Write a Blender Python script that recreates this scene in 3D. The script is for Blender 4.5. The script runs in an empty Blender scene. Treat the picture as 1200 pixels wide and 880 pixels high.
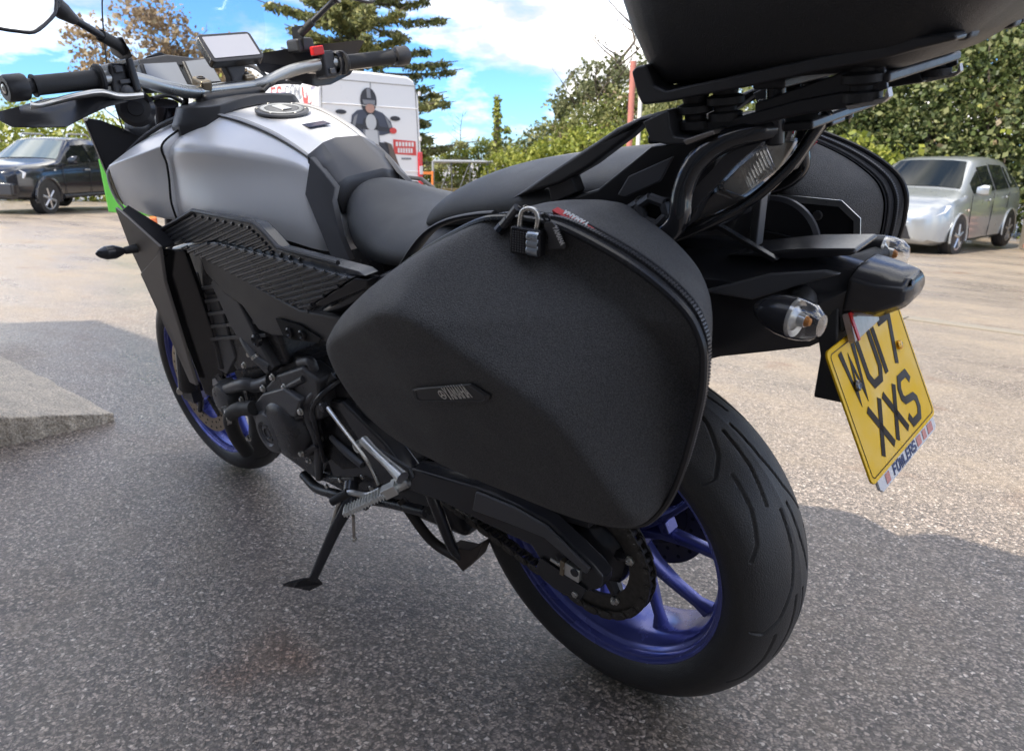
import bpy, bmesh, math, random
from mathutils import Vector, Matrix, noise as mnoise
import numpy as np
R = math.radians
sc = bpy.context.scene
col = sc.collection

# ------------------------------------------------------------------ camera
cam_d = bpy.data.cameras.new('camera'); cam = bpy.data.objects.new('camera', cam_d); col.objects.link(cam)
sc.camera = cam
yaw, pit, rol = R(-48.02), R(-15.615), R(0.7595)
Fw = Vector((math.cos(yaw)*math.cos(pit), math.sin(yaw)*math.cos(pit), math.sin(pit)))
R0 = Vector((math.sin(yaw), -math.cos(yaw), 0)); U0 = R0.cross(Fw)
Rt = R0*math.cos(rol)+U0*math.sin(rol); Ut = U0*math.cos(rol)-R0*math.sin(rol)
m = Matrix((Rt, Ut, -Fw)).transposed().to_4x4(); m.translation = Vector((-0.6622, 1.0920, 0.9199))
cam.matrix_world = m
cam_d.sensor_width = 36.0; cam_d.lens = 890.2/1200*36; cam_d.clip_start = 0.05; cam_d.clip_end = 4000
cam_d.dof.use_dof = True; cam_d.dof.focus_distance = 1.2; cam_d.dof.aperture_fstop = 10
LEAN = R(10.40)

# ------------------------------------------------------------------ sky, sun, exposure
SUN_EL, SUN_AZ = R(52), R(84)          # azimuth measured from +X towards +Y
w = bpy.data.worlds.new('World'); sc.world = w; w.use_nodes = True
nt = w.node_tree; nt.nodes.clear()
def N(t, **k):
    n = nt.nodes.new(t)
    for a, b in k.items(): setattr(n, a, b)
    return n
out = N('ShaderNodeOutputWorld'); bg = N('ShaderNodeBackground'); bg.inputs['Strength'].default_value = 0.15
sky = N('ShaderNodeTexSky', sky_type='NISHITA', sun_disc=False, sun_elevation=SUN_EL, sun_rotation=R(90)-SUN_AZ)
sky.air_density = 1.0; sky.dust_density = 0.3; sky.ozone_density = 4.0
tc = N('ShaderNodeTexCoord'); mp = N('ShaderNodeMapping'); mp.inputs['Scale'].default_value = (1, 1, 2.6); mp.inputs['Location'].default_value = (8.26, 7.2, 2.3)
nz = N('ShaderNodeTexNoise'); nz.inputs['Scale'].default_value = 3.6; nz.inputs['Detail'].default_value = 9; nz.inputs['Roughness'].default_value = .58
rp = N('ShaderNodeValToRGB'); rp.color_ramp.elements[0].position = .42; rp.color_ramp.elements[1].position = .56
nz2 = N('ShaderNodeTexNoise'); nz2.inputs['Scale'].default_value = 6; nz2.inputs['Detail'].default_value = 6
rp2 = N('ShaderNodeValToRGB'); rp2.color_ramp.elements[0].position = .44; rp2.color_ramp.elements[1].position = .70
rp2.color_ramp.elements[0].color = (1.75, 1.83, 1.9, 1); rp2.color_ramp.elements[1].color = (8.6, 8.25, 7.75, 1)
mx = N('ShaderNodeMix', data_type='RGBA')
L = nt.links.new
L(tc.outputs['Generated'], mp.inputs['Vector']); L(mp.outputs[0], nz.inputs['Vector']); L(mp.outputs[0], nz2.inputs['Vector'])
L(nz.outputs['Fac'], rp.inputs[0]); L(nz2.outputs['Fac'], rp2.inputs[0])
L(rp.outputs[0], mx.inputs['Factor']); tint = N('ShaderNodeMix', data_type='RGBA', blend_type='MULTIPLY'); tint.inputs['Factor'].default_value = 1; tint.inputs['B'].default_value = (.20, .33, .50, 1)
L(sky.outputs[0], tint.inputs['A']); L(tint.outputs['Result'], mx.inputs['A']); L(rp2.outputs[0], mx.inputs['B'])
L(mx.outputs['Result'], bg.inputs['Color']); L(bg.outputs[0], out.inputs['Surface'])
sd = bpy.data.lights.new('sun', 'SUN'); sd.energy = 2.0; sd.angle = R(0.6); sd.color = (1, .915, .79)
sun = bpy.data.objects.new('sun', sd); col.objects.link(sun)
sdir = Vector((math.cos(SUN_EL)*math.cos(SUN_AZ), math.cos(SUN_EL)*math.sin(SUN_AZ), math.sin(SUN_EL)))
sun.rotation_euler = sdir.to_track_quat('Z', 'Y').to_euler(); sun.location = (0, 0, 30)
cy = sc.cycles; cy.max_bounces = 7; cy.diffuse_bounces = 3; cy.glossy_bounces = 3; cy.transmission_bounces = 6; cy.transparent_max_bounces = 6; cy.caustics_reflective = False; cy.caustics_refractive = False
sc.view_settings.view_transform = 'Standard'; sc.view_settings.look = 'None'; sc.view_settings.gamma = 1
sc.view_settings.use_curve_mapping = False; sc.view_settings.exposure = 1.84

# ------------------------------------------------------------------ materials
MATS = {}
def mat(name, base, rough=.5, metal=0.0, var=0.0, vscale=8, bump=0.0, bscale=200, coat=0.0, trans=0.0, alpha=1.0, spec=.5, rvar=0.12, emit=None, sheen=0, grain=0, gscale=700, bdist=.002):
    if name in MATS: return MATS[name]
    mt = bpy.data.materials.new(name); mt.use_nodes = True
    t = mt.node_tree; b = t.nodes['Principled BSDF']; l = t.links.new
    c = (base[0], base[1], base[2], 1)
    b.inputs['Base Color'].default_value = c; b.inputs['Roughness'].default_value = rough; b.inputs['Metallic'].default_value = metal
    b.inputs['Specular IOR Level'].default_value = spec; b.inputs['Coat Weight'].default_value = coat; b.inputs['Coat Roughness'].default_value = .08
    b.inputs['Transmission Weight'].default_value = trans; b.inputs['Alpha'].default_value = alpha
    if sheen: b.inputs['Sheen Weight'].default_value = sheen; b.inputs['Sheen Roughness'].default_value = .4
    tc = t.nodes.new('ShaderNodeTexCoord')
    n = t.nodes.new('ShaderNodeTexNoise'); n.inputs['Scale'].default_value = vscale; n.inputs['Detail'].default_value = 6
    l(tc.outputs['Object'], n.inputs['Vector'])
    if var:
        mxn = t.nodes.new('ShaderNodeMix'); mxn.data_type = 'RGBA'
        mxn.inputs['A'].default_value = [max(0, x*(1-var)) for x in base]+[1]; mxn.inputs['B'].default_value = [min(1, x*(1+var)) for x in base]+[1]
        l(n.outputs['Fac'], mxn.inputs['Factor']); l(mxn.outputs['Result'], b.inputs['Base Color'])
    if grain:
        n3 = t.nodes.new('ShaderNodeTexNoise'); n3.inputs['Scale'].default_value = gscale; n3.inputs['Detail'].default_value = 2; l(tc.outputs['Object'], n3.inputs['Vector'])
        gm = t.nodes.new('ShaderNodeMapRange'); gm.inputs['From Min'].default_value = .3; gm.inputs['From Max'].default_value = .7; gm.inputs['To Min'].default_value = 1-grain; gm.inputs['To Max'].default_value = 1+grain; l(n3.outputs['Fac'], gm.inputs['Value'])
        gx = t.nodes.new('ShaderNodeMix'); gx.data_type = 'RGBA'; gx.blend_type = 'MULTIPLY'; gx.inputs['Factor'].default_value = 1; gx.inputs['A'].default_value = c
        if var: l(mxn.outputs['Result'], gx.inputs['A'])
        l(gm.outputs[0], gx.inputs['B']); l(gx.outputs['Result'], b.inputs['Base Color'])
    if rvar:
        mr = t.nodes.new('ShaderNodeMapRange'); mr.inputs['From Min'].default_value = .3; mr.inputs['From Max'].default_value = .7
        mr.inputs['To Min'].default_value = max(.02, rough-rvar*rough*2); mr.inputs['To Max'].default_value = min(1, rough+rvar*rough*2)
        l(n.outputs['Fac'], mr.inputs['Value']); l(mr.outputs[0], b.inputs['Roughness'])
    if bump:
        n2 = t.nodes.new('ShaderNodeTexNoise'); n2.inputs['Scale'].default_value = bscale; n2.inputs['Detail'].default_value = 3
        l(tc.outputs['Object'], n2.inputs['Vector'])
        bp = t.nodes.new('ShaderNodeBump'); bp.inputs['Strength'].default_value = bump; bp.inputs['Distance'].default_value = bdist
        l(n2.outputs['Fac'], bp.inputs['Height']); l(bp.outputs[0], b.inputs['Normal'])
    if emit: b.inputs['Emission Color'].default_value = (*emit[:3], 1); b.inputs['Emission Strength'].default_value = emit[3]
    MATS[name] = mt; return mt
BLACK = mat('black plastic', (.038, .038, .041), .36, var=.2, vscale=15, bump=.3, bscale=900)
SATIN = mat('satin black', (.033, .033, .037), .22, bump=.04, bscale=400)
GLOSSB = mat('gloss black tube', (.012, .012, .014), .16, coat=.5)
RUBBER = mat('rubber', (.026, .026, .027), .55, var=.3, vscale=14, bump=.3, bscale=600)
TYRE = mat('tyre rubber', (.030, .030, .031), .5, var=.45, vscale=7, bump=.4, bscale=500, grain=.35, gscale=600)
GROOVE = mat('tyre groove', (.006, .006, .006), .8)
CASE = mat('moulded case fabric', (.078, .078, .080), .55, var=.15, vscale=12, bump=.9, bscale=900, grain=.5, gscale=750, spec=.35)
CASED = mat('case zip tape', (.02, .021, .026), .6, bump=.8, bscale=1100, grain=.5, gscale=800)
SEATM = mat('seat vinyl', (.058, .061, .065), .45, bump=.5, bscale=800, grain=.25, gscale=900)
SILVER = mat('matt silver paint', (.84, .845, .855), .35, metal=.4, bump=.015, bscale=2500, rvar=.06)
SILVERD = mat('matt grey side paint', (.45, .455, .465), .36, metal=.5, rvar=.06)
GUN = mat('gunmetal plastic', (.09, .092, .10), .38, bump=.06, bscale=800)
DGREY = mat('dark grey cowl', (.32, .30, .28), .42, metal=.3)
ENGINE = mat('engine black paint', (.040, .040, .044), .27, var=.5, vscale=18, bump=.35, bscale=300)
ENGG = mat('engine grey cover', (.095, .098, .105), .34, var=.3, vscale=20, bump=.12, bscale=500)
STEEL = mat('zinc steel', (.68, .66, .61), .3, metal=1, var=.2, vscale=60)
ALUM = mat('silver aluminium', (.74, .74, .71), .36, metal=1, var=.12, vscale=40, bump=.06, bscale=600)
BRONZE = mat('bronze clamp', (.30, .25, .18), .35, metal=.9, var=.2, vscale=40)
CHAINM = mat('chain steel', (.10, .094, .085), .45, metal=.7, var=.6, vscale=120)
BLUE = mat('blue wheel paint', (.125, .145, .45), .26, metal=.45, coat=.2, var=.18, vscale=14)
DISCM = mat('brake disc', (.30, .24, .17), .34, metal=1, var=.3, vscale=60)
YELLOW = mat('plate yellow', (.86, .52, .0), .5, var=.08, vscale=20, rvar=.2)
PLTXT = mat('plate characters', (.03, .022, .018), .6, spec=.2)
BRASS = mat('brass cap', (.6, .33, .06), .3, metal=.8)
REDM = mat('red label', (.62, .03, .035), .5, bump=.3, bscale=1200)
REDS = mat('red switch', (.65, .02, .02), .4)
WHITE = mat('white print', (.75, .75, .74), .5)
BLUEINK = mat('blue print', (.03, .05, .16), .5)
PALEP = mat('pale strip plastic', (.68, .68, .70), .4)
REDINK = mat('red print', (.55, .06, .05), .5)
BADGE = mat('badge rubber', (.016, .016, .018), .35)
SCREEN = mat('lcd screen', (.33, .35, .38), .22, coat=.3)
GPSS = mat('navigator screen', (.42, .43, .48), .12, coat=.8, rvar=.05)
def thin_clear(name, gl, tint):
    mt = bpy.data.materials.new(name); mt.use_nodes = True; t = mt.node_tree; t.nodes.clear()
    o = t.nodes.new('ShaderNodeOutputMaterial'); a = t.nodes.new('ShaderNodeBsdfTransparent'); g = t.nodes.new('ShaderNodeBsdfGlossy'); f = t.nodes.new('ShaderNodeLayerWeight'); mr = t.nodes.new('ShaderNodeMapRange'); mx = t.nodes.new('ShaderNodeMixShader')
    f.inputs[0].default_value = .35; mr.inputs['To Min'].default_value = gl; mr.inputs['To Max'].default_value = .75; g.inputs['Roughness'].default_value = .06; a.inputs[0].default_value = (*tint, 1)
    t.links.new(f.outputs['Facing'], mr.inputs['Value']); t.links.new(mr.outputs[0], mx.inputs[0]); t.links.new(a.outputs[0], mx.inputs[1]); t.links.new(g.outputs[0], mx.inputs[2]); t.links.new(mx.outputs[0], o.inputs[0]); return mt
GLASS = thin_clear('clear lens', .07, (.95, .95, .95))
LENSIN = mat('lens reflector', (.8, .77, .72), .22, metal=.55, var=.3, vscale=150)
AMBER = mat('amber bulb', (.6, .22, .03), .2)
TAILIN = mat('tail lamp reflector', (.85, .74, .62), .3, metal=.15, var=.3, vscale=60)
ORANGE = mat('orange sticker', (.6, .16, .05), .4)
def carbon_mat():
    mt = mat('ribbed carbon look', (.062, .067, .075), .28, coat=.3)
    return mt
CARBON = carbon_mat()
FRAME = mat('frame casting black', (.062, .062, .066), .34, var=.2, vscale=20, bump=.3, bscale=500)
def windscreen_mat():
    mt = bpy.data.materials.new('clear screen'); mt.use_nodes = True; t = mt.node_tree; t.nodes.clear()
    o = t.nodes.new('ShaderNodeOutputMaterial'); a = t.nodes.new('ShaderNodeBsdfTransparent'); g = t.nodes.new('ShaderNodeBsdfGlossy'); mx = t.nodes.new('ShaderNodeMixShader')
    g.inputs['Roughness'].default_value = .05; mx.inputs[0].default_value = .05; a.inputs[0].default_value = (.95, .96, .97, 1)
    t.links.new(a.outputs[0], mx.inputs[1]); t.links.new(g.outputs[0], mx.inputs[2]); t.links.new(mx.outputs[0], o.inputs[0]); return mt
SCREENG = windscreen_mat()

# ------------------------------------------------------------------ helpers
ORG = Vector((0, 0, 0))                      # base of the thing being built, in its own frame
def link(name, me, mt, parent, smooth=40, bevel=0, seg=2, subsurf=0, kind=None):
    o = bpy.data.objects.new(name, me); col.objects.link(o)
    if mt is not None:
        me.materials.clear(); me.materials.append(mt)
    if smooth:
        for p in me.polygons: p.use_smooth = True
        if smooth < 180: me.set_sharp_from_angle(angle=R(smooth))
    if bevel:
        md = o.modifiers.new('bevel', 'BEVEL'); md.width = bevel; md.segments = seg; md.limit_method = 'ANGLE'; md.angle_limit = R(30); md.use_clamp_overlap = True; md.harden_normals = True
    if subsurf:
        md = o.modifiers.new('sub', 'SUBSURF'); md.levels = subsurf; md.render_levels = subsurf
    if parent is not None: o.parent = parent
    if kind: o['kind'] = kind
    return o
def M(name, vs, fs, mt, parent=None, **k):
    me = bpy.data.meshes.new(name)
    me.from_pydata([tuple(Vector(v)-ORG) for v in vs], [], fs)
    bm = bmesh.new(); bm.from_mesh(me)
    if k.pop('weld', True): bmesh.ops.remove_doubles(bm, verts=bm.verts, dist=1e-6)
    bmesh.ops.recalc_face_normals(bm, faces=bm.faces); bm.to_mesh(me); bm.free()
    return link(name, me, mt, parent, **k)
class G:                                     # collects shapes into one mesh
    def __init__(s): s.v = []; s.f = []
    def add(s, vs, fs):
        b = len(s.v); s.v += [tuple(v) for v in vs]; s.f += [tuple(i+b for i in f) for f in fs]; return s
    def build(s, name, mt, parent=None, **k): return M(name, s.v, s.f, mt, parent, **k)
def frame_of(d):
    d = Vector(d).normalized(); a = Vector((0, 0, 1)) if abs(d.z) < .9 else Vector((1, 0, 0))
    u = a.cross(d).normalized(); return u, d.cross(u), d
def smooth_path(pts, n=6):
    P = [Vector(p) for p in pts]
    if len(P) < 3: return P
    Q = [P[0]*2-P[1]]+P+[P[-1]*2-P[-2]]; o = []
    for i in range(1, len(Q)-2):
        for k in range(n):
            t = k/n; a, b, c, d = Q[i-1], Q[i], Q[i+1], Q[i+2]
            o.append(.5*((2*b)+(c-a)*t+(2*a-5*b+4*c-d)*t*t+(3*b-a-3*c+d)*t**3))
    o.append(P[-1]); return o
def g_tube(g, pts, r, n=10, sm=0, caps=True, flat=None):
    P = smooth_path(pts, sm) if sm else [Vector(p) for p in pts]
    if not isinstance(r, (list, tuple)): rr = [r]*len(P)
    else:
        rr = [r[min(len(r)-1, int(i/(len(P)-1)*(len(r)-1)))]*(1-((i/(len(P)-1)*(len(r)-1)) % 1))+r[min(len(r)-1, int(i/(len(P)-1)*(len(r)-1))+1)]*((i/(len(P)-1)*(len(r)-1)) % 1) for i in range(len(P))]
    vs, fs = [], []; u = None
    for i, p in enumerate(P):
        d = (P[min(i+1, len(P)-1)]-P[max(i-1, 0)]).normalized()
        if u is None: u, v, _ = frame_of(d)
        else:
            u = (u-d*u.dot(d)).normalized(); v = d.cross(u)
        for k in range(n):
            a = 2*math.pi*k/n
            vs.append(p+(u*math.cos(a)+v*math.sin(a)*(flat or 1))*rr[i])
    for i in range(len(P)-1):
        for k in range(n): fs.append((i*n+k, i*n+(k+1) % n, (i+1)*n+(k+1) % n, (i+1)*n+k))
    if caps: fs.append(tuple(range(n-1, -1, -1))); fs.append(tuple(range((len(P)-1)*n, len(P)*n)))
    return g.add(vs, fs)
def tube(name, pts, r, mt, parent, n=10, sm=6, **k):
    g = G(); g_tube(g, pts, r, n, sm if len(pts) > 2 else 0, flat=k.pop('flat', None)); return g.build(name, mt, parent, **k)
def g_lathe(g, o, ax, prof, n=40, a0=0, a1=2*math.pi):
    u, v, d = frame_of(ax); o = Vector(o); full = abs(a1-a0-2*math.pi) < 1e-6; m_ = n if full else n+1
    vs = []; fs = []
    for r, h in prof:
        for k in range(m_):
            a = a0+(a1-a0)*k/n; vs.append(o+d*h+(u*math.cos(a)+v*math.sin(a))*max(r, 1e-5))
    for i in range(len(prof)-1):
        for k in range(n):
            k2 = (k+1) % m_
            fs.append((i*m_+k, i*m_+k2, (i+1)*m_+k2, (i+1)*m_+k))
    return g.add(vs, fs)
def lathe(name, o, ax, prof, mt, parent, n=40, **k):
    g = G(); g_lathe(g, o, ax, prof, n); return g.build(name, mt, parent, **k)
def cyl_prof(r, h, c=.0015): return [(0, 0), (r-c, 0), (r, c), (r, h-c), (r-c, h), (0, h)]
def g_prism(g, poly, ext):
    n = len(poly); e = Vector(ext); vs = [Vector(p) for p in poly]+[Vector(p)+e for p in poly]
    fs = [tuple(range(n)), tuple(range(2*n-1, n-1, -1))]+[(i, (i+1) % n, n+(i+1) % n, n+i) for i in range(n)]
    return g.add(vs, fs)
def prism(name, poly, ext, mt, parent, bevel=.003, **k):
    g = G(); g_prism(g, poly, ext); return g.build(name, mt, parent, bevel=bevel, **k)
def g_box(g, c, s, rot=None):
    vs = []
    for i in (-1, 1):
        for j in (-1, 1):
            for k in (-1, 1):
                p = Vector((i*s[0]/2, j*s[1]/2, k*s[2]/2))
                if rot is not None: p = rot @ p
                vs.append(Vector(c)+p)
    return g.add(vs, [(0, 1, 3, 2), (4, 6, 7, 5), (0, 4, 5, 1), (2, 3, 7, 6), (0, 2, 6, 4), (1, 5, 7, 3)])
def box(name, c, s, mt, parent, rot=None, bevel=.003, **k):
    g = G(); g_box(g, c, s, rot); return g.build(name, mt, parent, bevel=bevel, **k)
def g_loft(g, loops, closed=True, caps=True):
    n = len(loops[0]); vs = [p for l in loops for p in l]; fs = []
    for i in range(len(loops)-1):
        for k in range(n if closed else n-1): fs.append((i*n+k, i*n+(k+1) % n, (i+1)*n+(k+1) % n, (i+1)*n+k))
    if caps and closed: fs.append(tuple(range(n-1, -1, -1))); fs.append(tuple(range((len(loops)-1)*n, len(loops)*n)))
    return g.add(vs, fs)
def loft(name, loops, mt, parent, closed=True, caps=True, **k):
    g = G(); g_loft(g, loops, closed, caps); return g.build(name, mt, parent, **k)
def rot_from(xd, zd):
    x = Vector(xd).normalized(); z = Vector(zd); z = (z-x*z.dot(x)).normalized(); y = z.cross(x)
    return Matrix((x, y, z)).transposed()
def mirror_pts(pts): return [(p[0], -p[1], p[2]) for p in pts]
def rrect(hx, hy, r, n=5):
    o = []
    for cx, cy, a0 in ((hx-r, hy-r, 0), (-hx+r, hy-r, 90), (-hx+r, -hy+r, 180), (hx-r, -hy+r, 270)):
        for k in range(n+1):
            a = R(a0+90*k/n); o.append((cx+r*math.cos(a), cy+r*math.sin(a)))
    return o
def thing(name, label, cat, loc=(0, 0, 0), rot=(0, 0, 0), group=None):
    o = bpy.data.objects.new(name, None); col.objects.link(o); o.empty_display_size = .1
    o.location = loc; o.rotation_euler = rot; o['label'] = label; o['category'] = cat
    if group: o['group'] = group
    return o
def tag(o, label, cat, group=None):
    o['label'] = label; o['category'] = cat
    if group: o['group'] = group
    return o
def b2w(p):
    c, s = math.cos(LEAN), math.sin(LEAN); return (p[0], p[1]*c+p[2]*s, -p[1]*s+p[2]*c+.004)
def lean_thing(name, label, cat, base, group=None):   # a thing carried by the leaning motorcycle
    global ORG
    ORG = Vector(base); return thing(name, label, cat, b2w(base), (-LEAN, 0, 0), group)
# stroke lettering ---------------------------------------------------
GLY = {
 'A': [[(0, 0), (.5, 1), (1, 0)], [(.18, .34), (.82, .34)]], 'Y': [[(0, 1), (.5, .48), (1, 1)], [(.5, .48), (.5, 0)]],
 'M': [[(0, 0), (0, 1), (.5, .35), (1, 1), (1, 0)]], 'H': [[(0, 0), (0, 1)], [(1, 0), (1, 1)], [(0, .5), (1, .5)]],
 'W': [[(0, 1), (.25, 0), (.5, .72), (.75, 0), (1, 1)]], 'U': [[(0, 1), (0, .22), (.22, 0), (.78, 0), (1, .22), (1, 1)]],
 '1': [[(.5, 0), (.5, 1)]], '7': [[(0, 1), (1, 1), (.42, 0)]], 'X': [[(0, 0), (1, 1)], [(0, 1), (1, 0)]],
 'S': [[(1, .8), (.82, 1), (.2, 1), (0, .82), (0, .62), (.15, .52), (.85, .46), (1, .36), (1, .18), (.8, 0), (.18, 0), (0, .2)]],
 'F': [[(0, 0), (0, 1), (1, 1)], [(0, .52), (.8, .52)]], 'O': [[(.2, 0), (0, .2), (0, .8), (.2, 1), (.8, 1), (1, .8), (1, .2), (.8, 0), (.2, 0)]],
 'L': [[(0, 1), (0, 0), (1, 0)]], 'E': [[(1, 1), (0, 1), (0, 0), (1, 0)], [(0, .52), (.85, .52)]],
 'R': [[(0, 0), (0, 1), (.8, 1), (1, .82), (1, .64), (.8, .48), (0, .48)], [(.5, .48), (1, 0)]],
 'C': [[(1, .8), (.8, 1), (.2, 1), (0, .8), (0, .2), (.2, 0), (.8, 0), (1, .2)]], 'K': [[(0, 0), (0, 1)], [(1, 1), (0, .45), (1, 0)]],
 'T': [[(0, 1), (1, 1)], [(.5, 1), (.5, 0)]], '.': [[(.4, 0), (.4, .12)]], 'I': [[(.5, 0), (.5, 1)]], 'D': [[(0, 0), (0, 1), (.7, 1), (1, .75), (1, .25), (.7, 0), (0, 0)]],
}
def ribbon(g, pts, wd, th, o, xd, yd, zd):
    n = len(pts); P = [Vector((p[0], p[1])) for p in pts]; Lf, Rg = [], []
    closed = (P[0]-P[-1]).length < 1e-6
    for i in range(n):
        a = P[i-1] if i > 0 else (P[-2] if closed else None); b = P[i+1] if i < n-1 else (P[1] if closed else None)
        d1 = (P[i]-a).normalized() if a is not None else None; d2 = (b-P[i]).normalized() if b is not None else None
        if d1 is None: d1 = d2
        if d2 is None: d2 = d1
        n1 = Vector((-d1.y, d1.x)); n2 = Vector((-d2.y, d2.x)); mm = (n1+n2)
        mm = mm.normalized() if mm.length > 1e-6 else n1
        k = wd/2/max(.45, mm.dot(n1)); Lf.append(P[i]+mm*k); Rg.append(P[i]-mm*k)
    vs = []; fs = []
    for i in range(n):
        for q, h in ((Lf[i], 0), (Rg[i], 0), (Rg[i], th), (Lf[i], th)): vs.append(o+xd*q.x+yd*q.y+zd*h)
    for i in range(n-1):
        b = i*4
        for k in range(4): fs.append((b+k, b+(k+1) % 4, b+4+(k+1) % 4, b+4+k))
    fs += [(0, 1, 2, 3), ((n-1)*4+3, (n-1)*4+2, (n-1)*4+1, (n-1)*4)]
    g.add(vs, fs)
def text_g(g, s, o, xd, yd, h, cw, gap, wd, th=.0004, slant=0):
    xd = Vector(xd).normalized(); yd = Vector(yd).normalized(); zd = xd.cross(yd); x = 0; o = Vector(o)
    for ch in s:
        if ch == ' ': x += cw*.6+gap; continue
        c = cw if ch not in '1I.' else cw*(.25 if ch == '1' else .4)
        for st in GLY[ch]:
            ribbon(g, [(x+(p[0]-(.37 if ch == '1' else 0))*c+slant*p[1]*h, p[1]*h) for p in st], wd, th, o, xd, yd, zd)
        x += c+gap
    return x

# ================================================================== ground
def gz(x, y):
    a = -.0063*min(max(x-3, 0), 30); t = -(y+1.3)
    sp = .5*math.log1p(math.exp(min(40, t/.5))); return a-.034*min(sp, 15)
def ground_mat():
    mt = bpy.data.materials.new('worn tarmac'); mt.use_nodes = True; t = mt.node_tree; b = t.nodes['Principled BSDF']; l = t.links.new
    def nd(ty, **k):
        n = t.nodes.new(ty)
        for a, v in k.items():
            if a in n.inputs: n.inputs[a].default_value = v
            else: setattr(n, a, v)
        return n
    tc = nd('ShaderNodeTexCoord'); co = tc.outputs['Object']
    dn = nd('ShaderNodeTexNoise', Scale=90.0, Detail=2.0); l(co, dn.inputs['Vector']); dm = nd('ShaderNodeMix', data_type='RGBA', blend_type='LINEAR_LIGHT'); dm.inputs['Factor'].default_value = .008; l(co, dm.inputs['A']); l(dn.outputs['Color'], dm.inputs['B'])
    vo = nd('ShaderNodeTexVoronoi', Scale=150.0); l(dm.outputs['Result'], vo.inputs['Vector'])
    vo2 = nd('ShaderNodeTexVoronoi', Scale=330.0); l(co, vo2.inputs['Vector'])
    n1 = nd('ShaderNodeTexNoise', Scale=1.1, Detail=6.0, Roughness=.6); mp = nd('ShaderNodeMapping'); mp.inputs['Scale'].default_value = (.7, 1.6, 1); mp.inputs['Rotation'].default_value = (0, 0, .5); l(co, mp.inputs['Vector']); l(mp.outputs[0], n1.inputs['Vector'])
    n2 = nd('ShaderNodeTexNoise', Scale=7.0, Detail=8.0, Roughness=.65); l(co, n2.inputs['Vector'])
    n3 = nd('ShaderNodeTexNoise', Scale=75.0, Detail=6.0, Roughness=.75); l(co, n3.inputs['Vector'])
    sep = nd('ShaderNodeSeparateColor'); l(vo.outputs['Color'], sep.inputs[0])
    rp = nd('ShaderNodeValToRGB'); e = rp.color_ramp.elements
    e[0].position = 0; e[0].color = (.105, .089, .077, 1); e[1].position = 1; e[1].color = (.78, .70, .62, 1)
    for p, c in ((.28, (.21, .178, .152, 1)), (.55, (.315, .265, .226, 1)), (.80, (.42, .345, .29, 1)), (.92, (.52, .425, .355, 1))):
        q = e.new(p); q.color = c
    l(sep.outputs[0], rp.inputs[0])
    # binder between stones
    d1 = nd('ShaderNodeMapRange'); d1.inputs['From Min'].default_value = .35; d1.inputs['From Max'].default_value = .75; l(vo.outputs['Distance'], d1.inputs['Value'])
    m1 = nd('ShaderNodeMix', data_type='RGBA'); m1.inputs['B'].default_value = (.085, .075, .07, 1); l(d1.outputs[0], m1.inputs['Factor']); l(rp.outputs[0], m1.inputs['A'])
    # pale worn / sandy patches, plus sunlit tan put into the colour past the shadow edge
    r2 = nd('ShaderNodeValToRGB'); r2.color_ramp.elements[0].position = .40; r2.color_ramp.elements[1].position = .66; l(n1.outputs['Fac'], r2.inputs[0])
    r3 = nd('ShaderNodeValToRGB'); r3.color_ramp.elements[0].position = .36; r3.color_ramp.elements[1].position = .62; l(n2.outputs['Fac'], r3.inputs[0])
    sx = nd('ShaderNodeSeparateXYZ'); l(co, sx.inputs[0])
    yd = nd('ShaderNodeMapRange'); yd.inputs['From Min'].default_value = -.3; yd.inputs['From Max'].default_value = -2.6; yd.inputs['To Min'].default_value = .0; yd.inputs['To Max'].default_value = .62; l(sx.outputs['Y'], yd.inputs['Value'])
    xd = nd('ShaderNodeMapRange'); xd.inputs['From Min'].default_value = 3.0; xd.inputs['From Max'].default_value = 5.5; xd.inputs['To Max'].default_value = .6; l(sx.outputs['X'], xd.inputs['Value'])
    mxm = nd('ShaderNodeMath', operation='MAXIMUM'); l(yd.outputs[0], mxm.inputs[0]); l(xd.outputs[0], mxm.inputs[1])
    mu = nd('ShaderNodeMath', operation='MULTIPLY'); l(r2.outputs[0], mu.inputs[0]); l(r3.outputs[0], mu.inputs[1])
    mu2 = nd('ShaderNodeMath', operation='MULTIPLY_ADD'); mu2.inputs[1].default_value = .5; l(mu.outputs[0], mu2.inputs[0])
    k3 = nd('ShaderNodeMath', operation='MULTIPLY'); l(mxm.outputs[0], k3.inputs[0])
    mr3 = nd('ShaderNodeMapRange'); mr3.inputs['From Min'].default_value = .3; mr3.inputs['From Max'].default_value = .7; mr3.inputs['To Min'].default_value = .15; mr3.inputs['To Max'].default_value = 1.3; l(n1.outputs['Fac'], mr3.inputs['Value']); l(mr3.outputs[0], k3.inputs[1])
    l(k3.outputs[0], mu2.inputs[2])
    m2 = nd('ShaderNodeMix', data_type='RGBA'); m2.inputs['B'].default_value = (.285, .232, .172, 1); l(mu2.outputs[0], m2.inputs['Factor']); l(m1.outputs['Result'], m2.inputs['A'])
    # rusty and dark stains
    r4 = nd('ShaderNodeValToRGB'); r4.color_ramp.elements[0].position = .62; r4.color_ramp.elements[1].position = .78; n4 = nd('ShaderNodeTexNoise', Scale=2.6, Detail=4.0); mp4 = nd('ShaderNodeMapping'); mp4.inputs['Location'].default_value = (4, 2, 0); l(co, mp4.inputs[0]); l(mp4.outputs[0], n4.inputs['Vector']); l(n4.outputs['Fac'], r4.inputs[0])
    m3 = nd('ShaderNodeMix', data_type='RGBA', blend_type='MULTIPLY'); m3.inputs['B'].default_value = (.75, .58, .5, 1); l(r4.outputs[0], m3.inputs['Factor']); l(m2.outputs['Result'], m3.inputs['A'])
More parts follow.
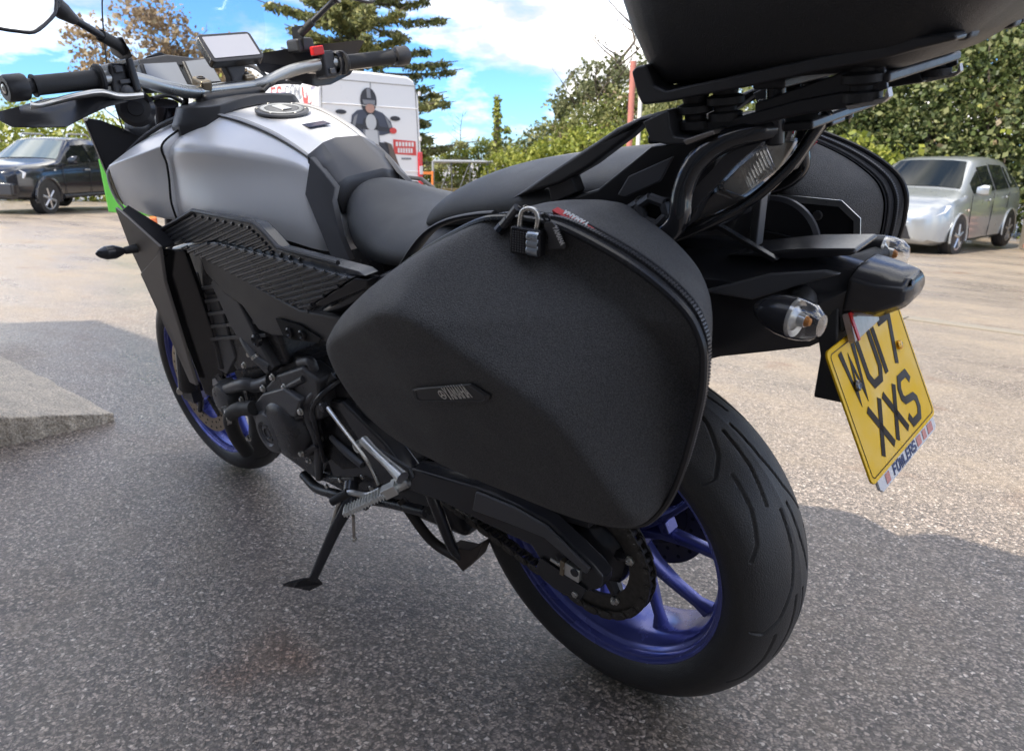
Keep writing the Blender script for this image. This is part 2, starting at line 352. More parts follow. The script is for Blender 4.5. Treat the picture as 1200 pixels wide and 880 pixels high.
    gn = nd('ShaderNodeMapRange'); gn.inputs['From Min'].default_value = .3; gn.inputs['From Max'].default_value = .7; gn.inputs['To Min'].default_value = .55; gn.inputs['To Max'].default_value = 1.5; l(n3.outputs['Fac'], gn.inputs['Value'])
    m4 = nd('ShaderNodeMix', data_type='RGBA', blend_type='MULTIPLY'); m4.inputs['Factor'].default_value = 1; l(m3.outputs['Result'], m4.inputs['A']); l(gn.outputs[0], m4.inputs['B'])
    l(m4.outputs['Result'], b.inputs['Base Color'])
    rr = nd('ShaderNodeMapRange'); rr.inputs['From Min'].default_value = .35; rr.inputs['From Max'].default_value = .65; rr.inputs['To Min'].default_value = .22; rr.inputs['To Max'].default_value = .52; l(n1.outputs['Fac'], rr.inputs['Value']); l(rr.outputs[0], b.inputs['Roughness'])
    bp = nd('ShaderNodeBump', Strength=.6, Distance=.002); bp.invert = True; l(vo.outputs['Distance'], bp.inputs['Height'])
    bp2 = nd('ShaderNodeBump', Strength=.6, Distance=.004); l(n3.outputs['Fac'], bp2.inputs['Height']); l(bp.outputs[0], bp2.inputs['Normal']); l(bp2.outputs[0], b.inputs['Normal'])
    return mt
vs = []; fs = []; NA = 96; rad = [0]+[.25*1.16**k for k in range(62)]
for r_ in rad:
    for k in range(NA):
        a = 2*math.pi*k/NA; x, y = r_*math.cos(a), r_*math.sin(a); vs.append((x, y, gz(x, y)))
for i in range(len(rad)-1):
    for k in range(NA): fs.append((i*NA+k, i*NA+(k+1) % NA, (i+1)*NA+(k+1) % NA, (i+1)*NA+k))
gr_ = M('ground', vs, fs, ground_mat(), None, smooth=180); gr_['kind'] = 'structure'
CONC = mat('rough concrete', (.50, .435, .35), .9, var=.45, vscale=14, bump=1, bscale=55, bdist=.012, grain=.4, gscale=160)
# raised concrete ramp end at the left
def noisy_edge(a, b, n, amp, seed):
    rnd = random.Random(seed); a, b = Vector(a), Vector(b); d = (b-a); o = []
    pz = Vector((-d.y, d.x, 0)).normalized()
    for k in range(n): o.append(a.lerp(b, k/n)+pz*rnd.uniform(-amp, amp)*(0 if k == 0 else 1))
    return o
tp = noisy_edge((2.151, 0.1153, 0.03), (3.078, 0.2177, 0.1), 16, .008, 1)+noisy_edge((3.078, 0.2177, 0.1), (4.6, 1.6, .10), 10, .01, 2)+[Vector((4.6, 2.6, .10)), Vector((2.4, 2.6, .10))]+noisy_edge((2.4, 2.6, .10), (2.146, 0.4653, 0.1), 20, .008, 3)+noisy_edge((2.146, 0.4653, 0.1), (2.151, 0.1153, 0.03), 16, .008, 4)
g = G(); g_prism(g, [(p.x, p.y, -.05) for p in tp], (0, 0, .01)); n_ = len(tp)
g = G(); g.add([tuple(p) for p in tp]+[(p.x, p.y, -.05) for p in tp], [tuple(range(n_))]+[(i, (i+1) % n_, n_+(i+1) % n_, n_+i) for i in range(n_)])
slab = g.build('concrete_ramp', CONC, None, smooth=0, bevel=.006); slab['kind'] = 'structure'
# flush kerb line beyond the motorcycle
k0, k1 = Vector((0.8261, -4.722, -0.1)), Vector((0.1006, -4.702, -0.1)); kd = (k1-k0).normalized(); kn = Vector((-kd.y, kd.x, 0))
if kn.y > 0: kn = -kn
kerb = bpy.data.objects.new('kerb', None); col.objects.link(kerb); kerb['kind'] = 'structure'
KM = mat('kerb concrete', (.24, .215, .175), .8, var=.2, vscale=3, bump=.6, bscale=90)
for i in range(-14, 9):
    a = k0+kd*(i*.9+.006); b = k0+kd*(i*.9+.894); q = [a, b, b+kn*.14, a+kn*.14]; z0 = gz(a.x, a.y)
    ko = prism('kerb_stone', [(p.x, p.y, gz(p.x, p.y)-.08) for p in q], (0, 0, .094), KM, kerb, bevel=.008)
# ================================================================== building behind the camera (its eaves shade the motorcycle)
SX, SY = sdir.x/sdir.z, sdir.y/sdir.z
def eave(x, y, z): return (x+SX*z, y+SY*z)
H_ = 4.0; e0 = eave(4.13, -.545, H_); e1 = eave(5.9, 2.0, H_); e2 = eave(-9.0, -.60, H_)
bld = thing('shop_building', 'rendered shop building standing behind the camera, its eaves shading the motorcycle', 'building', (0, 6, 0))
ORG = Vector((0, 6, 0))
WALL = mat('dark render', (.15, .14, .13), .8, var=.1, vscale=2, bump=.3, bscale=60)
prism('wall', [(e2[0]+.3, e2[1]+.35, -.1), (e0[0]-.3, e0[1]+.35, -.1), (e1[0]-.4, e1[1]+.3, -.1), (e1[0]-.4, 12, -.1), (e2[0]+.3, 12, -.1)], (0, 0, H_-.15), WALL, bld, bevel=0)
prism('roof', [(e2[0], e2[1], H_-.24), (e0[0], e0[1], H_-.24), (e1[0], e1[1], H_-.24), (e1[0], 12.4, H_-.24), (e2[0], 12.4, H_-.24)], (0, 0, .24), mat('roof sheet', (.25, .26, .28), .5), bld, bevel=0)
for x in (-6, -3.4, -.8, 1.8):
    wn = box('shop_window', (x, e2[1]+.345, 1.45), (2.0, .02, 2.2), mat('window glass dark', (.05, .06, .07), .08), bld, bevel=0)
    g = G()
    for dx in (-1.0, 0, 1.0): g_box(g, (x+dx, e2[1]+.325, 1.45), (.06, .05, 2.26))
    for dz in (-1.1, 1.1): g_box(g, (x, e2[1]+.325, 1.45+dz), (2.06, .05, .06))
    g.build('window_frame', mat('frame white', (.7, .7, .7), .4), wn)
ORG = Vector((0, 0, 0))
# ================================================================== vehicles
def dirs(px_az):
    v = Vector((math.cos(px_az), math.sin(px_az), 0)); return v, Vector((-v.y, v.x, 0))
def car_paint(name, c, metal=.6, rough=.28): return mat(name, c, rough, metal=metal, coat=.8, rvar=.05)
CGLASS = mat('car glass', (.010, .013, .013), .05, rvar=0, spec=.2)
CTYRE = mat('car tyre', (.02, .02, .021), .7); CALLOY = mat('alloy silver', (.55, .56, .58), .3, metal=.9)
HLAMP = mat('headlamp clear', (.75, .76, .78), .1, metal=.3, coat=1, var=.3, vscale=20)
TRIMB = mat('dark trim', (.02, .02, .022), .5)
def half_ring(st):
    x, w, zb, zbelt, wr, zr = st
    return [(x, w*.86, zb), (x, w*.97, zb+.06), (x, w, zb+.28 if zbelt > zb+.45 else (zb+zbelt)/2), (x, w*.985, zbelt-.10 if zbelt > zb+.3 else zbelt-.03), (x, w*.95, zbelt), (x, wr, zr-.07 if zr > zbelt+.2 else zr-.03), (x, wr*.86, zr-.018), (x, wr*.5, zr), (x, 0, zr+.006)]
def car_body(name, sts, mt, parent):
    loops = []
    for st in sts:
        h = half_ring(st); loops.append(h+[(p[0], -p[1], p[2]) for p in reversed(h[:-1])])
    return loft(name, loops, mt, parent, smooth=38)
def lerp3(a, b, t): return tuple(a[i]+(b[i]-a[i])*t for i in range(3))
def side_glass(parent, s0, s1, lo, hi, s, f0=0.0, f1=1.0, mt=CGLASS, name='side_window', off=.022):
    a, b = half_ring(s0), half_ring(s1)
    def pt(t, v):
        p, q = lerp3(a[4], b[4], t), lerp3(a[5], b[5], t); r = lerp3(p, q, v); return (r[0], s*(r[1]+off), r[2])
    q = [pt(f0, lo), pt(f1, lo), pt(f1, hi), pt(f0, hi)]
    return prism(name, q, (0, -s*.012, 0), mt, parent, bevel=0, smooth=0)
def top_glass(parent, s0, s1, v0, v1, inset, off=.008, name='windscreen', mt=CGLASS):
    a, b = half_ring(s0), half_ring(s1); rows = []
    for v in (v0, v1):
        row = []
        for j in (5, 6, 7, 8):
            p = lerp3(a[j], b[j], v); row.append((p[0]+off, p[1]*(inset), p[2]+off))
        rows.append(row+[(p[0], -p[1], p[2]) for p in reversed(row[:-1])])
    g = G(); g_loft(g, rows, closed=False, caps=False); return g.build(name, mt, parent, smooth=180)
def car_wheel(parent, x, y, r, wd, spokes=5):
    s = 1 if y > 0 else -1
    tw = lathe('wheel', (x, y-s*wd, r), (0, s, 0), [(r*.66, 0), (r*.94, .01), (r, .04), (r, wd-.04), (r*.94, wd-.005), (r*.68, wd), (r*.66, wd-.01)], CTYRE, parent, n=36)
    g = G(); g_lathe(g, (x, y-s*.012, r), (0, s, 0), [(r*.68, 0), (r*.66, .008), (r*.60, .004), (r*.58, -.03)], 36); g_lathe(g, (x, y-s*.02, r), (0, s, 0), [(r*.16, -.02), (r*.16, .015), (0, .018)], 20)
    for k in range(spokes):
        a = 2*math.pi*k/spokes+.3; c_, s_ = math.cos(a), math.sin(a)
        g_tube(g, [(x+r*.1*c_, y-s*.012, r+r*.1*s_), (x+r*.63*c_, y-s*.016, r+r*.63*s_)], r*.085, 6)
    g.build('alloy_rim', CALLOY, tw)
    lathe('wheel_well', (x, y-s*.05, r), (0, s, 0), [(r*.60, .0), (0, .001)], TRIMB, tw, n=30)
    return tw
def arch(parent, x, y, r, R_, mt):
    s = 1 if y > 0 else -1; g = G()
    pts = [(x+(R_)*math.cos(R(a)), y-s*.004, r+(R_)*math.sin(R(a))) for a in range(-12, 193, 12)]
    g_prism(g, pts, (0, s*.010, 0)); g.build('wheel_arch', TRIMB, parent, smooth=0)
    g = G(); g_tube(g, [(p[0], y+s*.004, p[2]) for p in pts], .018, 8); g.build('arch_lip', mt, parent)
def door_line(parent, pts, mt=TRIMB, r=.006): return tube('door_seam', pts, r, mt, parent, n=6, sm=0)
# ---- silver people carrier at the right
az = math.atan2(*(Vector((2.318, -12.68, -0.42))-Vector((-.662, 1.092, 0)))[1::-1]) if False else None
P0 = Vector((2.318, -12.68, -0.42)); v = (P0-Vector((-.662, 1.092, 0))); v.z = 0; v.normalize(); l_ = Vector((-v.y, v.x, 0))     # l_ = image left
hd = (-v*math.cos(R(17))+l_*math.sin(R(17))).normalized(); sdv = Vector((-hd.y, hd.x, 0))       # car left
# the side facing us is the car's right when it points to the left of the picture
near = 1 if sdv.dot(-v) > 0 else -1
ctr = P0-hd*1.30-sdv*near*.86
mpv = thing('parked_car', 'silver people carrier parked nose towards the camera beside the hedge', 'car', (ctr.x, ctr.y, gz(ctr.x, ctr.y)+.0), (0, 0, math.atan2(hd.y, hd.x)))
SIL = car_paint('silver car paint', (.40, .425, .44), .65, .3)
MS = [(2.16, .50, .32, .60, .42, .66), (2.08, .74, .24, .70, .60, .765), (1.90, .86, .20, .80, .70, .87), (1.55, .905, .20, .88, .75, .955), (1.15, .91, .20, .93, .77, 1.03), (1.00, .91, .20, .945, .775, 1.06), (.22, .91, .20, .965, .63, 1.50), (-.15, .91, .20, .98, .635, 1.555), (-.80, .91, .20, 1.0, .63, 1.57), (-1.45, .905, .20, 1.02, .61, 1.535), (-1.85, .88, .22, 1.03, .58, 1.45), (-2.12, .82, .26, 1.0, .60, 1.08), (-2.20, .70, .32, .85, .55, .90)]
body = car_body('body', MS, SIL, mpv)
top_glass(mpv, MS[5], MS[6], .03, .97, .95)
top_glass(mpv, MS[10], MS[11], .05, .75, .93, name='rear_screen', off=-.0)
for s in (1, -1):
    side_glass(mpv, MS[5], MS[6], .10, .80, s, .35, .97, name='quarter_window')
    side_glass(mpv, MS[6], MS[8], .06, .90, s, .03, .52)
    side_glass(mpv, MS[7], MS[9], .06, .90, s, .20, .74)
    side_glass(mpv, MS[8], MS[10], .08, .88, s, .42, .86, name='rear_quarter_window')
    for x in (1.30, -1.34):
        arch(mpv, x, s*.905, .31, .37, SIL); car_wheel(mpv, x, s*.915, .315, .2)
    y = s*.914
    door_line(mpv, [(.92, y, .95), (.90, y, .60), (.80, y*.985, .27)]); door_line(mpv, [(-.18, y, .97), (-.17, y, .60), (-.15, y*.985, .27)]); door_line(mpv, [(-1.02, y, .98), (-1.0, y, .70)])
    box('door_handle', (-.02, s*.925, .86), (.18, .03, .035), SIL, mpv, bevel=.01); box('door_handle', (-.92, s*.925, .89), (.18, .03, .035), SIL, mpv, bevel=.01)
    loft('door_mirror', [[(.80+a, s*.93, 1.02+b) for a, b in rrect(.05, .06, .03, 3)], [(.78+a, s*1.02, 1.03+b) for a, b in rrect(.075, .085, .04, 3)], [(.77+a, s*1.10, 1.03+b) for a, b in rrect(.06, .075, .04, 3)]], SIL, mpv, smooth=50)
    prism('headlamp', [(2.06, s*.46, .70), (2.10, s*.45, .60), (2.02, s*.72, .62), (1.86, s*.855, .70), (1.72, s*.875, .80), (1.86, s*.76, .80)], (.035, s*.018, .012), HLAMP, mpv, bevel=.008)
    prism('fog_lamp', [(2.10, s*.56, .42), (2.04, s*.70, .42), (2.05, s*.70, .50), (2.11, s*.56, .50)], (.02, 0, 0), TRIMB, mpv)
    box('side_marker', (1.02, s*.918, .72), (.06, .01, .035), mat('amber marker', (.75, .6, .5), .3), mpv, bevel=.003)
prism('upper_grille', [(2.135, -.36, .66), (2.135, .36, .66), (2.15, .30, .585), (2.15, -.30, .585)], (.03, 0, .0), TRIMB, mpv)
prism('lower_grille', [(2.13, -.50, .30), (2.13, .50, .30), (2.15, .42, .50), (2.15, -.42, .50)], (.03, 0, .0), TRIMB, mpv)
box('registration_plate', (2.185, 0, .44), (.01, .50, .11), PALEP, mpv, bevel=.002)
box('front_bumper_strip', (2.135, 0, .545), (.06, .9, .05), SIL, mpv, bevel=.02)
for s in (1, -1): box('seat_back', (.0, s*.36, 1.06), (.12, .48, .5), TRIMB, mpv, bevel=.05)
# ---- dark pickup at the left
P0 = Vector((16.68, -4.199, -0.22)); v = (P0-Vector((-.662, 1.092, 0))); v.z = 0; v.normalize(); l_ = Vector((-v.y, v.x, 0))
hd = (-v*math.cos(R(33))+l_*math.sin(R(33))).normalized(); sdv = Vector((-hd.y, hd.x, 0)); near = 1 if sdv.dot(-v) > 0 else -1
ctr = P0-hd*1.60-sdv*near*.86
pk_ = thing('pickup_truck', 'black four-door pickup truck with roof rails parked at the left', 'pickup truck', (ctr.x, ctr.y, gz(ctr.x, ctr.y)), (0, 0, math.atan2(hd.y, hd.x))); pk_.scale = (.9, .9, .88)
BLK = car_paint('black car paint', (.016, .018, .024), .2, .16)
PS = [(2.55, .66, .42, .90, .60, .98), (2.45, .84, .38, 1.00, .70, 1.06), (2.10, .91, .36, 1.06, .76, 1.13), (1.60, .925, .36, 1.10, .78, 1.18), (1.05, .925, .36, 1.13, .78, 1.23), (.90, .925, .36, 1.14, .78, 1.25), (.20, .925, .36, 1.15, .64, 1.70), (-.10, .925, .36, 1.16, .645, 1.755), (-.80, .925, .36, 1.17, .64, 1.76), (-1.05, .925, .36, 1.17, .63, 1.72), (-1.28, .925, .36, 1.17, .70, 1.20), (-1.32, .925, .40, 1.12, .86, 1.13), (-2.75, .92, .42, 1.12, .86, 1.13), (-2.80, .88, .46, 1.05, .80, 1.08)]
car_body('body', PS, BLK, pk_)
PG = mat('bright screen glass', (.10, .13, .14), .05, coat=.5, rvar=0)
top_glass(pk_, PS[5], PS[6], .04, .96, .95, mt=PG)
for s in (1, -1):
    side_glass(pk_, PS[5], PS[6], .08, .78, s, .45, .97, name='quarter_window'); side_glass(pk_, PS[6], PS[8], .06, .86, s, .02, .46); side_glass(pk_, PS[7], PS[9], .06, .86, s, .22, .90)
    for x in (1.60, -1.60):
        arch(pk_, x, s*.92, .375, .45, BLK); car_wheel(pk_, x, s*.93, .375, .25, 6)
        g = G(); g_tube(g, [(x+.46*math.cos(R(a)), s*.93, .375+.46*math.sin(R(a))) for a in range(-5, 186, 10)], .035, 8); g.build('arch_flare', BLK, pk_)
    y = s*.93
    door_line(pk_, [(.98, y, 1.12), (.96, y, .75), (.9, y, .42)]); door_line(pk_, [(-.12, y, 1.14), (-.1, y, .75), (-.1, y, .42)]); door_line(pk_, [(-1.02, y, 1.14), (-1.0, y, .6)])
    box('door_handle', (.02, s*.945, 1.0), (.20, .03, .04), CALLOY, pk_, bevel=.01); box('door_handle', (-.90, s*.945, 1.0), (.20, .03, .04), CALLOY, pk_, bevel=.01)
    loft('door_mirror', [[(.72+a, s*.94, 1.20+b) for a, b in rrect(.05, .06, .03, 3)], [(.70+a, s*1.05, 1.22+b) for a, b in rrect(.08, .10, .04, 3)], [(.69+a, s*1.15, 1.22+b) for a, b in rrect(.06, .09, .04, 3)]], BLK, pk_, smooth=50)
    rl_ = tube('roof_rail', [(.05, s*.56, 1.76), (.0, s*.56, 1.83), (-.3, s*.56, 1.84), (-.75, s*.56, 1.84), (-.85, s*.56, 1.77)], .022, CALLOY, pk_, n=8)
    prism('headlamp', [(2.46, s*.40, .98), (2.50, s*.40, .80), (2.44, s*.66, .80), (2.26, s*.86, .82), (2.20, s*.885, .94), (2.30, s*.82, 1.0)], (.05, s*.02, .012), HLAMP, pk_, bevel=.01)
    lathe('fog_lamp', (2.53, s*.62, .58), (1, s*.1, 0), cyl_prof(.055, .04, .01), HLAMP, pk_, n=18)
    tube('side_step', [(1.1, s*.95, .40), (-1.1, s*.95, .40)], .045, TRIMB, pk_, n=10)
    box('wing_repeater', (1.28, s*.935, 1.0), (.07, .012, .035), HLAMP, pk_, bevel=.003)
for y in (-.22, 0, .22): box('grille_bar', (2.56, y, .88), (.05, .05, .20), CALLOY, pk_, bevel=.01)
box('grille', (2.545, 0, .88), (.04, .74, .24), TRIMB, pk_, bevel=.01)
box('front_bumper', (2.54, 0, .60), (.16, 1.60, .28), BLK, pk_, bevel=.05)
box('registration_plate', (2.625, 0, .62), (.01, .52, .11), PALEP, pk_, bevel=.002)
# ---- white van with printed rear doors
P0 = Vector((10.08, -7.247, 0.9201)); v = (P0-Vector((-.662, 1.092, 0))); v.z = 0; v.normalize(); l_ = Vector((-v.y, v.x, 0))
hd = (v*math.cos(R(31))+l_*math.sin(R(31))).normalized(); zg = gz(P0.x, P0.y)
van = thing('delivery_van', 'white high-roof van with a motorcycle rider printed on its rear doors', 'van', (P0.x, P0.y, zg), (0, 0, math.atan2(hd.y, hd.x)))
VW = mat('white van paint', (.78, .78, .77), .3, coat=.5, rvar=.05)
VH = 2.60
VS = []
for x, w, zt, wr in ((0, .99, VH-.05, .86), (.03, 1.0, VH-.02, .87), (.5, 1.01, VH, .88), (4.2, 1.01, VH, .88), (4.6, 1.0, VH-.12, .84), (4.95, .99, VH-.55, .80), (5.35, .98, 1.30, .82), (5.9, .92, 1.12, .78), (6.05, .84, .92, .66)):
    h = [(x, w*.92, .32), (x, w*.99, .42), (x, w, 1.0), (x, w*.985, min(1.5, zt-.12)), (x, w*.955, max(min(zt-.35, 2.3), zt-.36)), (x, wr, zt-.08), (x, wr*.86, zt-.015), (x, 0, zt)]
    VS.append(h+[(p[0], -p[1], p[2]) for p in reversed(h[:-1])])
loft('body', VS, VW, van, smooth=40, bevel=.02)
# rear face is at x = 0, left of van (+y) is left of picture
GREYL = mat('seam grey', (.25, .25, .25), .5)
for yy in (.93, 0.0, -.93): tube('door_seam', [(-.004, yy, .50), (-.004, yy, 1.5), (-.004, yy*.95, VH-.18)], .008, GREYL, van, n=6, sm=0)
tube('door_seam', [(-.004, -.90, VH-.18), (-.004, .90, VH-.18)], .008, GREYL, van, n=6)
tube('door_crease', [(-.006, -.92, 2.05), (-.006, .90, 2.05)], .010, VW, van, n=6); tube('door_crease', [(-.006, -.93, 1.0), (-.006, .93, 1.0)], .010, VW, van, n=6)
for s in (1, -1):
    lm_ = box('tail_light', (-.015, s*.955, 1.02), (.05, .085, .62), mat('tail light red', (.55, .02, .03), .2, coat=.5), van, bevel=.015)
    box('reverse_lens', (-.043, s*.955, 1.02), (.006, .07, .14), PALEP, lm_, bevel=.003)
    for x in (1.0, 4.85): car_wheel(van, x, s*1.0, .35, .23, 6)
    for z in (.75, 1.55, 2.3): box('door_hinge', (-.01, s*.965, z), (.03, .05, .07), VW, van, bevel=.008)
lathe('door_lock', (-.012, -.47, .98), (-1, 0, 0), cyl_prof(.04, .02, .004), TRIMB, van, n=18)
box('door_badge', (-.008, -.62, .72), (.006, .30, .035), GREYL, van, bevel=0)
box('rear_bumper', (-.06, 0, .42), (.14, 1.9, .18), TRIMB, van, bevel=.03)
def decal(name, mt, pts, lift=.010): 
    return prism(name, [(-lift, .99-u, z-.13) for u, z in pts], (.004, 0, 0), mt, van, bevel=0, smooth=0)
def ell(cu, cz, a, b, n=18): return [(cu+a*math.cos(2*math.pi*k/n), cz+b*math.sin(2*math.pi*k/n)) for k in range(n)]
D1 = mat('print charcoal', (.035, .037, .045), .5); D2 = mat('print navy', (.06, .07, .10), .5); D3 = mat('print grey', (.22, .23, .25), .5); D4 = mat('print pale grey', (.50, .52, .53), .5); D5 = mat('print brown', (.13, .10, .08), .5); D6 = mat('print skin', (.45, .27, .21), .5); D7 = mat('print red', (.62, .07, .06), .5)
rg = decal('rider_print', D2, [(.62, 2.02), (.72, 2.10), (.98, 2.14), (1.20, 2.08), (1.36, 1.95), (1.42, 1.78), (1.20, 1.72), (.80, 1.70), (.58, 1.76)])
for nm, mt_, pts in (('print_helmet', D1, ell(.94, 2.26, .155, .20)), ('print_face', D6, ell(.96, 2.14, .085, .075)), ('print_lamp', D4, ell(.97, 1.92, .10, .13)), ('print_bars', D1, [(.55, 1.90), (1.42, 1.84), (1.42, 1.77), (.55, 1.82)]),
    ('print_visor', D3, [(.82, 2.27), (1.06, 2.27), (1.05, 2.20), (.84, 2.20)]), ('print_stripe', D3, [(.90, 2.44), (.97, 2.45), (.98, 2.30), (.91, 2.30)]), ('print_arm', D3, [(.66, 2.0), (.72, 2.04), (.66, 1.82), (.60, 1.82)]), ('print_arm', D3, [(1.24, 2.02), (1.30, 1.98), (1.38, 1.86), (1.32, 1.84)]), ('print_collar', D1, [(.86, 2.10), (1.06, 2.10), (1.0, 2.0), (.92, 2.0)]), ('print_cowl', D1, [(.84, 1.98), (1.10, 1.98), (1.14, 1.84), (.80, 1.84)]), ('print_case', D3, [(1.18, 1.44), (1.32, 1.40), (1.30, 1.2), (1.18, 1.24)]), ('print_case', D4, [(.70, 1.40), (.80, 1.42), (.80, 1.28), (.70, 1.28)]),
    ('print_mirror', D1, ell(.42, 2.06, .10, .035)), ('print_mirror', D1, ell(1.45, 2.0, .10, .04)), ('print_hand', D7, ell(1.40, 1.80, .07, .05)),
    ('print_forks', D3, [(.82, 1.84), (1.12, 1.84), (1.15, 1.2), (.80, 1.2)]), ('print_engine', D1, [(.66, 1.62), (1.28, 1.60), (1.38, 1.15), (1.28, .88), (.78, .86), (.64, 1.2)]),
    ('print_tank', D4, [(.86, 1.80), (1.08, 1.80), (1.12, 1.46), (.84, 1.46)]), ('print_wheel', D3, ell(.98, 1.10, .12, .34)), ('print_tyre', D1, ell(.98, 1.06, .07, .30)),
    ('print_leg', D5, [(.60, 1.66), (.74, 1.66), (.74, 1.12), (.62, 1.06)]), ('print_leg', D5, [(1.22, 1.62), (1.36, 1.58), (1.56, 1.10), (1.58, .84), (1.40, .84), (1.42, 1.08)]), ('print_boot', D1, [(1.34, .90), (1.60, .92), (1.62, .78), (1.20, .66), (1.16, .74)])):
    o = decal(nm, mt_, pts, .0145 if nm in ('print_helmet', 'print_forks', 'print_engine', 'print_leg', 'print_bars', 'print_boot', 'print_mirror') else .0185 if nm not in ('print_tyre', 'print_visor', 'print_lamp', 'print_face', 'print_stripe') else .022); o.parent = rg
rb = decal('red_banner', D7, [(1.40, 1.66), (1.86, 1.64), (1.87, 1.40), (1.41, 1.42)])
for z0, z1, a, b in ((1.55, 1.62, 1.44, 1.83), (1.44, 1.52, 1.48, 1.80)):
    for k in range(6):
        o = decal('banner_text', WHITE, [(a+(b-a)*(k+.12)/6, z0), (a+(b-a)*(k+.78)/6, z0), (a+(b-a)*(k+.78)/6, z1), (a+(b-a)*(k+.12)/6, z1)], .0135); o.parent = rb
decal('banner_strapline', D3, [(1.56, 1.33), (1.76, 1.33), (1.76, 1.36), (1.56, 1.36)])
# side lettering (left flank, +y)
g = G(); text_g(g, 'ES', Vector((1.55, 1.02, 2.12)), (-1, 0, 0), (0, 0, 1), .22, .16, .06, .045, .004); g.build('flank_lettering', D7, van, smooth=0)
g = G(); text_g(g, '.COM', Vector((1.12, 1.02, 2.12)), (-1, 0, 0), (0, 0, 1), .22, .14, .05, .035, .004); g.build('flank_lettering', D3, van, smooth=0)
prism('flank_emblem', [(.42, 1.022, 2.30), (.36, 1.022, 2.05), (.24, 1.022, 2.02), (.18, 1.022, 2.20), (.26, 1.022, 2.12), (.34, 1.022, 2.14), (.36, 1.022, 2.30)], (0, .004, 0), D7, van, bevel=0)
prism('flank_emblem', [(.28, 1.022, 2.40), (.14, 1.022, 2.46), (.10, 1.022, 2.36), (.22, 1.022, 2.32)], (0, .004, 0), D7, van, bevel=0)
# ---- green board behind the cowl
P0 = Vector((9.541, -3.019, 0.6634)); v = (P0-Vector((-.662, 1.092, 0))); v.z = 0; v.normalize(); zg = gz(P0.x, P0.y)
gb = thing('green_board', 'bright green free-standing board on an orange foot beside the pickup', 'sign board', (P0.x, P0.y, zg), (0, 0, math.atan2(v.y, v.x)))
prism('panel', [(0, .30, .36), (0, -.45, .26), (0, -.45, 1.0), (0, .34, 1.0)], (.05, 0, 0), mat('green panel', (.10, .42, .06), .45, var=.1), gb, bevel=.01)
for y in (-.20,): box('foot', (.02, y, .15), (.5, .08, .30), mat('orange plastic', (.65, .16, .05), .5), gb, bevel=.02)
# ---- gate
P0 = Vector((15.66, -13.65, -0.2378)); P1 = Vector((14.87, -15.33, -0.2523)); zg = gz(P0.x, P0.y)
d_ = (P1-P0); d_.z = 0; LG = d_.length
gt = thing('field_gate', 'grey metal framed gate with diagonal braces beyond the van', 'gate', (P0.x, P0.y, zg), (0, 0, math.atan2(d_.y, d_.x)))
GM = mat('galvanised steel', (.42, .43, .44), .45, metal=.5, var=.15)
GH = 1.22+.22
for x in (0, LG): tube('gate_post', [(x, 0, 0), (x, 0, GH)], .035, GM, gt, n=8)
for z in (.15, GH): tube('gate_rail', [(0, 0, z), (LG, 0, z)], .042, GM, gt, n=8)
for k in range(1, 4): tube('gate_bar', [(LG*k/3.4, 0, .15), (LG*k/3.4, 0, GH)], .014, mat('gate dark bar', (.14, .145, .15), .5, metal=.4), gt, n=6)
for k in range(3): tube('gate_brace', [(LG*k/3.4, 0, .15), (LG*(k+1)/3.4, 0, GH)], .014, mat('gate dark bar', (.14, .145, .15), .5, metal=.4), gt, n=6)
P1 = Vector((15.07, -12.81, -0.1868))
ob = thing('orange_barrier', 'orange and white traffic barrier leaning by the gate', 'barrier', (P1.x, P1.y, gz(P1.x, P1.y)), (0, 0, math.atan2(d_.y, d_.x)))
OR = mat('barrier orange', (.75, .22, .05), .5)
for x in (-.22, .22): tube('barrier_post', [(x, 0, 0), (x, 0, 1.15)], .03, OR, ob, n=8)
for z in (.35, .75, 1.1): box('barrier_rail', (0, 0, z), (.5, .03, .07), OR if z != .75 else PALEP, ob)
# low wall behind the gate
P0 = Vector((20.1, -16.17, -0.1653)); P1 = Vector((16.11, -20.07, -0.1023)); d_ = P1-P0; d_.z = 0
wl_ = thing('brick_wall', 'low weathered brick wall behind the gate', 'wall', (P0.x, P0.y, gz(P0.x, P0.y)), (0, 0, math.atan2(d_.y, d_.x)))
BRK = mat('brick pink', (.36, .20, .15), .8, var=.35, vscale=9)
box('wall_body', (d_.length/2, 0, .28), (d_.length, .25, .60), BRK, wl_); box('coping', (d_.length/2, 0, .62), (d_.length, .32, .10), mat('yellow stone', (.52, .40, .18), .8, var=.2), wl_)
# brick planter at the right edge
P0 = Vector((1.23, -15.3, -0.056))
plt = thing('brick_planter', 'red brick planter at the right edge behind the silver car', 'planter', (P0.x, P0.y, gz(P0.x, P0.y)), (0, 0, R(20)))
for r_ in range(8):
    for k in range(5):
        for fz in (1,):
            box('brick', (-.55+k*.235+(.11 if r_ % 2 else 0), .30, .04+r_*.075), (.215, .10, .065), BRK, plt, bevel=.006)
            box('brick', (-.62, .20-k*.235+(.11 if r_ % 2 else 0), .04+r_*.075), (.10, .215, .065), BRK, plt, bevel=.006)
box('planter_core', (-.05, -.2, .29), (1.05, .95, .58), mat('mortar', (.35, .32, .28), .9), plt, bevel=0)
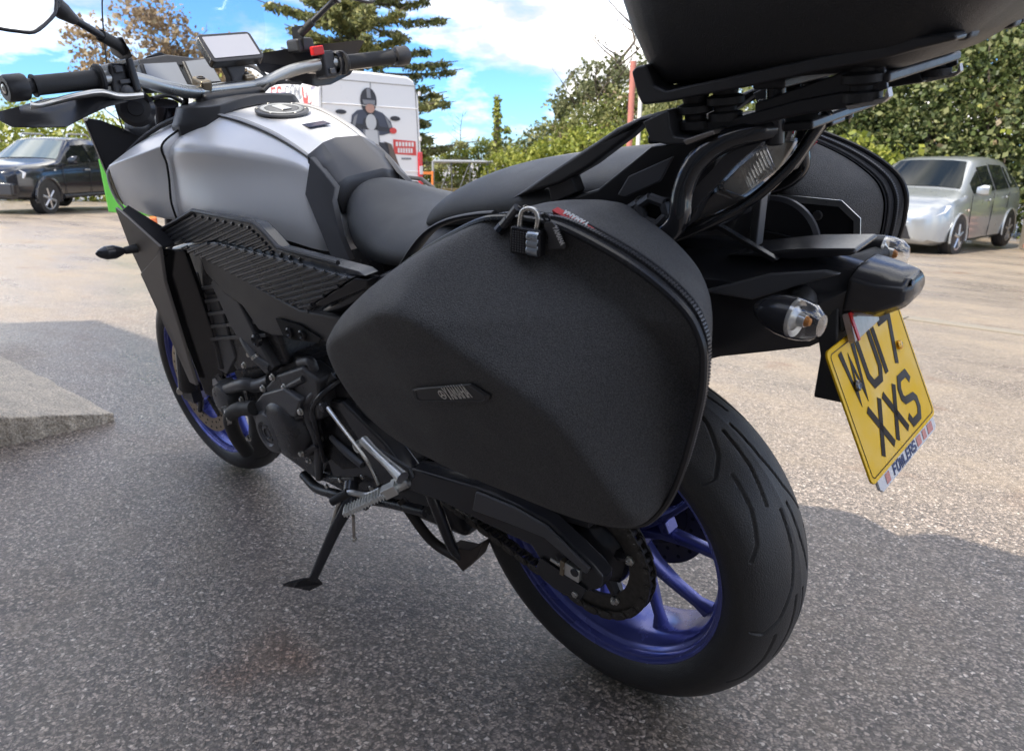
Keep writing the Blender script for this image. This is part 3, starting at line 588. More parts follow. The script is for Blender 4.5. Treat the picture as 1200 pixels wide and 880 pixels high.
# red and white pole
P0 = Vector((7.682, -11.37, 2.321)); zg = gz(P0.x, P0.y)
rp_1 = thing('sign_post', 'tall red post with a white pole beside it in front of the hedge', 'post', (P0.x, P0.y, zg))
tube('red_post', [(0, 0, 0), (0, 0, 3.1)], .055, mat('faded red', (.45, .17, .13), .6, var=.2), rp_1, n=12)
pv = Vector((-v.y, v.x, 0)); tube('white_pole', [(-.12, -.11, 0), (-.12, -.11, 2.7)], .04, mat('white pole', (.7, .68, .64), .5), rp_1, n=10)
for z in (.7, .95, 1.2): box('post_board', (-.05, -.10, z), (.06, .60, .08), mat('grey board', (.42, .38, .34), .7), rp_1)

# ================================================================== trees, hedges
def leaf_mat(name, c0, c1, c2, tr=.4):
    mt = bpy.data.materials.new(name); mt.use_nodes = True; t = mt.node_tree; t.nodes.clear(); l = t.links.new
    o = t.nodes.new('ShaderNodeOutputMaterial'); d = t.nodes.new('ShaderNodeBsdfPrincipled'); tr_ = t.nodes.new('ShaderNodeBsdfTranslucent'); mx = t.nodes.new('ShaderNodeMixShader'); mx.inputs[0].default_value = tr
    d.inputs['Roughness'].default_value = .5
    ge = t.nodes.new('ShaderNodeNewGeometry'); rp = t.nodes.new('ShaderNodeValToRGB'); e = rp.color_ramp.elements
    e[0].color = (*c0, 1); e[1].color = (*c2, 1); q = e.new(.55); q.color = (*c1, 1)
    l(ge.outputs['Random Per Island'], rp.inputs[0]); l(rp.outputs[0], d.inputs['Base Color']); l(rp.outputs[0], tr_.inputs['Color'])
    l(d.outputs[0], mx.inputs[1]); l(tr_.outputs[0], mx.inputs[2]); l(mx.outputs[0], o.inputs[0]); return mt
L_YG = leaf_mat('yellow green leaves', (.12, .16, .025), (.27, .31, .05), (.46, .46, .10))
L_DK = leaf_mat('dark ivy leaves', (.055, .078, .028), (.14, .185, .06), (.34, .35, .15))
L_MD = leaf_mat('mixed hedge leaves', (.08, .10, .03), (.18, .20, .06), (.34, .33, .14))
L_CO = leaf_mat('conifer needles', (.08, .095, .035), (.20, .22, .075), (.38, .36, .14), .25)
L_BR = leaf_mat('brown spring leaves', (.20, .13, .07), (.34, .25, .15), (.46, .38, .25), .4)
L_GR = leaf_mat('grey green leaves', (.09, .11, .05), (.19, .21, .09), (.33, .33, .17))
BARK = mat('bark', (.10, .08, .06), .9, var=.4, vscale=6, bump=1, bscale=30)
def leaves(name, blobs, n, size, mt, parent, seed, shell=.55, clump=1.6, asp=1.5, thr=-.12):
    rnd = np.random.default_rng(seed); vol = np.array([b[1][0]*b[1][1]*b[1][2] for b in blobs])**.67; pr = vol/vol.sum()
    CC = np.array([tuple(b[0]) for b in blobs]); RR = np.array([b[1] for b in blobs]); K = int(n*2.2)
    i = rnd.choice(len(blobs), p=pr, size=K); d = rnd.normal(size=(K, 3)); d /= np.linalg.norm(d, axis=1)[:, None]
    pts = CC[i]+d*RR[i]*(1-(rnd.random(K)**1.6)*shell)[:, None]*(1+.10*rnd.normal(size=K))[:, None]
    q = pts*clump*2.2; ns = (np.sin(q[:, 0]*1.3+1.7*np.sin(q[:, 1]*.9))+np.sin(q[:, 1]*1.7+1.3*np.sin(q[:, 2]*1.1))+np.sin(q[:, 2]*1.5+1.9*np.sin(q[:, 0]*.7)))/3
    pts = pts[ns > thr*2.2][:n]
    P = np.array(pts); N_ = len(P)
    a = rnd.normal(size=(N_, 3)); a /= np.linalg.norm(a, axis=1)[:, None]; b = rnd.normal(size=(N_, 3)); b -= a*(a*b).sum(1)[:, None]; b /= np.linalg.norm(b, axis=1)[:, None]
    s = size*(.45+1.1*rnd.random(N_)**1.5)[:, None]
    V = np.stack([P-a*s*asp/2, P+b*s*.5, P+a*s*asp/2, P-b*s*.5], 1).reshape(-1, 3)-np.array(ORG)
    F_ = np.arange(N_*4).reshape(-1, 4)
    me = bpy.data.meshes.new(name); me.from_pydata(V.tolist(), [], F_.tolist())
    return link(name, me, mt, parent, smooth=0)
def limbs(base, top, r0, n, spread, seed, parent, name='trunk', bend=.3, twig=True, lo=.35):
    rnd = random.Random(seed); base, top = Vector(base), Vector(top); H = (top-base).length
    g = G(); P = [base.lerp(top, k/6)+Vector((rnd.uniform(-1, 1), rnd.uniform(-1, 1), 0))*H*.015*k for k in range(7)]
    g_tube(g, P, [r0*(1-.14*k) for k in range(7)], 9)
    for k in range(n):
        t = lo+(.98-lo)*(k+rnd.random()*.5)/n; o = P[int(t*6)].lerp(P[min(6, int(t*6)+1)], (t*6) % 1); a = rnd.uniform(0, 6.28); L_ = spread*(1.15-t*.6)*rnd.uniform(.6, 1.1)
        e = o+Vector((math.cos(a)*L_, math.sin(a)*L_, L_*rnd.uniform(.25, .9))); m_ = o.lerp(e, .5)+Vector((rnd.uniform(-.1, .1), rnd.uniform(-.1, .1), -.06))*L_
        q = smooth_path([o, m_, e], 4); g_tube(g, q, [r0*.36*(1-t*.5), r0*.22*(1-t*.5), r0*.05], 6)
        if twig:
            for _ in range(5):
                u = rnd.uniform(.3, 1); s_ = o.lerp(e, u); b_ = rnd.uniform(0, 6.28); l2 = L_*rnd.uniform(.2, .5)
                g_tube(g, [s_, s_+Vector((math.cos(b_)*l2*.7, math.sin(b_)*l2*.7, l2*.7))], [r0*.09, r0*.02], 5)
    return g.build(name, BARK, parent)
CAMP = Vector((-.662, 1.092, .92))
def vdirs(px):                                # heading and sideways unit vectors for a spot in the background
    v_ = Vector((px[0], px[1], 0))-Vector((CAMP.x, CAMP.y, 0)); v_.normalize(); return v_, Vector((v_.y, -v_.x, 0))   # right of picture
def plant(name, label, cat, spot, group=None):
    global ORG
    b = (spot[0], spot[1], gz(spot[0], spot[1])); ORG = Vector((0, 0, 0)); o = thing(name, label, cat, b, (0, 0, 0), group); ORG = Vector(b); return o, Vector(b)
def blobrow(b, right, fwd, specs):            # specs: (sideways, depth, height of centre, rx, ry, rz)
    return [((b+right*s+fwd*d+Vector((0, 0, h))), (rx, ry, rz)) for s, d, h, rx, ry, rz in specs]
def m_at(D_): return D_/890.2                 # metres per photo pixel at a distance
def hedge(name, label, spot, specs, n, size, mt, seed, trunk=True, cat='hedge', clump=1.6, group=None, thr=-.12, shell=.55, mix=None):
    o, b = plant(name, label, cat, spot, group); v_, r_ = vdirs(b)
    bl = blobrow(b, r_, v_, specs); leaves('crown', bl, n, size, mt, o, seed, clump=clump, thr=thr, shell=shell)
    g = G(); rnd = random.Random(seed)
    for c_, rr in bl:
        for _ in range(3):
            q = Vector((c_[0]+rnd.uniform(-.4, .4)*rr[0], c_[1]+rnd.uniform(-.4, .4)*rr[1], 0)); q.z = b.z-.1
            g_tube(g, [q, q.lerp(Vector(c_), .6), Vector((q.x, q.y, c_[2]+rr[2]*.6))], [.06, .04, .015], 6)
    g.build('stems', BARK, o)
    if mix:
        for m2, n2, t2, sd2 in mix: leaves('crown', bl, n2, size, m2, o, sd2, clump=clump*.8, thr=t2, shell=shell*.5)
    return o
HG = 'hedges and bushes around the car park'
# left: hedge behind the pickup
hedge('hedge', 'sunlit yellow-green hedge behind the pickup truck', (25.11, -6.965, 0.1634), [(-5, 0, .9, 2.6, 1.2, 1.5), (-2.4, 0, 1.0, 2.0, 1.2, 1.6), (-.6, .3, 1.2, 1.8, 1.2, 1.8), (1.2, 0, 1.1, 1.8, 1.2, 1.7), (3.0, .3, 1.3, 1.8, 1.2, 1.9), (5.0, .5, 1.4, 2.2, 1.2, 2.0)], 20000, .10, L_YG, 11)
o, b = plant('bare_tree', 'thin tree with sparse brown leaves above the handlebar', 'tree', (26.61, -11.41, 0.515)); v_, r_ = vdirs(b)
limbs(b, b+Vector((0, 0, 5.4)), .14, 16, 2.4, 5, o, lo=.3)
leaves('crown', blobrow(b, r_, v_, [(-1.6, 0, 4.0, 1.5, 1.3, 1.0), (.4, 0, 4.6, 1.4, 1.3, 1.2), (1.8, 0, 4.2, 1.3, 1.2, 1.0), (-.3, 0, 5.9, 1.5, 1.2, .9), (-2.2, 0, 5.2, .9, .8, .7)]), 5200, .12, L_BR, o, 6, shell=.95, clump=2.2, thr=.03)
o, b = plant('bare_tree', 'small twiggy brown tree left of the tall conifer', 'tree', (28.47, -14.41, 0.4911)); v_, r_ = vdirs(b)
limbs(b, b+Vector((0, 0, 5.0)), .10, 12, 1.6, 9, o, lo=.3)
leaves('crown', blobrow(b, r_, v_, [(.0, 0, 5.2, 1.0, 1.0, 1.0), (-.5, 0, 4.2, .9, .8, .9)]), 1600, .10, L_BR, o, 7, shell=.95, clump=2.4, thr=.03)
# tall conifer behind the van
o, b = plant('conifer', 'tall cypress with drooping tiered branches behind the white van', 'tree', (20.11, -14.55, 0.2192)); v_, r_ = vdirs(b)
g = G(); g_tube(g, [b+Vector((0, 0, -.2)), b+Vector((0, 0, 5)), b+Vector((.1, 0, 9.5))], [.30, .2, .04], 10); rnd = random.Random(3)
bl = []
for k in range(130):
    h = .8+8.2*(k/130); a = rnd.uniform(0, 6.28); Lb = (4.0-.22*h)*rnd.uniform(.6, 1.15); dx, dy = math.cos(a), math.sin(a)
    st_ = b+Vector((0, 0, h)); e = st_+Vector((dx*Lb, dy*Lb, rnd.uniform(.05, .45))); mdl = st_.lerp(e, .55)+Vector((0, 0, -.12))
    g_tube(g, smooth_path([st_, mdl, e], 3), [.06, .04, .012], 5)
    for t in (.3, .5, .68, .84, .97):
        q = smooth_path([st_, mdl, e], 3)[min(6, int(t*6))]; bl.append((q+Vector((0, 0, -.05)), (.42*(1.2-t*.6), .42*(1.2-t*.6), .12)))
g.build('trunk', BARK, o)
leaves('crown', bl, 70000, .07, L_CO, o, 21, shell=.9, clump=.01, asp=2.4, thr=-9)
# slim ivy column and bushes by the gate
o, b = plant('ivy_post', 'slim ivy-covered dead trunk standing beside the gate', 'tree', (15.8, -16.38, 0.6928)); v_, r_ = vdirs(b)
g = G(); g_tube(g, [b, b+Vector((0, 0, 2.2)), b+Vector((.02, 0, 3.35))], [.13, .10, .04], 8); g_tube(g, [b+Vector((0, 0, 2.5)), b+r_*.35+Vector((0, 0, 2.45))], [.04, .015], 6); g.build('trunk', BARK, o)
leaves('crown', [(b+Vector((0, 0, .4+.24*k)), (.26-.012*k, .26-.012*k, .2)) for k in range(13)]+[(b+r_*.3+Vector((0, 0, 2.45)), (.14, .1, .12))], 2400, .07, L_YG, o, 31, shell=.7, thr=-9)
hedge('bush', 'light green bushes behind the gate between conifer and ivy trunk', (20.77, -19.9, 0.2434), [(-1.6, 0, 1.1, .9, .7, 1.1), (-.4, 0, 1.2, .8, .7, 1.0), (.6, 0, 1.6, .7, .6, .9), (1.4, 0, 1.0, .9, .7, 1.2)], 7000, .09, L_YG, 41, cat='bush', group=HG)
o, b = plant('bare_tree', 'faint bare sapling rising above the bushes by the gate', 'tree', (23.86, -22.46, 0.3994)); limbs(b, b+Vector((0, 0, 3.6)), .05, 12, .9, 19, o, lo=.4)
# hedge bank right of the gate
hedge('hedge', 'bright yellow-green hedge bank behind the pillion seat', (12.74, -15.07, 0.3851), [(-.9, 0, .7, .9, .8, 1.1), (.1, .2, .9, .9, .8, 1.2), (1.0, .3, 1.0, .9, .8, 1.4), (1.9, .2, 1.0, 1.0, .8, 1.4), (2.8, 0, 1.0, 1.0, .8, 1.5), (3.8, 0, 1.0, 1.0, .8, 1.6), (4.8, 0, 1.0, 1.1, .8, 1.6)], 42000, .072, L_YG, 51, group=HG)
hedge('bush', 'olive bramble mound rising behind the yellow-green hedge', (13.64, -18.18, 0.6044), [(-2.2, 0, 1.2, 1.1, .9, 1.0), (-1.1, 0, 1.7, 1.1, .9, 1.1), (0, 0, 2.1, 1.1, .9, 1.2), (1.1, 0, 2.5, 1.2, .9, 1.2), (2.3, 0, 2.6, 1.2, .9, 1.3), (3.6, 0, 2.6, 1.3, .9, 1.3), (0, 0, .9, 3, 1, 1)], 44000, .075, L_MD, 61, cat='bush', group=HG, mix=[(L_BR, 3000, .1, 9), (L_YG, 4000, .1, 12)])
o, b = plant('leafy_tree', 'loose tree with bare upper branches above the bramble mound', 'tree', (15.5, -21.77, 0.8522)); v_, r_ = vdirs(b)
limbs(b, b+r_*.5+Vector((0, 0, 6.6)), .16, 18, 2.6, 15, o, lo=.3)
leaves('crown', blobrow(b, r_, v_, [(-1.6, 0, 3.2, .7, .7, .9), (-.7, 0, 4.0, .9, .8, .9), (.4, 0, 4.3, 1.0, .9, .9), (1.5, 0, 4.2, 1.0, .9, 1.1), (2.6, 0, 4.4, 1.2, .9, 1.3)]), 12000, .09, L_GR, o, 71, shell=.9, clump=2.0, thr=.0)
# right: ivy bank behind the silver car
hedge('hedge', 'dense dark ivy-covered hedge towering behind the silver car', (3.715, -18.42, 0.6109), [(-3.6, .6, 1.8, 1.3, 1.0, 2.2), (-2.2, .3, 2.1, 1.4, 1.1, 2.3), (-.8, 0, 2.3, 1.4, 1.1, 2.6), (.8, 0, 2.5, 1.5, 1.1, 2.8), (2.4, 0, 2.5, 1.5, 1.1, 2.9), (4.0, 0, 2.5, 1.6, 1.1, 2.9), (5.6, 0, 2.5, 1.6, 1.1, 3.0), (0, .8, 4.2, 3, 1, 1.4), (-2, 2.0, 2.0, 2.6, .8, 2.2), (1.5, 2.0, 2.4, 2.6, .8, 2.6), (5, 2.0, 2.4, 2.8, .8, 2.8)], 110000, .078, L_DK, 81, clump=2.0, thr=-.28, shell=.75, mix=[(L_GR, 9000, .05, 5), (L_BR, 2500, .12, 6), (L_YG, 3500, .15, 8)])
hedge('bush', 'bright yellow-green bush low between the right case and the silver car', (4.761, -16.07, 0.4856), [(-1.6, 0, .9, .9, .7, 1.1), (-.5, 0, 1.0, .8, .7, 1.1), (.4, 0, .8, .8, .7, 1.0), (1.2, .3, .7, .7, .6, .8)], 9000, .10, L_YG, 91, cat='bush', group=HG)
hedge('bush', 'yellow flowering plant tumbling over the brick planter', (1.555, -15.46, 0.1831), [(.1, 0, .75, .45, .35, .28), (.6, 0, .8, .4, .35, .3)], 700, .07, L_YG, 95, cat='bush', group=HG)
hedge('hedge', 'mixed green hedge seen under the top case rack', (9.109, -18.62, 0.5344), [(-2.4, 0, 1.2, 1.4, .9, 1.8), (-.8, 0, 1.4, 1.4, .9, 2.0), (.9, 0, 1.5, 1.4, .9, 2.1), (2.5, 0, 1.5, 1.4, .9, 2.2)], 16000, .11, L_MD, 101, group=HG)
ORG = Vector((0, 0, 0))

# ================================================================== motorcycle
ORG = Vector((0, 0, 0))
bike = thing('motorcycle', 'silver and black touring motorcycle with blue wheels leaning on its side stand', 'motorcycle', (0, 0, .004), (-LEAN, 0, 0))

def catm(pts, n):
    return [(p.x, p.y) for p in smooth_path([Vector((a, b, 0)) for a, b in pts], n)]
def tyre(name, c, k, parent, prof, NA=900, grooves=None, reps=8):
    half = catm(prof, 17 if grooves and NA > 900 else 7); pr = half+[(-y, r) for y, r in reversed(half[:-1])]
    pr = np.array(pr); s = np.concatenate([[0], np.cumsum(np.hypot(*np.diff(pr, axis=0).T))]); s -= s[-1]/2
    n = len(pr); th = np.linspace(0, 2*np.pi, NA, endpoint=False)
    Y = np.repeat(pr[:, 0][None], NA, 0); Rr = np.repeat(pr[:, 1][None], NA, 0); S = np.repeat(-s[None], NA, 0); T = np.repeat(th[:, None], n, 1)
    if grooves:
        dmin = np.full(Y.shape, 9.); per = 2*np.pi/reps
        for side in (1, -1):
            for gi in grooves:
                for i in range(len(gi)-1):
                    (p0, s0), (p1, s1) = gi[i], gi[i+1]
                    off = 0 if side > 0 else .5
                    ph = (T/per-off) % 1.0
                    for sh in (-1, 0, 1):
                        X = (ph+sh)*per*.3; a = np.array([p0*per*.3, s0*side]); b = np.array([p1*per*.3, s1*side]); d = b-a
                        q = np.clip(((X-a[0])*d[0]+(S-a[1])*d[1])/(d@d), 0, 1)
                        dmin = np.minimum(dmin, np.hypot(X-a[0]-q*d[0], S-a[1]-q*d[1]))
        q_ = np.clip(1-(dmin-.0010)/.0026, 0, 1); dep = .0038*q_*q_*(3-2*q_); Rr = Rr-dep
    V = np.stack([c[0]+Rr*np.cos(T), c[1]+Y, c[2]+Rr*np.sin(T)], -1).reshape(-1, 3)
    i, j = np.meshgrid(np.arange(NA), np.arange(n-1), indexing='ij'); i2 = (i+1) % NA
    Fc = np.stack([i*n+j, i2*n+j, i2*n+j+1, i*n+j+1], -1).reshape(-1, 4)
    me = bpy.data.meshes.new(name); me.from_pydata(V.tolist(), [], Fc.tolist())
    bm = bmesh.new(); bm.from_mesh(me); bmesh.ops.recalc_face_normals(bm, faces=bm.faces); bm.to_mesh(me); bm.free()
    return link(name, me, TYRE, parent, smooth=50)
RAX = (0, 0, .3145); FAX = (1.44, 0, .2985)
def wheel(name, c, hw, reps, discs, prof, grooves, NA, rimy):
    k = rimy/.075
    rim = lathe(name, c, (0, 1, 0), [(.229, rimy), (.226, rimy+.002), (.2225, rimy+.001), (.2205, rimy-.004), (.2165, rimy-.005), (.2145, rimy-.010), (.2145, rimy-.016), (.2085, rimy-.020), (.2055, rimy-.028), (.199, rimy*.45), (.197, rimy*.3), (.197, 0), (.200, -rimy*.5), (.207, -rimy+.022), (.213, -rimy+.006), (.219, -rimy-.001), (.225, -rimy-.002), (.229, -rimy)], BLUE, bike, n=128)
    tyre('tyre', c, 1, rim, prof, NA, grooves, reps)
    lathe('hub', c, (0, 1, 0), [(.02, .068), (.042, .068), (.046, .05), (.052, .032), (.054, 0), (.052, -.032), (.046, -.05), (.042, -.068), (.02, -.068)], BLUE, rim, n=40)
    for q in range(5):
        a0 = q*72+16
        g = G(); an = R(a0)
        # node web with an opening, then two diverging arms
        for sgn in (-1, 1):
            pts = []
            for (r_, da, w_, h_) in ((.046, 8, .012, .022), (.085, 9, .0085, .017), (.13, 13, .0068, .0135), (.175, 16.5, .0066, .012), (.203, 19, .011, .018)):
                aa = an+sgn*R(da); cx = c[0]+r_*math.cos(aa); cz = c[2]+r_*math.sin(aa); tx, tz = -math.sin(aa), math.cos(aa)
                sec = []
                for (u_, v_) in ((-1, -.45), (-.6, -1), (.6, -1), (1, -.45), (1, .45), (.6, 1), (-.6, 1), (-1, .45)):
                    sec.append((cx+tx*u_*w_, c[1]+v_*h_, cz+tz*u_*w_))
                pts.append(sec)
            g_loft(g, pts)
        for r_ in (.094,):
            cx, cz = c[0]+r_*math.cos(an), c[2]+r_*math.sin(an)
            g_box(g, (cx, c[1], cz), (.016, .030, .022), Matrix.Rotation(-an, 3, 'Y'))
        g.build('spoke', BLUE, rim, smooth=50, bevel=.002)
    return rim
rprof = [(.064, .222), (.077, .2275), (.087, .243), (.0905, .2585), (.0885, .270), (.079, .2855), (.060, .2995), (.032, .3100), (0, .3145)]
gr = [[(0, .008), (.22, .012), (.42, .026), (.58, .05), (.66, .076), (.645, .094)], [(.50, .014), (.72, .018), (.93, .030)], [(.70, .052), (.90, .056), (1.08, .070), (1.16, .086)]]
rw = wheel('rear_wheel', RAX, .09, 7, None, rprof, gr, 1350, .0745)
fprof = [(.042, .222), (.052, .2275), (.058, .240), (.0595, .252), (.056, .264), (.047, .2785), (.032, .290), (.015, .2968), (0, .2985)]
fw = wheel('front_wheel', FAX, .06, 9, None, fprof, [[(0, .006), (.3, .012), (.55, .03), (.66, .055)]], 400, .049)
def disc(name, c, y, r0, r1, t, holes, parent, mt):
    g = G(); g_lathe(g, (c[0], y, c[2]), (0, 1, 0), [(r0, 0), (r1, 0), (r1, t), (r0, t), (r0, 0)], 72)
    d = g.build(name, mt, parent, smooth=30)
    g = G()
    for k in range(holes):
        for rr, of in ((r0+(r1-r0)*.28, 0), (r0+(r1-r0)*.72, .5)):
            a = 2*math.pi*(k+of)/holes; g_lathe(g, (c[0]+rr*math.cos(a), y-.0006, c[2]+rr*math.sin(a)), (0, 1, 0), cyl_prof(.0038, t+.0012, .0003), 8)
    g.build('drill_holes', GROOVE, d)
    return d
disc('brake_disc', RAX, -.082, .078, .1225, .005, 22, bike, mat('dark disc steel', (.1, .095, .09), .3, metal=.9))
lathe('disc_carrier', (0, -.079, .3145), (0, 1, 0), [(.02, 0), (.08, 0), (.08, .004), (.02, .004)], SATIN, bike)
for s in (1, -1):
    d = disc('brake_disc', FAX, s*.066-.0025, .108, .149, .005, 26, bike, DISCM)
    g = G()
    for k in range(5):
        a = R(72*k+10); g_tube(g, [(FAX[0]+.05*math.cos(a), s*.064, FAX[2]+.05*math.sin(a)), (FAX[0]+.112*math.cos(a), s*.066, FAX[2]+.112*math.sin(a))], .009, 8)
    g.build('disc_carrier', SATIN, bike)
lathe('axle', (0, -.17, .3145), (0, 1, 0), cyl_prof(.0125, .325), STEEL, bike)
# sprocket and chain
g = G(); T = 45; rp_ = 15.875e-3*T/2/math.pi
loop = []
for k in range(T*4):
    a = 2*math.pi*k/(T*4); r_ = rp_+(-.005, .0, .005, .0)[k % 4]; loop.append((r_*math.cos(a), r_*math.sin(a)))
inner = [(.078*math.cos(2*math.pi*k/(T*4)), .078*math.sin(2*math.pi*k/(T*4))) for k in range(T*4)]
n = T*4; CY = .098; vs = []
for y in (CY-.0035, CY+.0035):
    vs += [(x, y, .3145+z) for x, z in loop]; vs += [(x, y, .3145+z) for x, z in inner]
fs = []
for k in range(n):
    k2 = (k+1) % n
    fs += [(k, k2, n+k2, n+k), (2*n+k, 3*n+k, 3*n+k2, 2*n+k2), (k, 2*n+k, 2*n+k2, k2), (n+k, n+k2, 3*n+k2, 3*n+k)]
g.add(vs, fs); spr = g.build('rear_sprocket', CHAINM, bike, smooth=30)
lathe('sprocket_carrier', (0, .070, .3145), (0, 1, 0), [(.02, 0), (.066, 0), (.068, .006), (.066, .018), (.060, .024), (.045, .036), (.03, .042), (.02, .042)], SATIN, bike)
for k in range(5):
    a = R(72*k+20); p = (.086*math.cos(a), CY+.0035, .3145+.086*math.sin(a))
    tube('sprocket_arm', [(.05*math.cos(a), CY-.012, .3145+.05*math.sin(a)), (.09*math.cos(a), CY-.004, .3145+.09*math.sin(a))], [.015, .011], SATIN, spr, n=8)
    g = G(); g_lathe(g, p, (0, 1, 0), cyl_prof(.0085, .006, .001), 6); g_lathe(g, p, (0, 1, 0), cyl_prof(.0045, .011, .001), 10)
    g.build('sprocket_nut', STEEL, spr)
FS = Vector((.60, 0, .405)); rf = 15.875e-3*16/2/math.pi
def chain_path():
    c0 = Vector((0, 0, .3145)); d = FS-c0; D_ = d.length; al = math.atan2(d.z, d.x); be = math.acos((rp_-rf)/D_)
    pts = []
    a1 = al+be; a2 = al-be+2*math.pi
    for k in range(81):
        a = a1+(a2-a1)*k/80; pts.append(c0+Vector((math.cos(a), 0, math.sin(a)))*rp_)
    a3 = al-be; a4 = al+be
    for k in range(31):
        a = a3+(a4-a3)*k/30; pts.append(FS+Vector((math.cos(a), 0, math.sin(a)))*rf)
    pts.append(pts[0].copy()); return pts
cp = chain_path(); ln = [0]
for a, b in zip(cp, cp[1:]): ln.append(ln[-1]+(b-a).length)
NL = round(ln[-1]/15.875e-3)
def at_len(s):
    s %= ln[-1]; i = max(0, min(len(ln)-2, next(k for k in range(len(ln)) if ln[k] >= s)-1)) if s > 0 else 0
    t = (s-ln[i])/(ln[i+1]-ln[i]); return cp[i].lerp(cp[i+1], t)
g = G()
for k in range(NL):
    p = at_len(k*ln[-1]/NL); g_lathe(g, (p.x, CY-.0115, p.z), (0, 1, 0), cyl_prof(.0036, .023, .0008), 8)
chain = g.build('drive_chain', CHAINM, bike, smooth=30)
def link_mesh(out_):
    g = G(); y = .0092 if out_ else .0068
    for s in (-1, 1):
        poly = []
        for cx, a0 in ((ln[-1]/NL/2, -90), (-ln[-1]/NL/2, 90)):
            for q in range(7):
                a = R(a0+30*q); poly.append((cx+.0072*math.cos(a), s*y-.0011, .0072*math.sin(a)))
        # waist
        g_prism(g, poly, (0, .0022, 0))
    if not out_:
        for cx in (ln[-1]/NL/2, -ln[-1]/NL/2): g_lathe(g, (cx, -.0055, 0), (0, 1, 0), cyl_prof(.0051, .011, .0005), 10)
    me = bpy.data.meshes.new('link'); me.from_pydata([tuple(v) for v in g.v], [], g.f); me.materials.append(CHAINM); return me
lm = [link_mesh(True), link_mesh(False)]
for k in range(NL):
    p, q = at_len(k*ln[-1]/NL), at_len((k+1)*ln[-1]/NL); d = q-p
    o = bpy.data.objects.new('link', lm[k % 2]); col.objects.link(o); o.parent = chain
    o.location = ((p.x+q.x)/2, CY, (p.z+q.z)/2); o.rotation_euler = (0, -math.atan2(d.z, d.x), 0)
# swingarm -----------------------------------------------------------
sw = [(0.3782, 0.155, 0.3908), (0.1932, 0.155, 0.4071), (0.1098, 0.155, 0.405), (0.0373, 0.155, 0.3949), (-0.0485, 0.155, 0.346), (-0.0653, 0.155, 0.3304), (-0.0602, 0.155, 0.3065), (-0.0353, 0.155, 0.2882), (0.011, 0.155, 0.2771), (0.0528, 0.155, 0.2934), (0.082, 0.155, 0.3301), (0.1748, 0.155, 0.3325), (0.294, 0.155, 0.3401), (0.3976, 0.155, 0.333)]
sa = prism('swingarm', sw, (0, -.032, 0), SATIN, bike, bevel=.006, seg=3)
prism('swingarm_rib', [(0.1927, 0.156, 0.4043), (0.1052, 0.156, 0.4039), (0.0332, 0.156, 0.3921), (-0.0475, 0.156, 0.3445), (-0.0396, 0.156, 0.3295), (0.0434, 0.156, 0.3667), (0.1186, 0.156, 0.365), (0.2091, 0.156, 0.3599)], (0, .007, 0), GUN, sa, bevel=.004)
prism('axle_plate', [(0.0591, 0.157, 0.32), (0.0271, 0.157, 0.3129), (-0.0341, 0.157, 0.2958), (-0.0196, 0.157, 0.2684), (0.0358, 0.157, 0.2671), (0.0747, 0.157, 0.2852)], (0, .003, 0), SATIN, sa, bevel=.001)
box('adjuster_block', (-0.0098, 0.158, 0.3211), (.030, .012, .026), ALUM, sa, rot=Matrix.Rotation(R(-9), 3, 'Y'), bevel=.002)
box('adjuster_end', (0.0076, 0.162, 0.3246), (.007, .01, .030), BRONZE, sa, rot=Matrix.Rotation(R(-9), 3, 'Y'), bevel=.001)
lathe('axle_end', (-0.0175, 0.163, 0.3261), (0, 1, 0), cyl_prof(.0075, .004, .001), SATIN, sa, n=20)
tube('adjuster_bolt', [(0.0033, 0.163, 0.3254), (0.0311, 0.163, 0.3305)], .0035, STEEL, sa)
lathe('pinch_bolt', (-0.0108, 0.158, 0.2771), (0, 1, 0), cyl_prof(.006, .006, .001), STEEL, sa, n=6)
prism('swingarm', mirror_pts(sw), (0, .032, 0), SATIN, bike, bevel=.006)
prism('chain_guard', [(0.455, 0.12, 0.3492), (0.2288, 0.12, 0.3979), (0.0691, 0.12, 0.3999), (-0.0186, 0.12, 0.3955), (-0.0174, 0.12, 0.382), (0.072, 0.12, 0.3751), (0.2336, 0.12, 0.3712), (0.4629, 0.12, 0.3186)], (0, -.04, 0), BLACK, bike)
# centre stand -------------------------------------------------------
tube('centre_stand', [(0.349, 0.14, 0.347), (0.333, 0.14, 0.2986), (0.3218, 0.13, 0.2174), (0.3132, 0.12, 0.1901)], [.012, .012, .011, .010], SATIN, bike, n=12)
prism('stand_foot', [(0.3271, 0.13, 0.2152), (0.2843, 0.12, 0.2163), (0.2527, 0.11, 0.2409), (0.2681, 0.12, 0.2029), (0.3034, 0.13, 0.1635), (0.3201, 0.13, 0.177)], (.0, -.028, .0), mat('worn stand foot', (.10, .085, .075), .55, metal=.5, var=.4, vscale=60), bike, bevel=.002)
tube('stand_brace', [(0.5051, 0.1, 0.2457), (0.44, 0.09, 0.1622), (0.3516, 0.09, 0.1485)], .011, mat('worn stand tube', (.06, .052, .047), .5, metal=.4, var=.4, vscale=50), bike, n=10)
tube('centre_stand', mirror_pts([(0.349, 0.14, 0.347), (0.333, 0.14, 0.2986), (0.3218, 0.13, 0.2174), (0.3132, 0.12, 0.1901)]), .011, SATIN, bike, n=12)
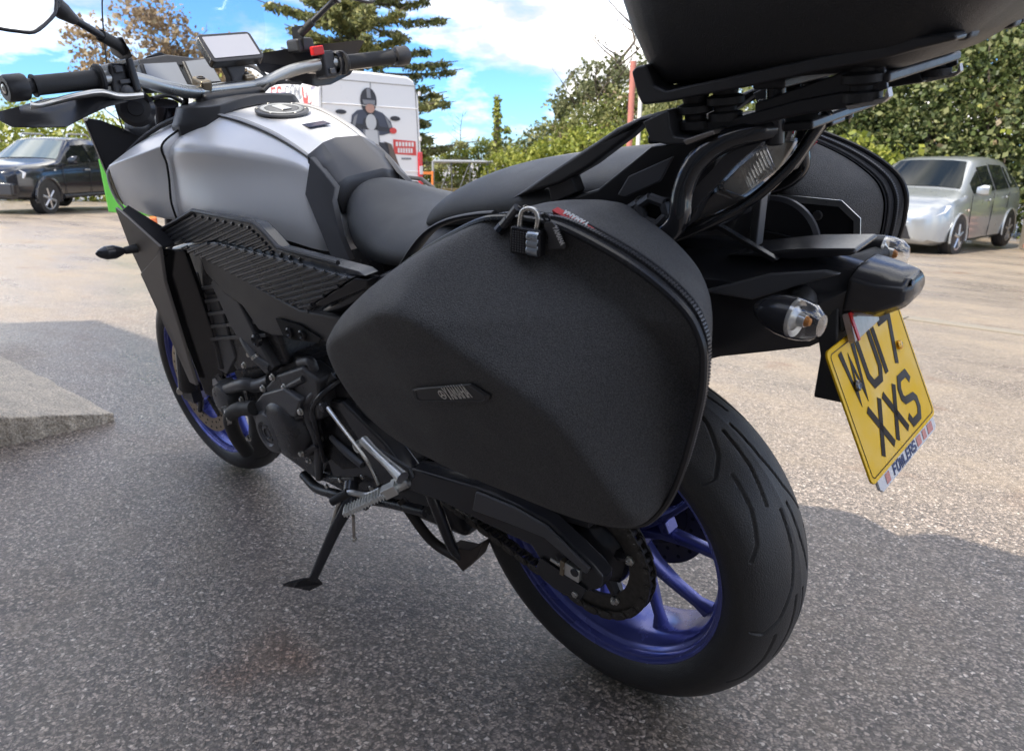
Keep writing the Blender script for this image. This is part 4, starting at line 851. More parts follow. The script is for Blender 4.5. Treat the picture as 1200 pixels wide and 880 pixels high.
# side stand ---------------------------------------------------------
ss = tube('side_stand', [(0.5687, 0.17, 0.3023), (0.5492, 0.2, 0.2752), (0.5668, 0.235, 0.2215), (0.585, 0.275, 0.1567), (0.6019, 0.29, 0.1193)], [.016, .015, .0125, .0105, .0095], SATIN, bike, n=12)
prism('stand_pad', [(0.5853, 0.288, 0.1299), (0.5947, 0.275, 0.1036), (0.6334, 0.29, 0.0778), (0.6288, 0.325, 0.1127), (0.6295, 0.345, 0.1303), (0.6097, 0.34, 0.1425), (0.6155, 0.305, 0.1254)], (0, 0, -.006), SATIN, ss, bevel=.0015)
tube('stand_spring', [(0.5556, 0.21, 0.2951), (0.5717, 0.225, 0.2477), (0.5895, 0.235, 0.2084)], .005, STEEL, ss, n=8)
# foot controls ------------------------------------------------------
tube('gear_linkage', [(0.5186, 0.215, 0.5095), (0.4811, 0.22, 0.4868), (0.4079, 0.225, 0.4319), (0.3853, 0.225, 0.3879)], [.0045, .0038, .0034, .0036], STEEL, bike, n=8)
lathe('linkage_joint', (0.528, 0.21, 0.5105), (0, 1, 0), cyl_prof(.009, .014, .002), SATIN, bike, n=14)
g = G(); g_tube(g, [(0.4439, 0.2, 0.4529), (0.4051, 0.205, 0.4409), (0.3647, 0.21, 0.4303), (0.3212, 0.215, 0.418)], [.010, .008, .009, .013], 10, 4)
hp = g.build('footrest_bracket', ALUM, bike)
g = G(); g_lathe(g, (0.459, 0.196, 0.4376), (0, 1, 0), [(.006, 0), (.011, 0), (.011, .014), (.006, .014), (.006, 0)], 20); g.build('bracket_boss', ALUM, hp)
prism('heel_plate', [(0.4355, 0.196, 0.4461), (0.3267, 0.196, 0.4277), (0.3171, 0.196, 0.4093), (0.3596, 0.196, 0.3735), (0.3956, 0.196, 0.4064)], (0, -.006, 0), ENGG, hp, bevel=.002)
pg = G()
p0, p1 = Vector((0.3274, 0.225, 0.4035)), Vector((0.3993, 0.3, 0.3657)); ax = (p1-p0); up = Vector((0, 0, 1)); rm = rot_from(ax, up)
g_box(pg, p0+ax*.14, (ax.length*.24, .022, .02), rm); g_box(pg, p0+ax*.62, (ax.length*.76, .026, .008), rm)
for k in range(13): g_box(pg, p0+ax*(.28+.056*k), (.0028, .027, .014), rm)
peg = pg.build('footrest', ALUM, bike, bevel=.0012)
lathe('footrest_pivot', (0.3279, 0.2, 0.4044), tuple(ax), cyl_prof(.0135, .03, .002), ALUM, peg, n=20)
tube('footrest_feeler', [(0.3872, 0.29, 0.357), (0.4103, 0.285, 0.2965)], .0032, STEEL, peg, n=8)
lathe('feeler_tip', (0.4103, 0.285, 0.2965), (0, 0, -1), cyl_prof(.005, .006, .001), STEEL, peg, n=10)
tube('gear_lever', [(0.4138, 0.205, 0.3565), (0.4484, 0.215, 0.3386), (0.4739, 0.235, 0.3466), (0.489, 0.25, 0.34)], [.006, .0055, .006, .006], ALUM, bike, n=8)
tube('lever_rubber', [(0.475, 0.238, 0.3479), (0.5044, 0.26, 0.3284)], [.0095, .0085], RUBBER, bike, n=12)
# engine -------------------------------------------------------------
def xz_prism(name, pts, y0, y1, mt, bevel=.006, parent=None): return prism(name, [(x, y0, z) for x, z in pts], (0, y1-y0, 0), mt, parent or bike, bevel=bevel, seg=3)
xz_prism('crankcase', [(.47, .33), (.55, .27), (.75, .235), (.93, .27), (1.0, .36), (.98, .50), (.86, .56), (.62, .56), (.48, .50)], .15, -.16, ENGINE, .015)
xz_prism('cylinder_block', [(.72, .54), (.97, .47), (1.05, .60), (1.08, .71), (.80, .78), (.74, .66)], .165, -.165, ENGINE, .01)
xz_prism('cylinder_head', [(.78, .70), (1.08, .64), (1.12, .76), (.84, .82)], .175, -.175, SATIN, .012)
xz_prism('oil_pan', [(.58, .28), (.90, .28), (.86, .19), (.66, .18)], .10, -.10, ENGINE, .012)
GC = (0.7398, 0.185, 0.3972)
gcov = lathe('generator_cover', (GC[0], .12, GC[2]), (0, 1, 0), [(.098, 0), (.098, .035), (.093, .046), (.078, .052), (.07, .078), (.060, .090), (.040, .095), (0, .096)], ENGINE, bike, n=48)
C2 = (0.7922, 0.215, 0.3801)
lathe('cover_boss', (C2[0], .17, C2[2]), (0, 1, 0), [(.056, 0), (.055, .03), (.046, .044), (.030, .048), (.026, .043), (.0, .043)], ENGG, gcov, n=32)
lathe('cover_plug', (C2[0], .207, C2[2]), (0, 1, 0), [(.020, 0), (.020, .008), (.012, .009), (.009, .004), (0, .004)], SATIN, gcov, n=24)
prism('cover_fin', [(0.8687, 0.205, 0.4159), (0.7924, 0.205, 0.4718), (0.6962, 0.205, 0.5073), (0.6328, 0.205, 0.4929), (0.6705, 0.205, 0.4446), (0.7723, 0.205, 0.4229), (0.8581, 0.205, 0.3752)], (0, -.05, 0), ENGG, gcov, bevel=.006)
prism('upper_cover', [(0.8092, 0.19, 0.4741), (0.7405, 0.19, 0.5211), (0.628, 0.19, 0.5632), (0.5758, 0.19, 0.5444), (0.5972, 0.19, 0.4526), (0.6862, 0.19, 0.4136), (0.7429, 0.19, 0.4524)], (0, -.05, 0), FRAME, bike, bevel=.008)
for px in [(0.8635, 0.185, 0.4684), (0.8043, 0.19, 0.4772), (0.7003, 0.195, 0.5043), (0.7016, 0.2, 0.4264), (0.7497, 0.19, 0.5153), (0.6485, 0.2, 0.4637), (0.9437, 0.18, 0.4135), (0.8463, 0.18, 0.5465), (0.8845, 0.18, 0.5124), (0.6879, 0.2, 0.3538), (0.9415, 0.19, 0.3165)]:
    g = G(); g_lathe(g, px, (0, 1, 0), cyl_prof(.0062, .007, .0012), 12); g_lathe(g, px, (0, 1, 0), cyl_prof(.0085, .002, .0005), 12); g.build('engine_bolt', STEEL, bike)
for k in range(10):
    a = R(36*k+8); q = (GC[0]+.089*math.cos(a), .166, GC[2]+.089*math.sin(a)); g = G(); g_lathe(g, q, (0, 1, 0), cyl_prof(.0085, .004, .001), 14); g_lathe(g, q, (0, 1, 0), cyl_prof(.0055, .009, .001), 6); g.build('cover_bolt', STEEL, gcov)
for k in range(5):
    z = .60+.028*k; x0 = .76+.012*k
    prism('cylinder_fin', [(x0, .166, z), (x0+.27, .166, z-.055), (x0+.27, .166, z-.047), (x0, .166, z+.008)], (0, .012, 0), ENGG, bike, bevel=.001)
tube('coolant_pipe', [(0.7654, 0.18, 0.5319), (0.8061, 0.185, 0.5458), (0.8467, 0.18, 0.5686), (0.8744, 0.17, 0.5925)], .011, ENGG, bike, n=10)
lathe('hose_clamp', (0.8061, 0.185, 0.5458), (.6, 0, .8), [(.0125, 0), (.0125, .008), (.0115, .008), (.0115, 0), (.0125, 0)], STEEL, bike, n=16)
for a_, b_ in (((0.7036, 0.19, 0.4995), (0.6258, 0.19, 0.5375)), ((0.702, 0.195, 0.428), (0.6565, 0.19, 0.4494)), ((0.6974, 0.195, 0.3485), (0.6436, 0.185, 0.3779))):
    tube('bolt_sleeve', [a_, b_], .0075, ENGINE, bike, n=12)
tube('water_hose', [(0.8308, 0.21, 0.4316), (0.9066, 0.215, 0.411), (0.9666, 0.21, 0.3717), (0.9886, 0.2, 0.3153), (0.9953, 0.18, 0.2562)], .017, RUBBER, bike, n=14)
tube('water_hose', [(1.031, 0.18, 0.416), (0.8962, 0.19, 0.4675), (0.8576, 0.18, 0.4676), (0.8006, 0.17, 0.4884)], .015, GUN, bike, n=14)
lathe('hose_clamp', (0.9612, 0.214, 0.3838), (.3, 1, 0), [(.0225, 0), (.0225, .01), (.0215, .01), (.0215, 0), (.0225, 0)], STEEL, bike, n=20)
lathe('water_pump', (1.017, 0.16, 0.4018), (0, 1, 0), [(.045, 0), (.045, .02), (.036, .04), (.02, .045), (0, .045)], ENGG, bike, n=28)
tube('breather_hose', [(0.6599, 0.17, 0.5586), (0.611, 0.175, 0.5718), (0.6122, 0.17, 0.5399)], .010, GUN, bike, n=10)
tube('wiring_loom', [(0.5762, 0.15, 0.5395), (0.6019, 0.18, 0.5123), (0.6454, 0.185, 0.4736), (0.6533, 0.185, 0.436), (0.651, 0.18, 0.3775), (0.715, 0.16, 0.2624)], .009, GUN, bike, n=10)
tube('wiring_loom', [(0.5617, 0.15, 0.5313), (0.5771, 0.185, 0.5125), (0.6161, 0.19, 0.475), (0.6235, 0.19, 0.4301), (0.6575, 0.17, 0.3289)], .006, SATIN, bike, n=10)
xz_prism('sprocket_cover', [(.52, .34), (.60, .31), (.68, .34), (.70, .44), (.64, .50), (.55, .48), (.50, .42)], .165, .08, ENGINE, .012)
tube('exhaust_pipe', [(1.10, .06, .55), (1.12, .06, .40), (1.05, .06, .25), (.85, .05, .20), (.65, .0, .19)], .022, mat('exhaust steel', (.16, .13, .11), .4, metal=.9, var=.3), bike, n=14)
xz_prism('exhaust_box', [(.36, .17), (.72, .15), (.74, .24), (.40, .27)], -.13, .06, SATIN, .02)
# bellypan hoses / lower clutter
for a_ in ([(0.8386, 0.13, 0.2164), (0.7711, 0.14, 0.206), (0.6795, 0.14, 0.2185), (0.5932, 0.13, 0.2162)], [(0.7639, 0.13, 0.2654), (0.6669, 0.15, 0.2726), (0.5709, 0.15, 0.3035)], [(0.8519, 0.1, 0.1624), (0.7435, 0.1, 0.17), (0.5707, 0.1, 0.2162), (0.4242, 0.1, 0.2427)]):
    tube('lower_hose', a_, .012, ENGINE, bike, n=10)
for px in [(0.623, 0.16, 0.2877), (0.5905, 0.16, 0.294), (0.5341, 0.16, 0.3247), (0.4957, 0.17, 0.3161), (0.6859, 0.16, 0.2519)]:
    lathe('lower_bolt', px, (0, 1, 0), cyl_prof(.0055, .006, .001), STEEL, bike, n=10)
# main frame ---------------------------------------------------------
fr = [(0.9399, 0.19, 0.7691), (0.8277, 0.19, 0.7717), (0.7244, 0.19, 0.7201), (0.5839, 0.19, 0.6914), (0.4424, 0.19, 0.6954), (0.3597, 0.19, 0.6644), (0.3947, 0.19, 0.5425), (0.4913, 0.19, 0.5466), (0.4883, 0.19, 0.6354), (0.6022, 0.19, 0.6295), (0.7134, 0.19, 0.6144), (0.7614, 0.19, 0.6178), (0.8047, 0.19, 0.6641), (0.8737, 0.19, 0.6833), (0.9345, 0.19, 0.7241)]
frm = prism('frame_spar', fr, (0, -.05, 0), FRAME, bike, bevel=.007, seg=3)
prism('frame_recess', [(0.6706, 0.192, 0.662), (0.587, 0.192, 0.6607), (0.5201, 0.192, 0.6442), (0.5299, 0.192, 0.6322), (0.6224, 0.192, 0.6232), (0.6552, 0.192, 0.6249)], (0, .004, 0), GROOVE, frm, bevel=.002)
for px in [(0.623, 0.195, 0.6402), (0.5781, 0.195, 0.6424)]:
    lathe('frame_bolt', px, (0, 1, 0), [(.0105, 0), (.0105, .006), (.007, .008), (.005, .004), (0, .004)], SATIN, frm, n=14)
lathe('frame_bolt', (0.7708, 0.19, 0.5971), (0, 1, 0), [(.014, 0), (.014, .009), (.009, .012), (.006, .006), (0, .006)], SATIN, frm, n=16)
prism('frame_spar', mirror_pts(fr), (0, .05, 0), BLACK, bike, bevel=.007)
prism('engine_hanger', [(0.8871, 0.185, 0.7315), (0.8296, 0.185, 0.6742), (0.7865, 0.185, 0.5888), (0.7502, 0.185, 0.533), (0.7878, 0.185, 0.5093), (0.8452, 0.185, 0.5384), (0.8984, 0.185, 0.6098), (0.9346, 0.185, 0.6995)], (0, -.03, 0), GUN, bike, bevel=.005)
for s in (1, -1):
    pts = [(1.052, 0.17, 0.714), (0.9596, 0.17, 0.7059), (0.9467, 0.17, 0.6136), (0.9431, 0.17, 0.5141), (1.012, 0.17, 0.4568), (1.083, 0.17, 0.4648), (1.072, 0.17, 0.5777)]
    prism('radiator_guard', pts if s > 0 else mirror_pts(pts), (0, -s*.03, 0), GUN, bike, bevel=.006)
box('radiator', (1.14, 0, .58), (.035, .34, .30), GROOVE, bike, rot=Matrix.Rotation(R(-14), 3, 'Y'))
tube('radiator_pipe', [(1.005, 0.165, 0.7135), (1.008, 0.165, 0.6278), (1.029, 0.165, 0.4737)], .012, SATIN, bike, n=10)
prism('radiator_bracket', [(1.144, 0.17, 0.4174), (1.056, 0.17, 0.4522), (1.009, 0.17, 0.3894), (1.085, 0.17, 0.3477)], (0, -.012, 0), ENGINE, bike, bevel=.002)
prism('bracket_label', [(1.114, 0.1705, 0.4217), (1.081, 0.1705, 0.4358), (1.07, 0.1705, 0.4243), (1.103, 0.1705, 0.41)], (0, .0006, 0), PALEP, bike, bevel=0)
# lower frame plate around the pivot
prism('pivot_plate', [(0.6372, 0.165, 0.4747), (0.5474, 0.165, 0.4959), (0.4314, 0.165, 0.4323), (0.3704, 0.165, 0.3759), (0.4085, 0.165, 0.325), (0.5149, 0.165, 0.3294), (0.6477, 0.165, 0.2867), (0.6638, 0.165, 0.3667)], (0, -.04, 0), SATIN, bike, bevel=.006)
tube('pivot_rib', [(0.611, 0.168, 0.3992), (0.5671, 0.168, 0.3795), (0.5157, 0.168, 0.3608)], [.006, .009, .008], GUN, bike, n=8)
# front end ----------------------------------------------------------
dr = Vector((-math.sin(R(24)), 0, math.cos(R(24))))
for s in (1, -1):
    b0 = Vector((1.425, s*.103, .31)); g = G(); g_tube(g, [b0, b0+dr*.36], .030, 18); lower = g.build('fork_slider', SATIN, bike)
    tube('fork_tube', [b0+dr*.36, b0+dr*.83], .0255, mat('fork gold anodised', (.05, .05, .06), .25, metal=.9), bike, n=18)
    box('fork_foot', (1.432, s*.100, .30), (.07, .03, .07), SATIN, lower)
    prism('brake_caliper', [(1.33, s*.075, .34), (1.30, s*.075, .40), (1.33, s*.075, .46), (1.37, s*.075, .47), (1.375, s*.075, .36)], (0, s*.035, 0), mat('caliper blue', (.02, .03, .14), .3, metal=.5), bike, bevel=.008)
box('triple_clamp', (1.05, 0, .98), (.07, .26, .04), SATIN, bike, rot=Matrix.Rotation(R(-24), 3, 'Y'), bevel=.01)
box('triple_clamp', (1.14, 0, .79), (.08, .26, .045), SATIN, bike, rot=Matrix.Rotation(R(-24), 3, 'Y'), bevel=.01)
loops = []
for k in range(11):
    a = R(62+ k*11); r_ = .335
    loops.append([(FAX[0]+(r_-.045*(abs(y)/.075)**2)*math.cos(a), y, FAX[2]+(r_-.045*(abs(y)/.075)**2)*math.sin(a)) for y in (-.075, -.06, -.03, 0, .03, .06, .075)]+[(FAX[0]+(r_-.005-.045*(abs(y)/.075)**2)*math.cos(a), y, FAX[2]+(r_-.005-.045*(abs(y)/.075)**2)*math.sin(a)) for y in (.073, .06, .03, 0, -.03, -.06, -.073)])
loft('front_mudguard', loops, SILVERD, bike)
for s in (1, -1):
    pts = [(1.36, s*.080, .63), (1.27, s*.080, .60), (1.30, s*.092, .44), (1.33, s*.095, .36), (1.36, s*.095, .36), (1.34, s*.09, .47)]
    prism('mudguard_stay', pts, (0, s*.008, 0), DGREY if s > 0 else SATIN, bike, bevel=.003)
tube('brake_hose', [(1.36, .10, .44), (1.30, .12, .56), (1.22, .12, .72), (1.1, .08, .85)], .005, RUBBER, bike, n=8)
lathe('wheel_reflector', (1.465, 0.115, 0.2917), (-1, .6, 0), cyl_prof(.012, .005, .001), STEEL, bike, n=16)
# side cowls in front of the tank ----------------------------------
for s in (1, -1):
    mp_ = (lambda p: p) if s > 0 else mirror_pts
    c1 = prism('side_cowl', mp_([(1.089, 0.275, 0.8777), (1.065, 0.275, 0.8679), (0.9925, 0.245, 0.7901), (1.02, 0.245, 0.7669), (1.122, 0.25, 0.717), (1.104, 0.265, 0.7821)]), (0, -s*.008, 0), DGREY, bike, bevel=.003)
    prism('cowl_blade', mp_([(1.013, 0.247, 0.772), (0.9926, 0.246, 0.7866), (1.041, 0.238, 0.7066), (1.083, 0.22, 0.5501), (1.119, 0.205, 0.4207), (1.141, 0.21, 0.4273), (1.129, 0.225, 0.5216), (1.125, 0.252, 0.7193)]), (0, -s*.008, 0), DGREY, bike, bevel=.002)
    prism('cowl_top', mp_([(1.071, 0.272, 0.8687), (1.104, 0.24, 0.875), (1.039, 0.2, 0.8168), (1.003, 0.205, 0.7922), (0.9988, 0.243, 0.7872)]), (0, 0, -.006), SATIN, bike, bevel=.002)
    prism('inner_cowl', mp_([(1.02, 0.235, 0.7814), (0.9855, 0.2, 0.7715), (0.9969, 0.19, 0.6977), (1.017, 0.17, 0.4779), (1.114, 0.16, 0.3604), (1.145, 0.18, 0.3809), (1.098, 0.21, 0.5438), (1.069, 0.228, 0.6701)]), (0, -s*.012, 0), GLOSSB, bike, bevel=.003)
    a, b, c_ = [(1.073, 0.26, 0.7853), (1.081, 0.285, 0.7854), (1.082, 0.33, 0.7914)] if s > 0 else mirror_pts([(1.073, 0.26, 0.7853), (1.081, 0.285, 0.7854), (1.082, 0.33, 0.7914)])
    stk = tube('front_indicator', [a, b], [.010, .008], RUBBER, bike, n=10)
    P_ = [b, Vector(b).lerp(Vector(c_), .2), Vector(b).lerp(Vector(c_), .5), Vector(b).lerp(Vector(c_), .85), Vector(b).lerp(Vector(c_), 1.15), Vector(b).lerp(Vector(c_), 1.3)]
    tube('indicator_shell', P_, [.008, .014, .021, .0205, .012, .003], SATIN, stk, n=16, sm=5, flat=.72)
for px in [(1.042, 0.228, 0.7527), (1.038, 0.226, 0.7389), (1.022, 0.23, 0.7628), (1.07, 0.23, 0.7289)]:
    lathe('cowl_clip', px, (0, 1, 0), cyl_prof(.004, .004, .001), STEEL, bike, n=8)
# nose fairing seen from behind
for s in (1, -1):
    mp_ = (lambda p: p) if s > 0 else mirror_pts
    prism('fairing_inner', mp_([(1.241, 0.225, 1.059), (1.217, 0.2, 1.05), (1.195, 0.17, 1.028), (1.186, 0.12, 0.9927), (1.17, 0.15, 0.9501), (1.207, 0.2, 0.8912), (1.227, 0.21, 0.8768), (1.24, 0.215, 0.9493)]), (.012, 0, 0), SATIN, bike, bevel=.003)
    fl = mp_([(1.238, 0.226, 1.059), (1.235, 0.217, 0.9497), (1.224, 0.211, 0.8772)])
    fo = [(p[0]+.30, p[1]*.35, p[2]-.03) for p in fl]
    M('fairing_side', fl+fo, [(0, 1, 4, 3), (1, 2, 5, 4)], SILVERD, bike)
    lathe('fairing_screw', mp_([(1.234, 0.225, 1.055)])[0], (-1, 0, 0), cyl_prof(.004, .003, .0005), STEEL, bike, n=10)
lathe('headlamp_back', (1.272, 0.14, 0.9712), (-1, .2, .1), [(.052, 0), (.05, .02), (.036, .035), (.030, .036), (.028, .03), (0, .03)], BLACK, bike, n=28)
lathe('headlamp_cap', (1.321, 0.13, 0.9775), (-1, .2, .1), [(.020, .03), (.018, .045), (.008, .046), (0, .04)], GUN, bike, n=20)
lathe('horn', (0.9921, 0.21, 1.067), (-1, .5, .1), [(.034, 0), (.036, .012), (.028, .020), (.016, .021), (.014, .026), (0, .026)], SATIN, bike, n=28)
prism('horn_bracket', [(1.041, 0.215, 1.086), (0.9508, 0.2, 1.09), (0.97, 0.19, 1.06), (1.042, 0.2, 1.03), (1.056, 0.21, 1.048)], (.012, 0, 0), BLACK, bike)
box('fairing_core', (1.22, 0, .93), (.18, .26, .24), BLACK, bike, bevel=.03)
prism('orange_label', [(1.109, 0.1, 1.042), (1.057, 0.1, 1.046), (1.071, 0.1, 1.029), (1.121, 0.1, 1.024)], (.002, 0, 0), ORANGE, bike, bevel=0)
# fuel tank ----------------------------------------------------------
secs = [
 (.97, [(0, 1.052), (.05, 1.049), (.085, 1.044), (.188, .988), (.186, .955), (.190, .92), (.197, .88), (.197, .845)]),
 (.90, [(0, 1.047), (.05, 1.044), (.090, 1.037), (.182, .984), (.178, .95), (.185, .91), (.195, .872), (.195, .845)]),
 (.82, [(0, 1.034), (.050, 1.031), (.092, 1.027), (.166, .977), (.162, .943), (.176, .90), (.187, .865), (.188, .842)]),
 (.74, [(0, 1.015), (.046, 1.013), (.085, 1.006), (.138, .964), (.139, .93), (.159, .89), (.171, .855), (.173, .83)]),
 (.66, [(0, .985), (.042, .982), (.078, .972), (.104, .947), (.110, .92), (.130, .88), (.143, .84), (.146, .81)]),
 (.60, [(0, .942), (.038, .941), (.068, .936), (.083, .930), (.092, .90), (.109, .865), (.122, .825), (.126, .79)]),
 (.54, [(0, .845), (.030, .845), (.050, .845), (.060, .845), (.074, .835), (.090, .81), (.100, .795), (.102, .775)]),
]
def tank_loops(secs, xs=None):
    o = []
    for x, h in secs:
        o.append([(x, -y, z) for y, z in reversed(h)]+[(x, y, z) for y, z in h[1:]])
    return o
loops = tank_loops([(1.03, [(y*.93, z-.012) for y, z in secs[0][1]])]+secs); g = G(); g_loft(g, loops, closed=False, caps=False)
n = len(loops[0]); g.f.append(tuple(range(n))); g.f.append(tuple(range((len(loops)-1)*n, len(loops)*n)))
tank = g.build('fuel_tank', SILVER, bike, smooth=180, subsurf=2)
bm = bmesh.new(); bm.from_mesh(tank.data); cl_ = bm.edges.layers.float.new('crease_edge'); idx = {}
for e in bm.edges:
    a_, b_ = e.verts[0].co, e.verts[1].co
    if abs(a_.x-b_.x) > .02 and any(abs(abs(a_.y)-s_[1][i_][0]) < .003 and abs(a_.z-s_[1][i_][1]) < .003 and abs(a_.x-s_[0]) < .003 for s_ in secs for i_ in (2, 3)): e[cl_] = .82
bm.to_mesh(tank.data); bm.free()
def tank_pt(x, u, off=0.0):                 # point on the tank skin, u = 0 (top centre) .. 7 (bottom edge), sign = side
    s = 1 if u >= 0 else -1; u = abs(u)
    i = max(k for k in range(len(secs)-1) if secs[k][0] >= x-1e-9 or k == 0); t = (secs[i][0]-x)/(secs[i][0]-secs[i+1][0])
    j = min(int(u), 6); v = u-j
    def p(k):
        a, b = secs[k][1][j], secs[k][1][j+1]; return (a[0]+(b[0]-a[0])*v, a[1]+(b[1]-a[1])*v)
    a, b = p(i), p(i+1); y, z = a[0]+(b[0]-a[0])*t, a[1]+(b[1]-a[1])*t
    c = Vector((0, .80)); d = (Vector((y, z))-c).normalized()
    return (x, s*(y+d.x*off), z+d.y*off)
# grey crease trim that runs down each side of the tank top
for s in (1, -1):
    pts = [tank_pt(x, s*u, .002) for x, u in ((.93, 2.0), (.87, 2.0), (.80, 2.0), (.72, 2.0), (.66, 2.0), (.615, 2.0))]
    tube('tank_crease', pts, [.003, .0055, .0065, .0065, .005, .004], mat('tank crease grey', (.42, .42, .42), .4, metal=.4), tank, n=10, flat=.45)
# black surround and cap
def cap_frame(x):
    a = Vector(tank_pt(x+.03, 0)); b = Vector(tank_pt(x-.03, 0)); f = (a-b).normalized(); return Vector(tank_pt(x, 0)), f, Vector((0, 1, 0)).cross(f)*-1
cpos, cf, cn = cap_frame(.80)
cn = Vector((-cf.z, 0, cf.x)); 
fc = lathe('fuel_cap', cpos+cn*.000, cn, [(.054, .0), (.054, .004), (.050, .006), (.046, .005), (.044, .004), (.034, .0045), (.033, .0065), (.010, .007), (0, .007)], ENGG, bike, n=40)
lathe('cap_ring', cpos+cn*.0045, cn, [(.043, 0), (.043, .002), (.035, .002), (.035, 0)], ALUM, fc, n=40)
box('cap_flap', cpos+cn*.008+cf*.0, (.04, .022, .004), ALUM, fc, rot=rot_from(cf, cn), bevel=.002)
for k in range(6):
    a = R(60*k); lathe('cap_bolt', cpos+cn*.006+cf*(.048*math.cos(a))+Vector((0, .048*math.sin(a), 0)), cn, cyl_prof(.003, .0015, .0004), STEEL, fc, n=8)
b0 = Vector(tank_pt(.70, -.2, .001)); box('tank_badge', b0, (.026, .052, .002), mat('badge black', (.02, .025, .06), .2), bike, rot=rot_from(cf, cn), bevel=.001)
loops = []
for x, hw in ((1.05, .12), (1.0, .145), (.955, .15), (.90, .12), (.885, .10)):
    zt = 1.052 if x > .95 else 1.049
    zo = .010 if .88 < x else 0
    loops.append([(x, -hw, zt-.028), (x, -hw*.85, zt-.004+zo), (x, -hw*.4, zt+zo+.004), (x, 0, zt+zo+.006), (x, hw*.4, zt+zo+.004), (x, hw*.85, zt-.004+zo), (x, hw, zt-.028)])
g = G(); g_loft(g, [[(p[0], p[1], p[2]) for p in l]+[(p[0], p[1], p[2]-.02) for p in reversed(l)] for l in loops]); g.build('tank_front_trim', BLACK, bike, smooth=50, bevel=.003)
# tank side scoops with bronze slot
for s in (1, -1):
    lp = []
    for x, h in ((.968, [(.085, 1.047), (.190, .992), (.189, .955), (.194, .92), (.202, .88), (.202, .843)]), (1.02, [(.105, 1.036), (.206, .982), (.206, .95), (.208, .92), (.212, .885), (.208, .842)]),
                 (1.08, [(.13, 1.02), (.219, .972), (.219, .945), (.220, .918), (.222, .885), (.216, .848)]), (1.14, [(.165, .995), (.227, .962), (.227, .94), (.227, .915), (.226, .888), (.220, .858)]),
                 (1.175, [(.195, .972), (.230, .955), (.231, .935), (.230, .912), (.228, .89), (.223, .866)])):
        outer = [(x, s*y, z) for y, z in h]; lp.append(outer+[(x, s*(y-.02), z-.006) for y, z in reversed(h)])
    sc_ = loft('tank_side_scoop', lp, SILVER, bike, smooth=24, bevel=.003)
    sl = [(1.178, s*.212, .955), (1.180, s*.229, .942), (1.180, s*.233, .915), (1.178, s*.231, .888), (1.174, s*.224, .868), (1.174, s*.214, .875), (1.177, s*.219, .905), (1.178, s*.214, .935)]
    prism('scoop_slot', sl, (.004, 0, 0), BRONZE, sc_, bevel=.001)
    tube('scoop_edge', [(1.178, s*.205, .962), (1.182, s*.230, .945), (1.183, s*.2355, .915), (1.181, s*.233, .886), (1.174, s*.226, .860), (1.16, s*.224, .842)], .003, ALUM, sc_, n=8)
    # seam between scoop and tank
    tube('tank_seam', [(.968, s*.088, 1.047), (.968, s*.14, 1.020), (.968, s*.190, .993), (.968, s*.191, .955), (.968, s*.196, .92), (.968, s*.204, .88), (.965, s*.204, .842)], .0022, GROOVE, sc_, n=6)
    tube('upper_trim', [(.99, s*.115, 1.043), (1.06, s*.135, 1.028), (1.12, s*.16, 1.004), (1.16, s*.185, .978)], .005, BLACK, sc_, n=8)
# cover between tank and seat
fr_ = [(0.6131, 0.079, 0.9505), (0.6087, 0.044, 0.9634), (0.6283, 0, 0.9629)]; mr_ = [(0.5796, 0.08, 0.9245), (0.5849, 0.044, 0.9368), (0.599, 0, 0.9339)]; rr_ = [(0.5543, 0.078, 0.8966), (0.5584, 0.044, 0.9025), (0.567, 0, 0.8971)]; ee_ = [(rr_[0][0]-.004, rr_[0][1]-.004, rr_[0][2]-.05), (rr_[1][0]-.004, rr_[1][1], rr_[1][2]-.05), (rr_[2][0]-.004, 0, rr_[2][2]-.05)]
fr_, mr_, rr_ = [[(q[0]+.004, q[1], q[2]+(.010 if i == 2 else .006 if i == 1 else .002)) for i, q in enumerate(r_)] for r_ in (fr_, mr_, rr_)]
rows = [r_+[(q[0], -q[1], q[2]) for q in reversed(r_[:-1])] for r_ in ([tuple(Vector(q)+Vector((.004, 0, -.02))) for q in fr_], fr_, mr_, rr_, ee_)]
g = G(); g_loft(g, rows, closed=False, caps=False); cov = g.build('tank_rear_cover', GUN, bike, smooth=30)
md = cov.modifiers.new('sol', 'SOLIDIFY'); md.thickness = .006; md.offset = 0
for s in (1, -1):
    mp_ = (lambda p: p) if s > 0 else mirror_pts
    prism('tank_flank_cover', mp_([(0.6095, 0.081, 0.9524), (0.5761, 0.082, 0.9265), (0.5486, 0.08, 0.8972), (0.5418, 0.096, 0.8757), (0.5225, 0.108, 0.8132), (0.5096, 0.105, 0.7683), (0.5366, 0.128, 0.7768), (0.5715, 0.121, 0.845), (0.6108, 0.108, 0.8881)]), (0, -s*.012, 0), GUN, bike, bevel=.0025)
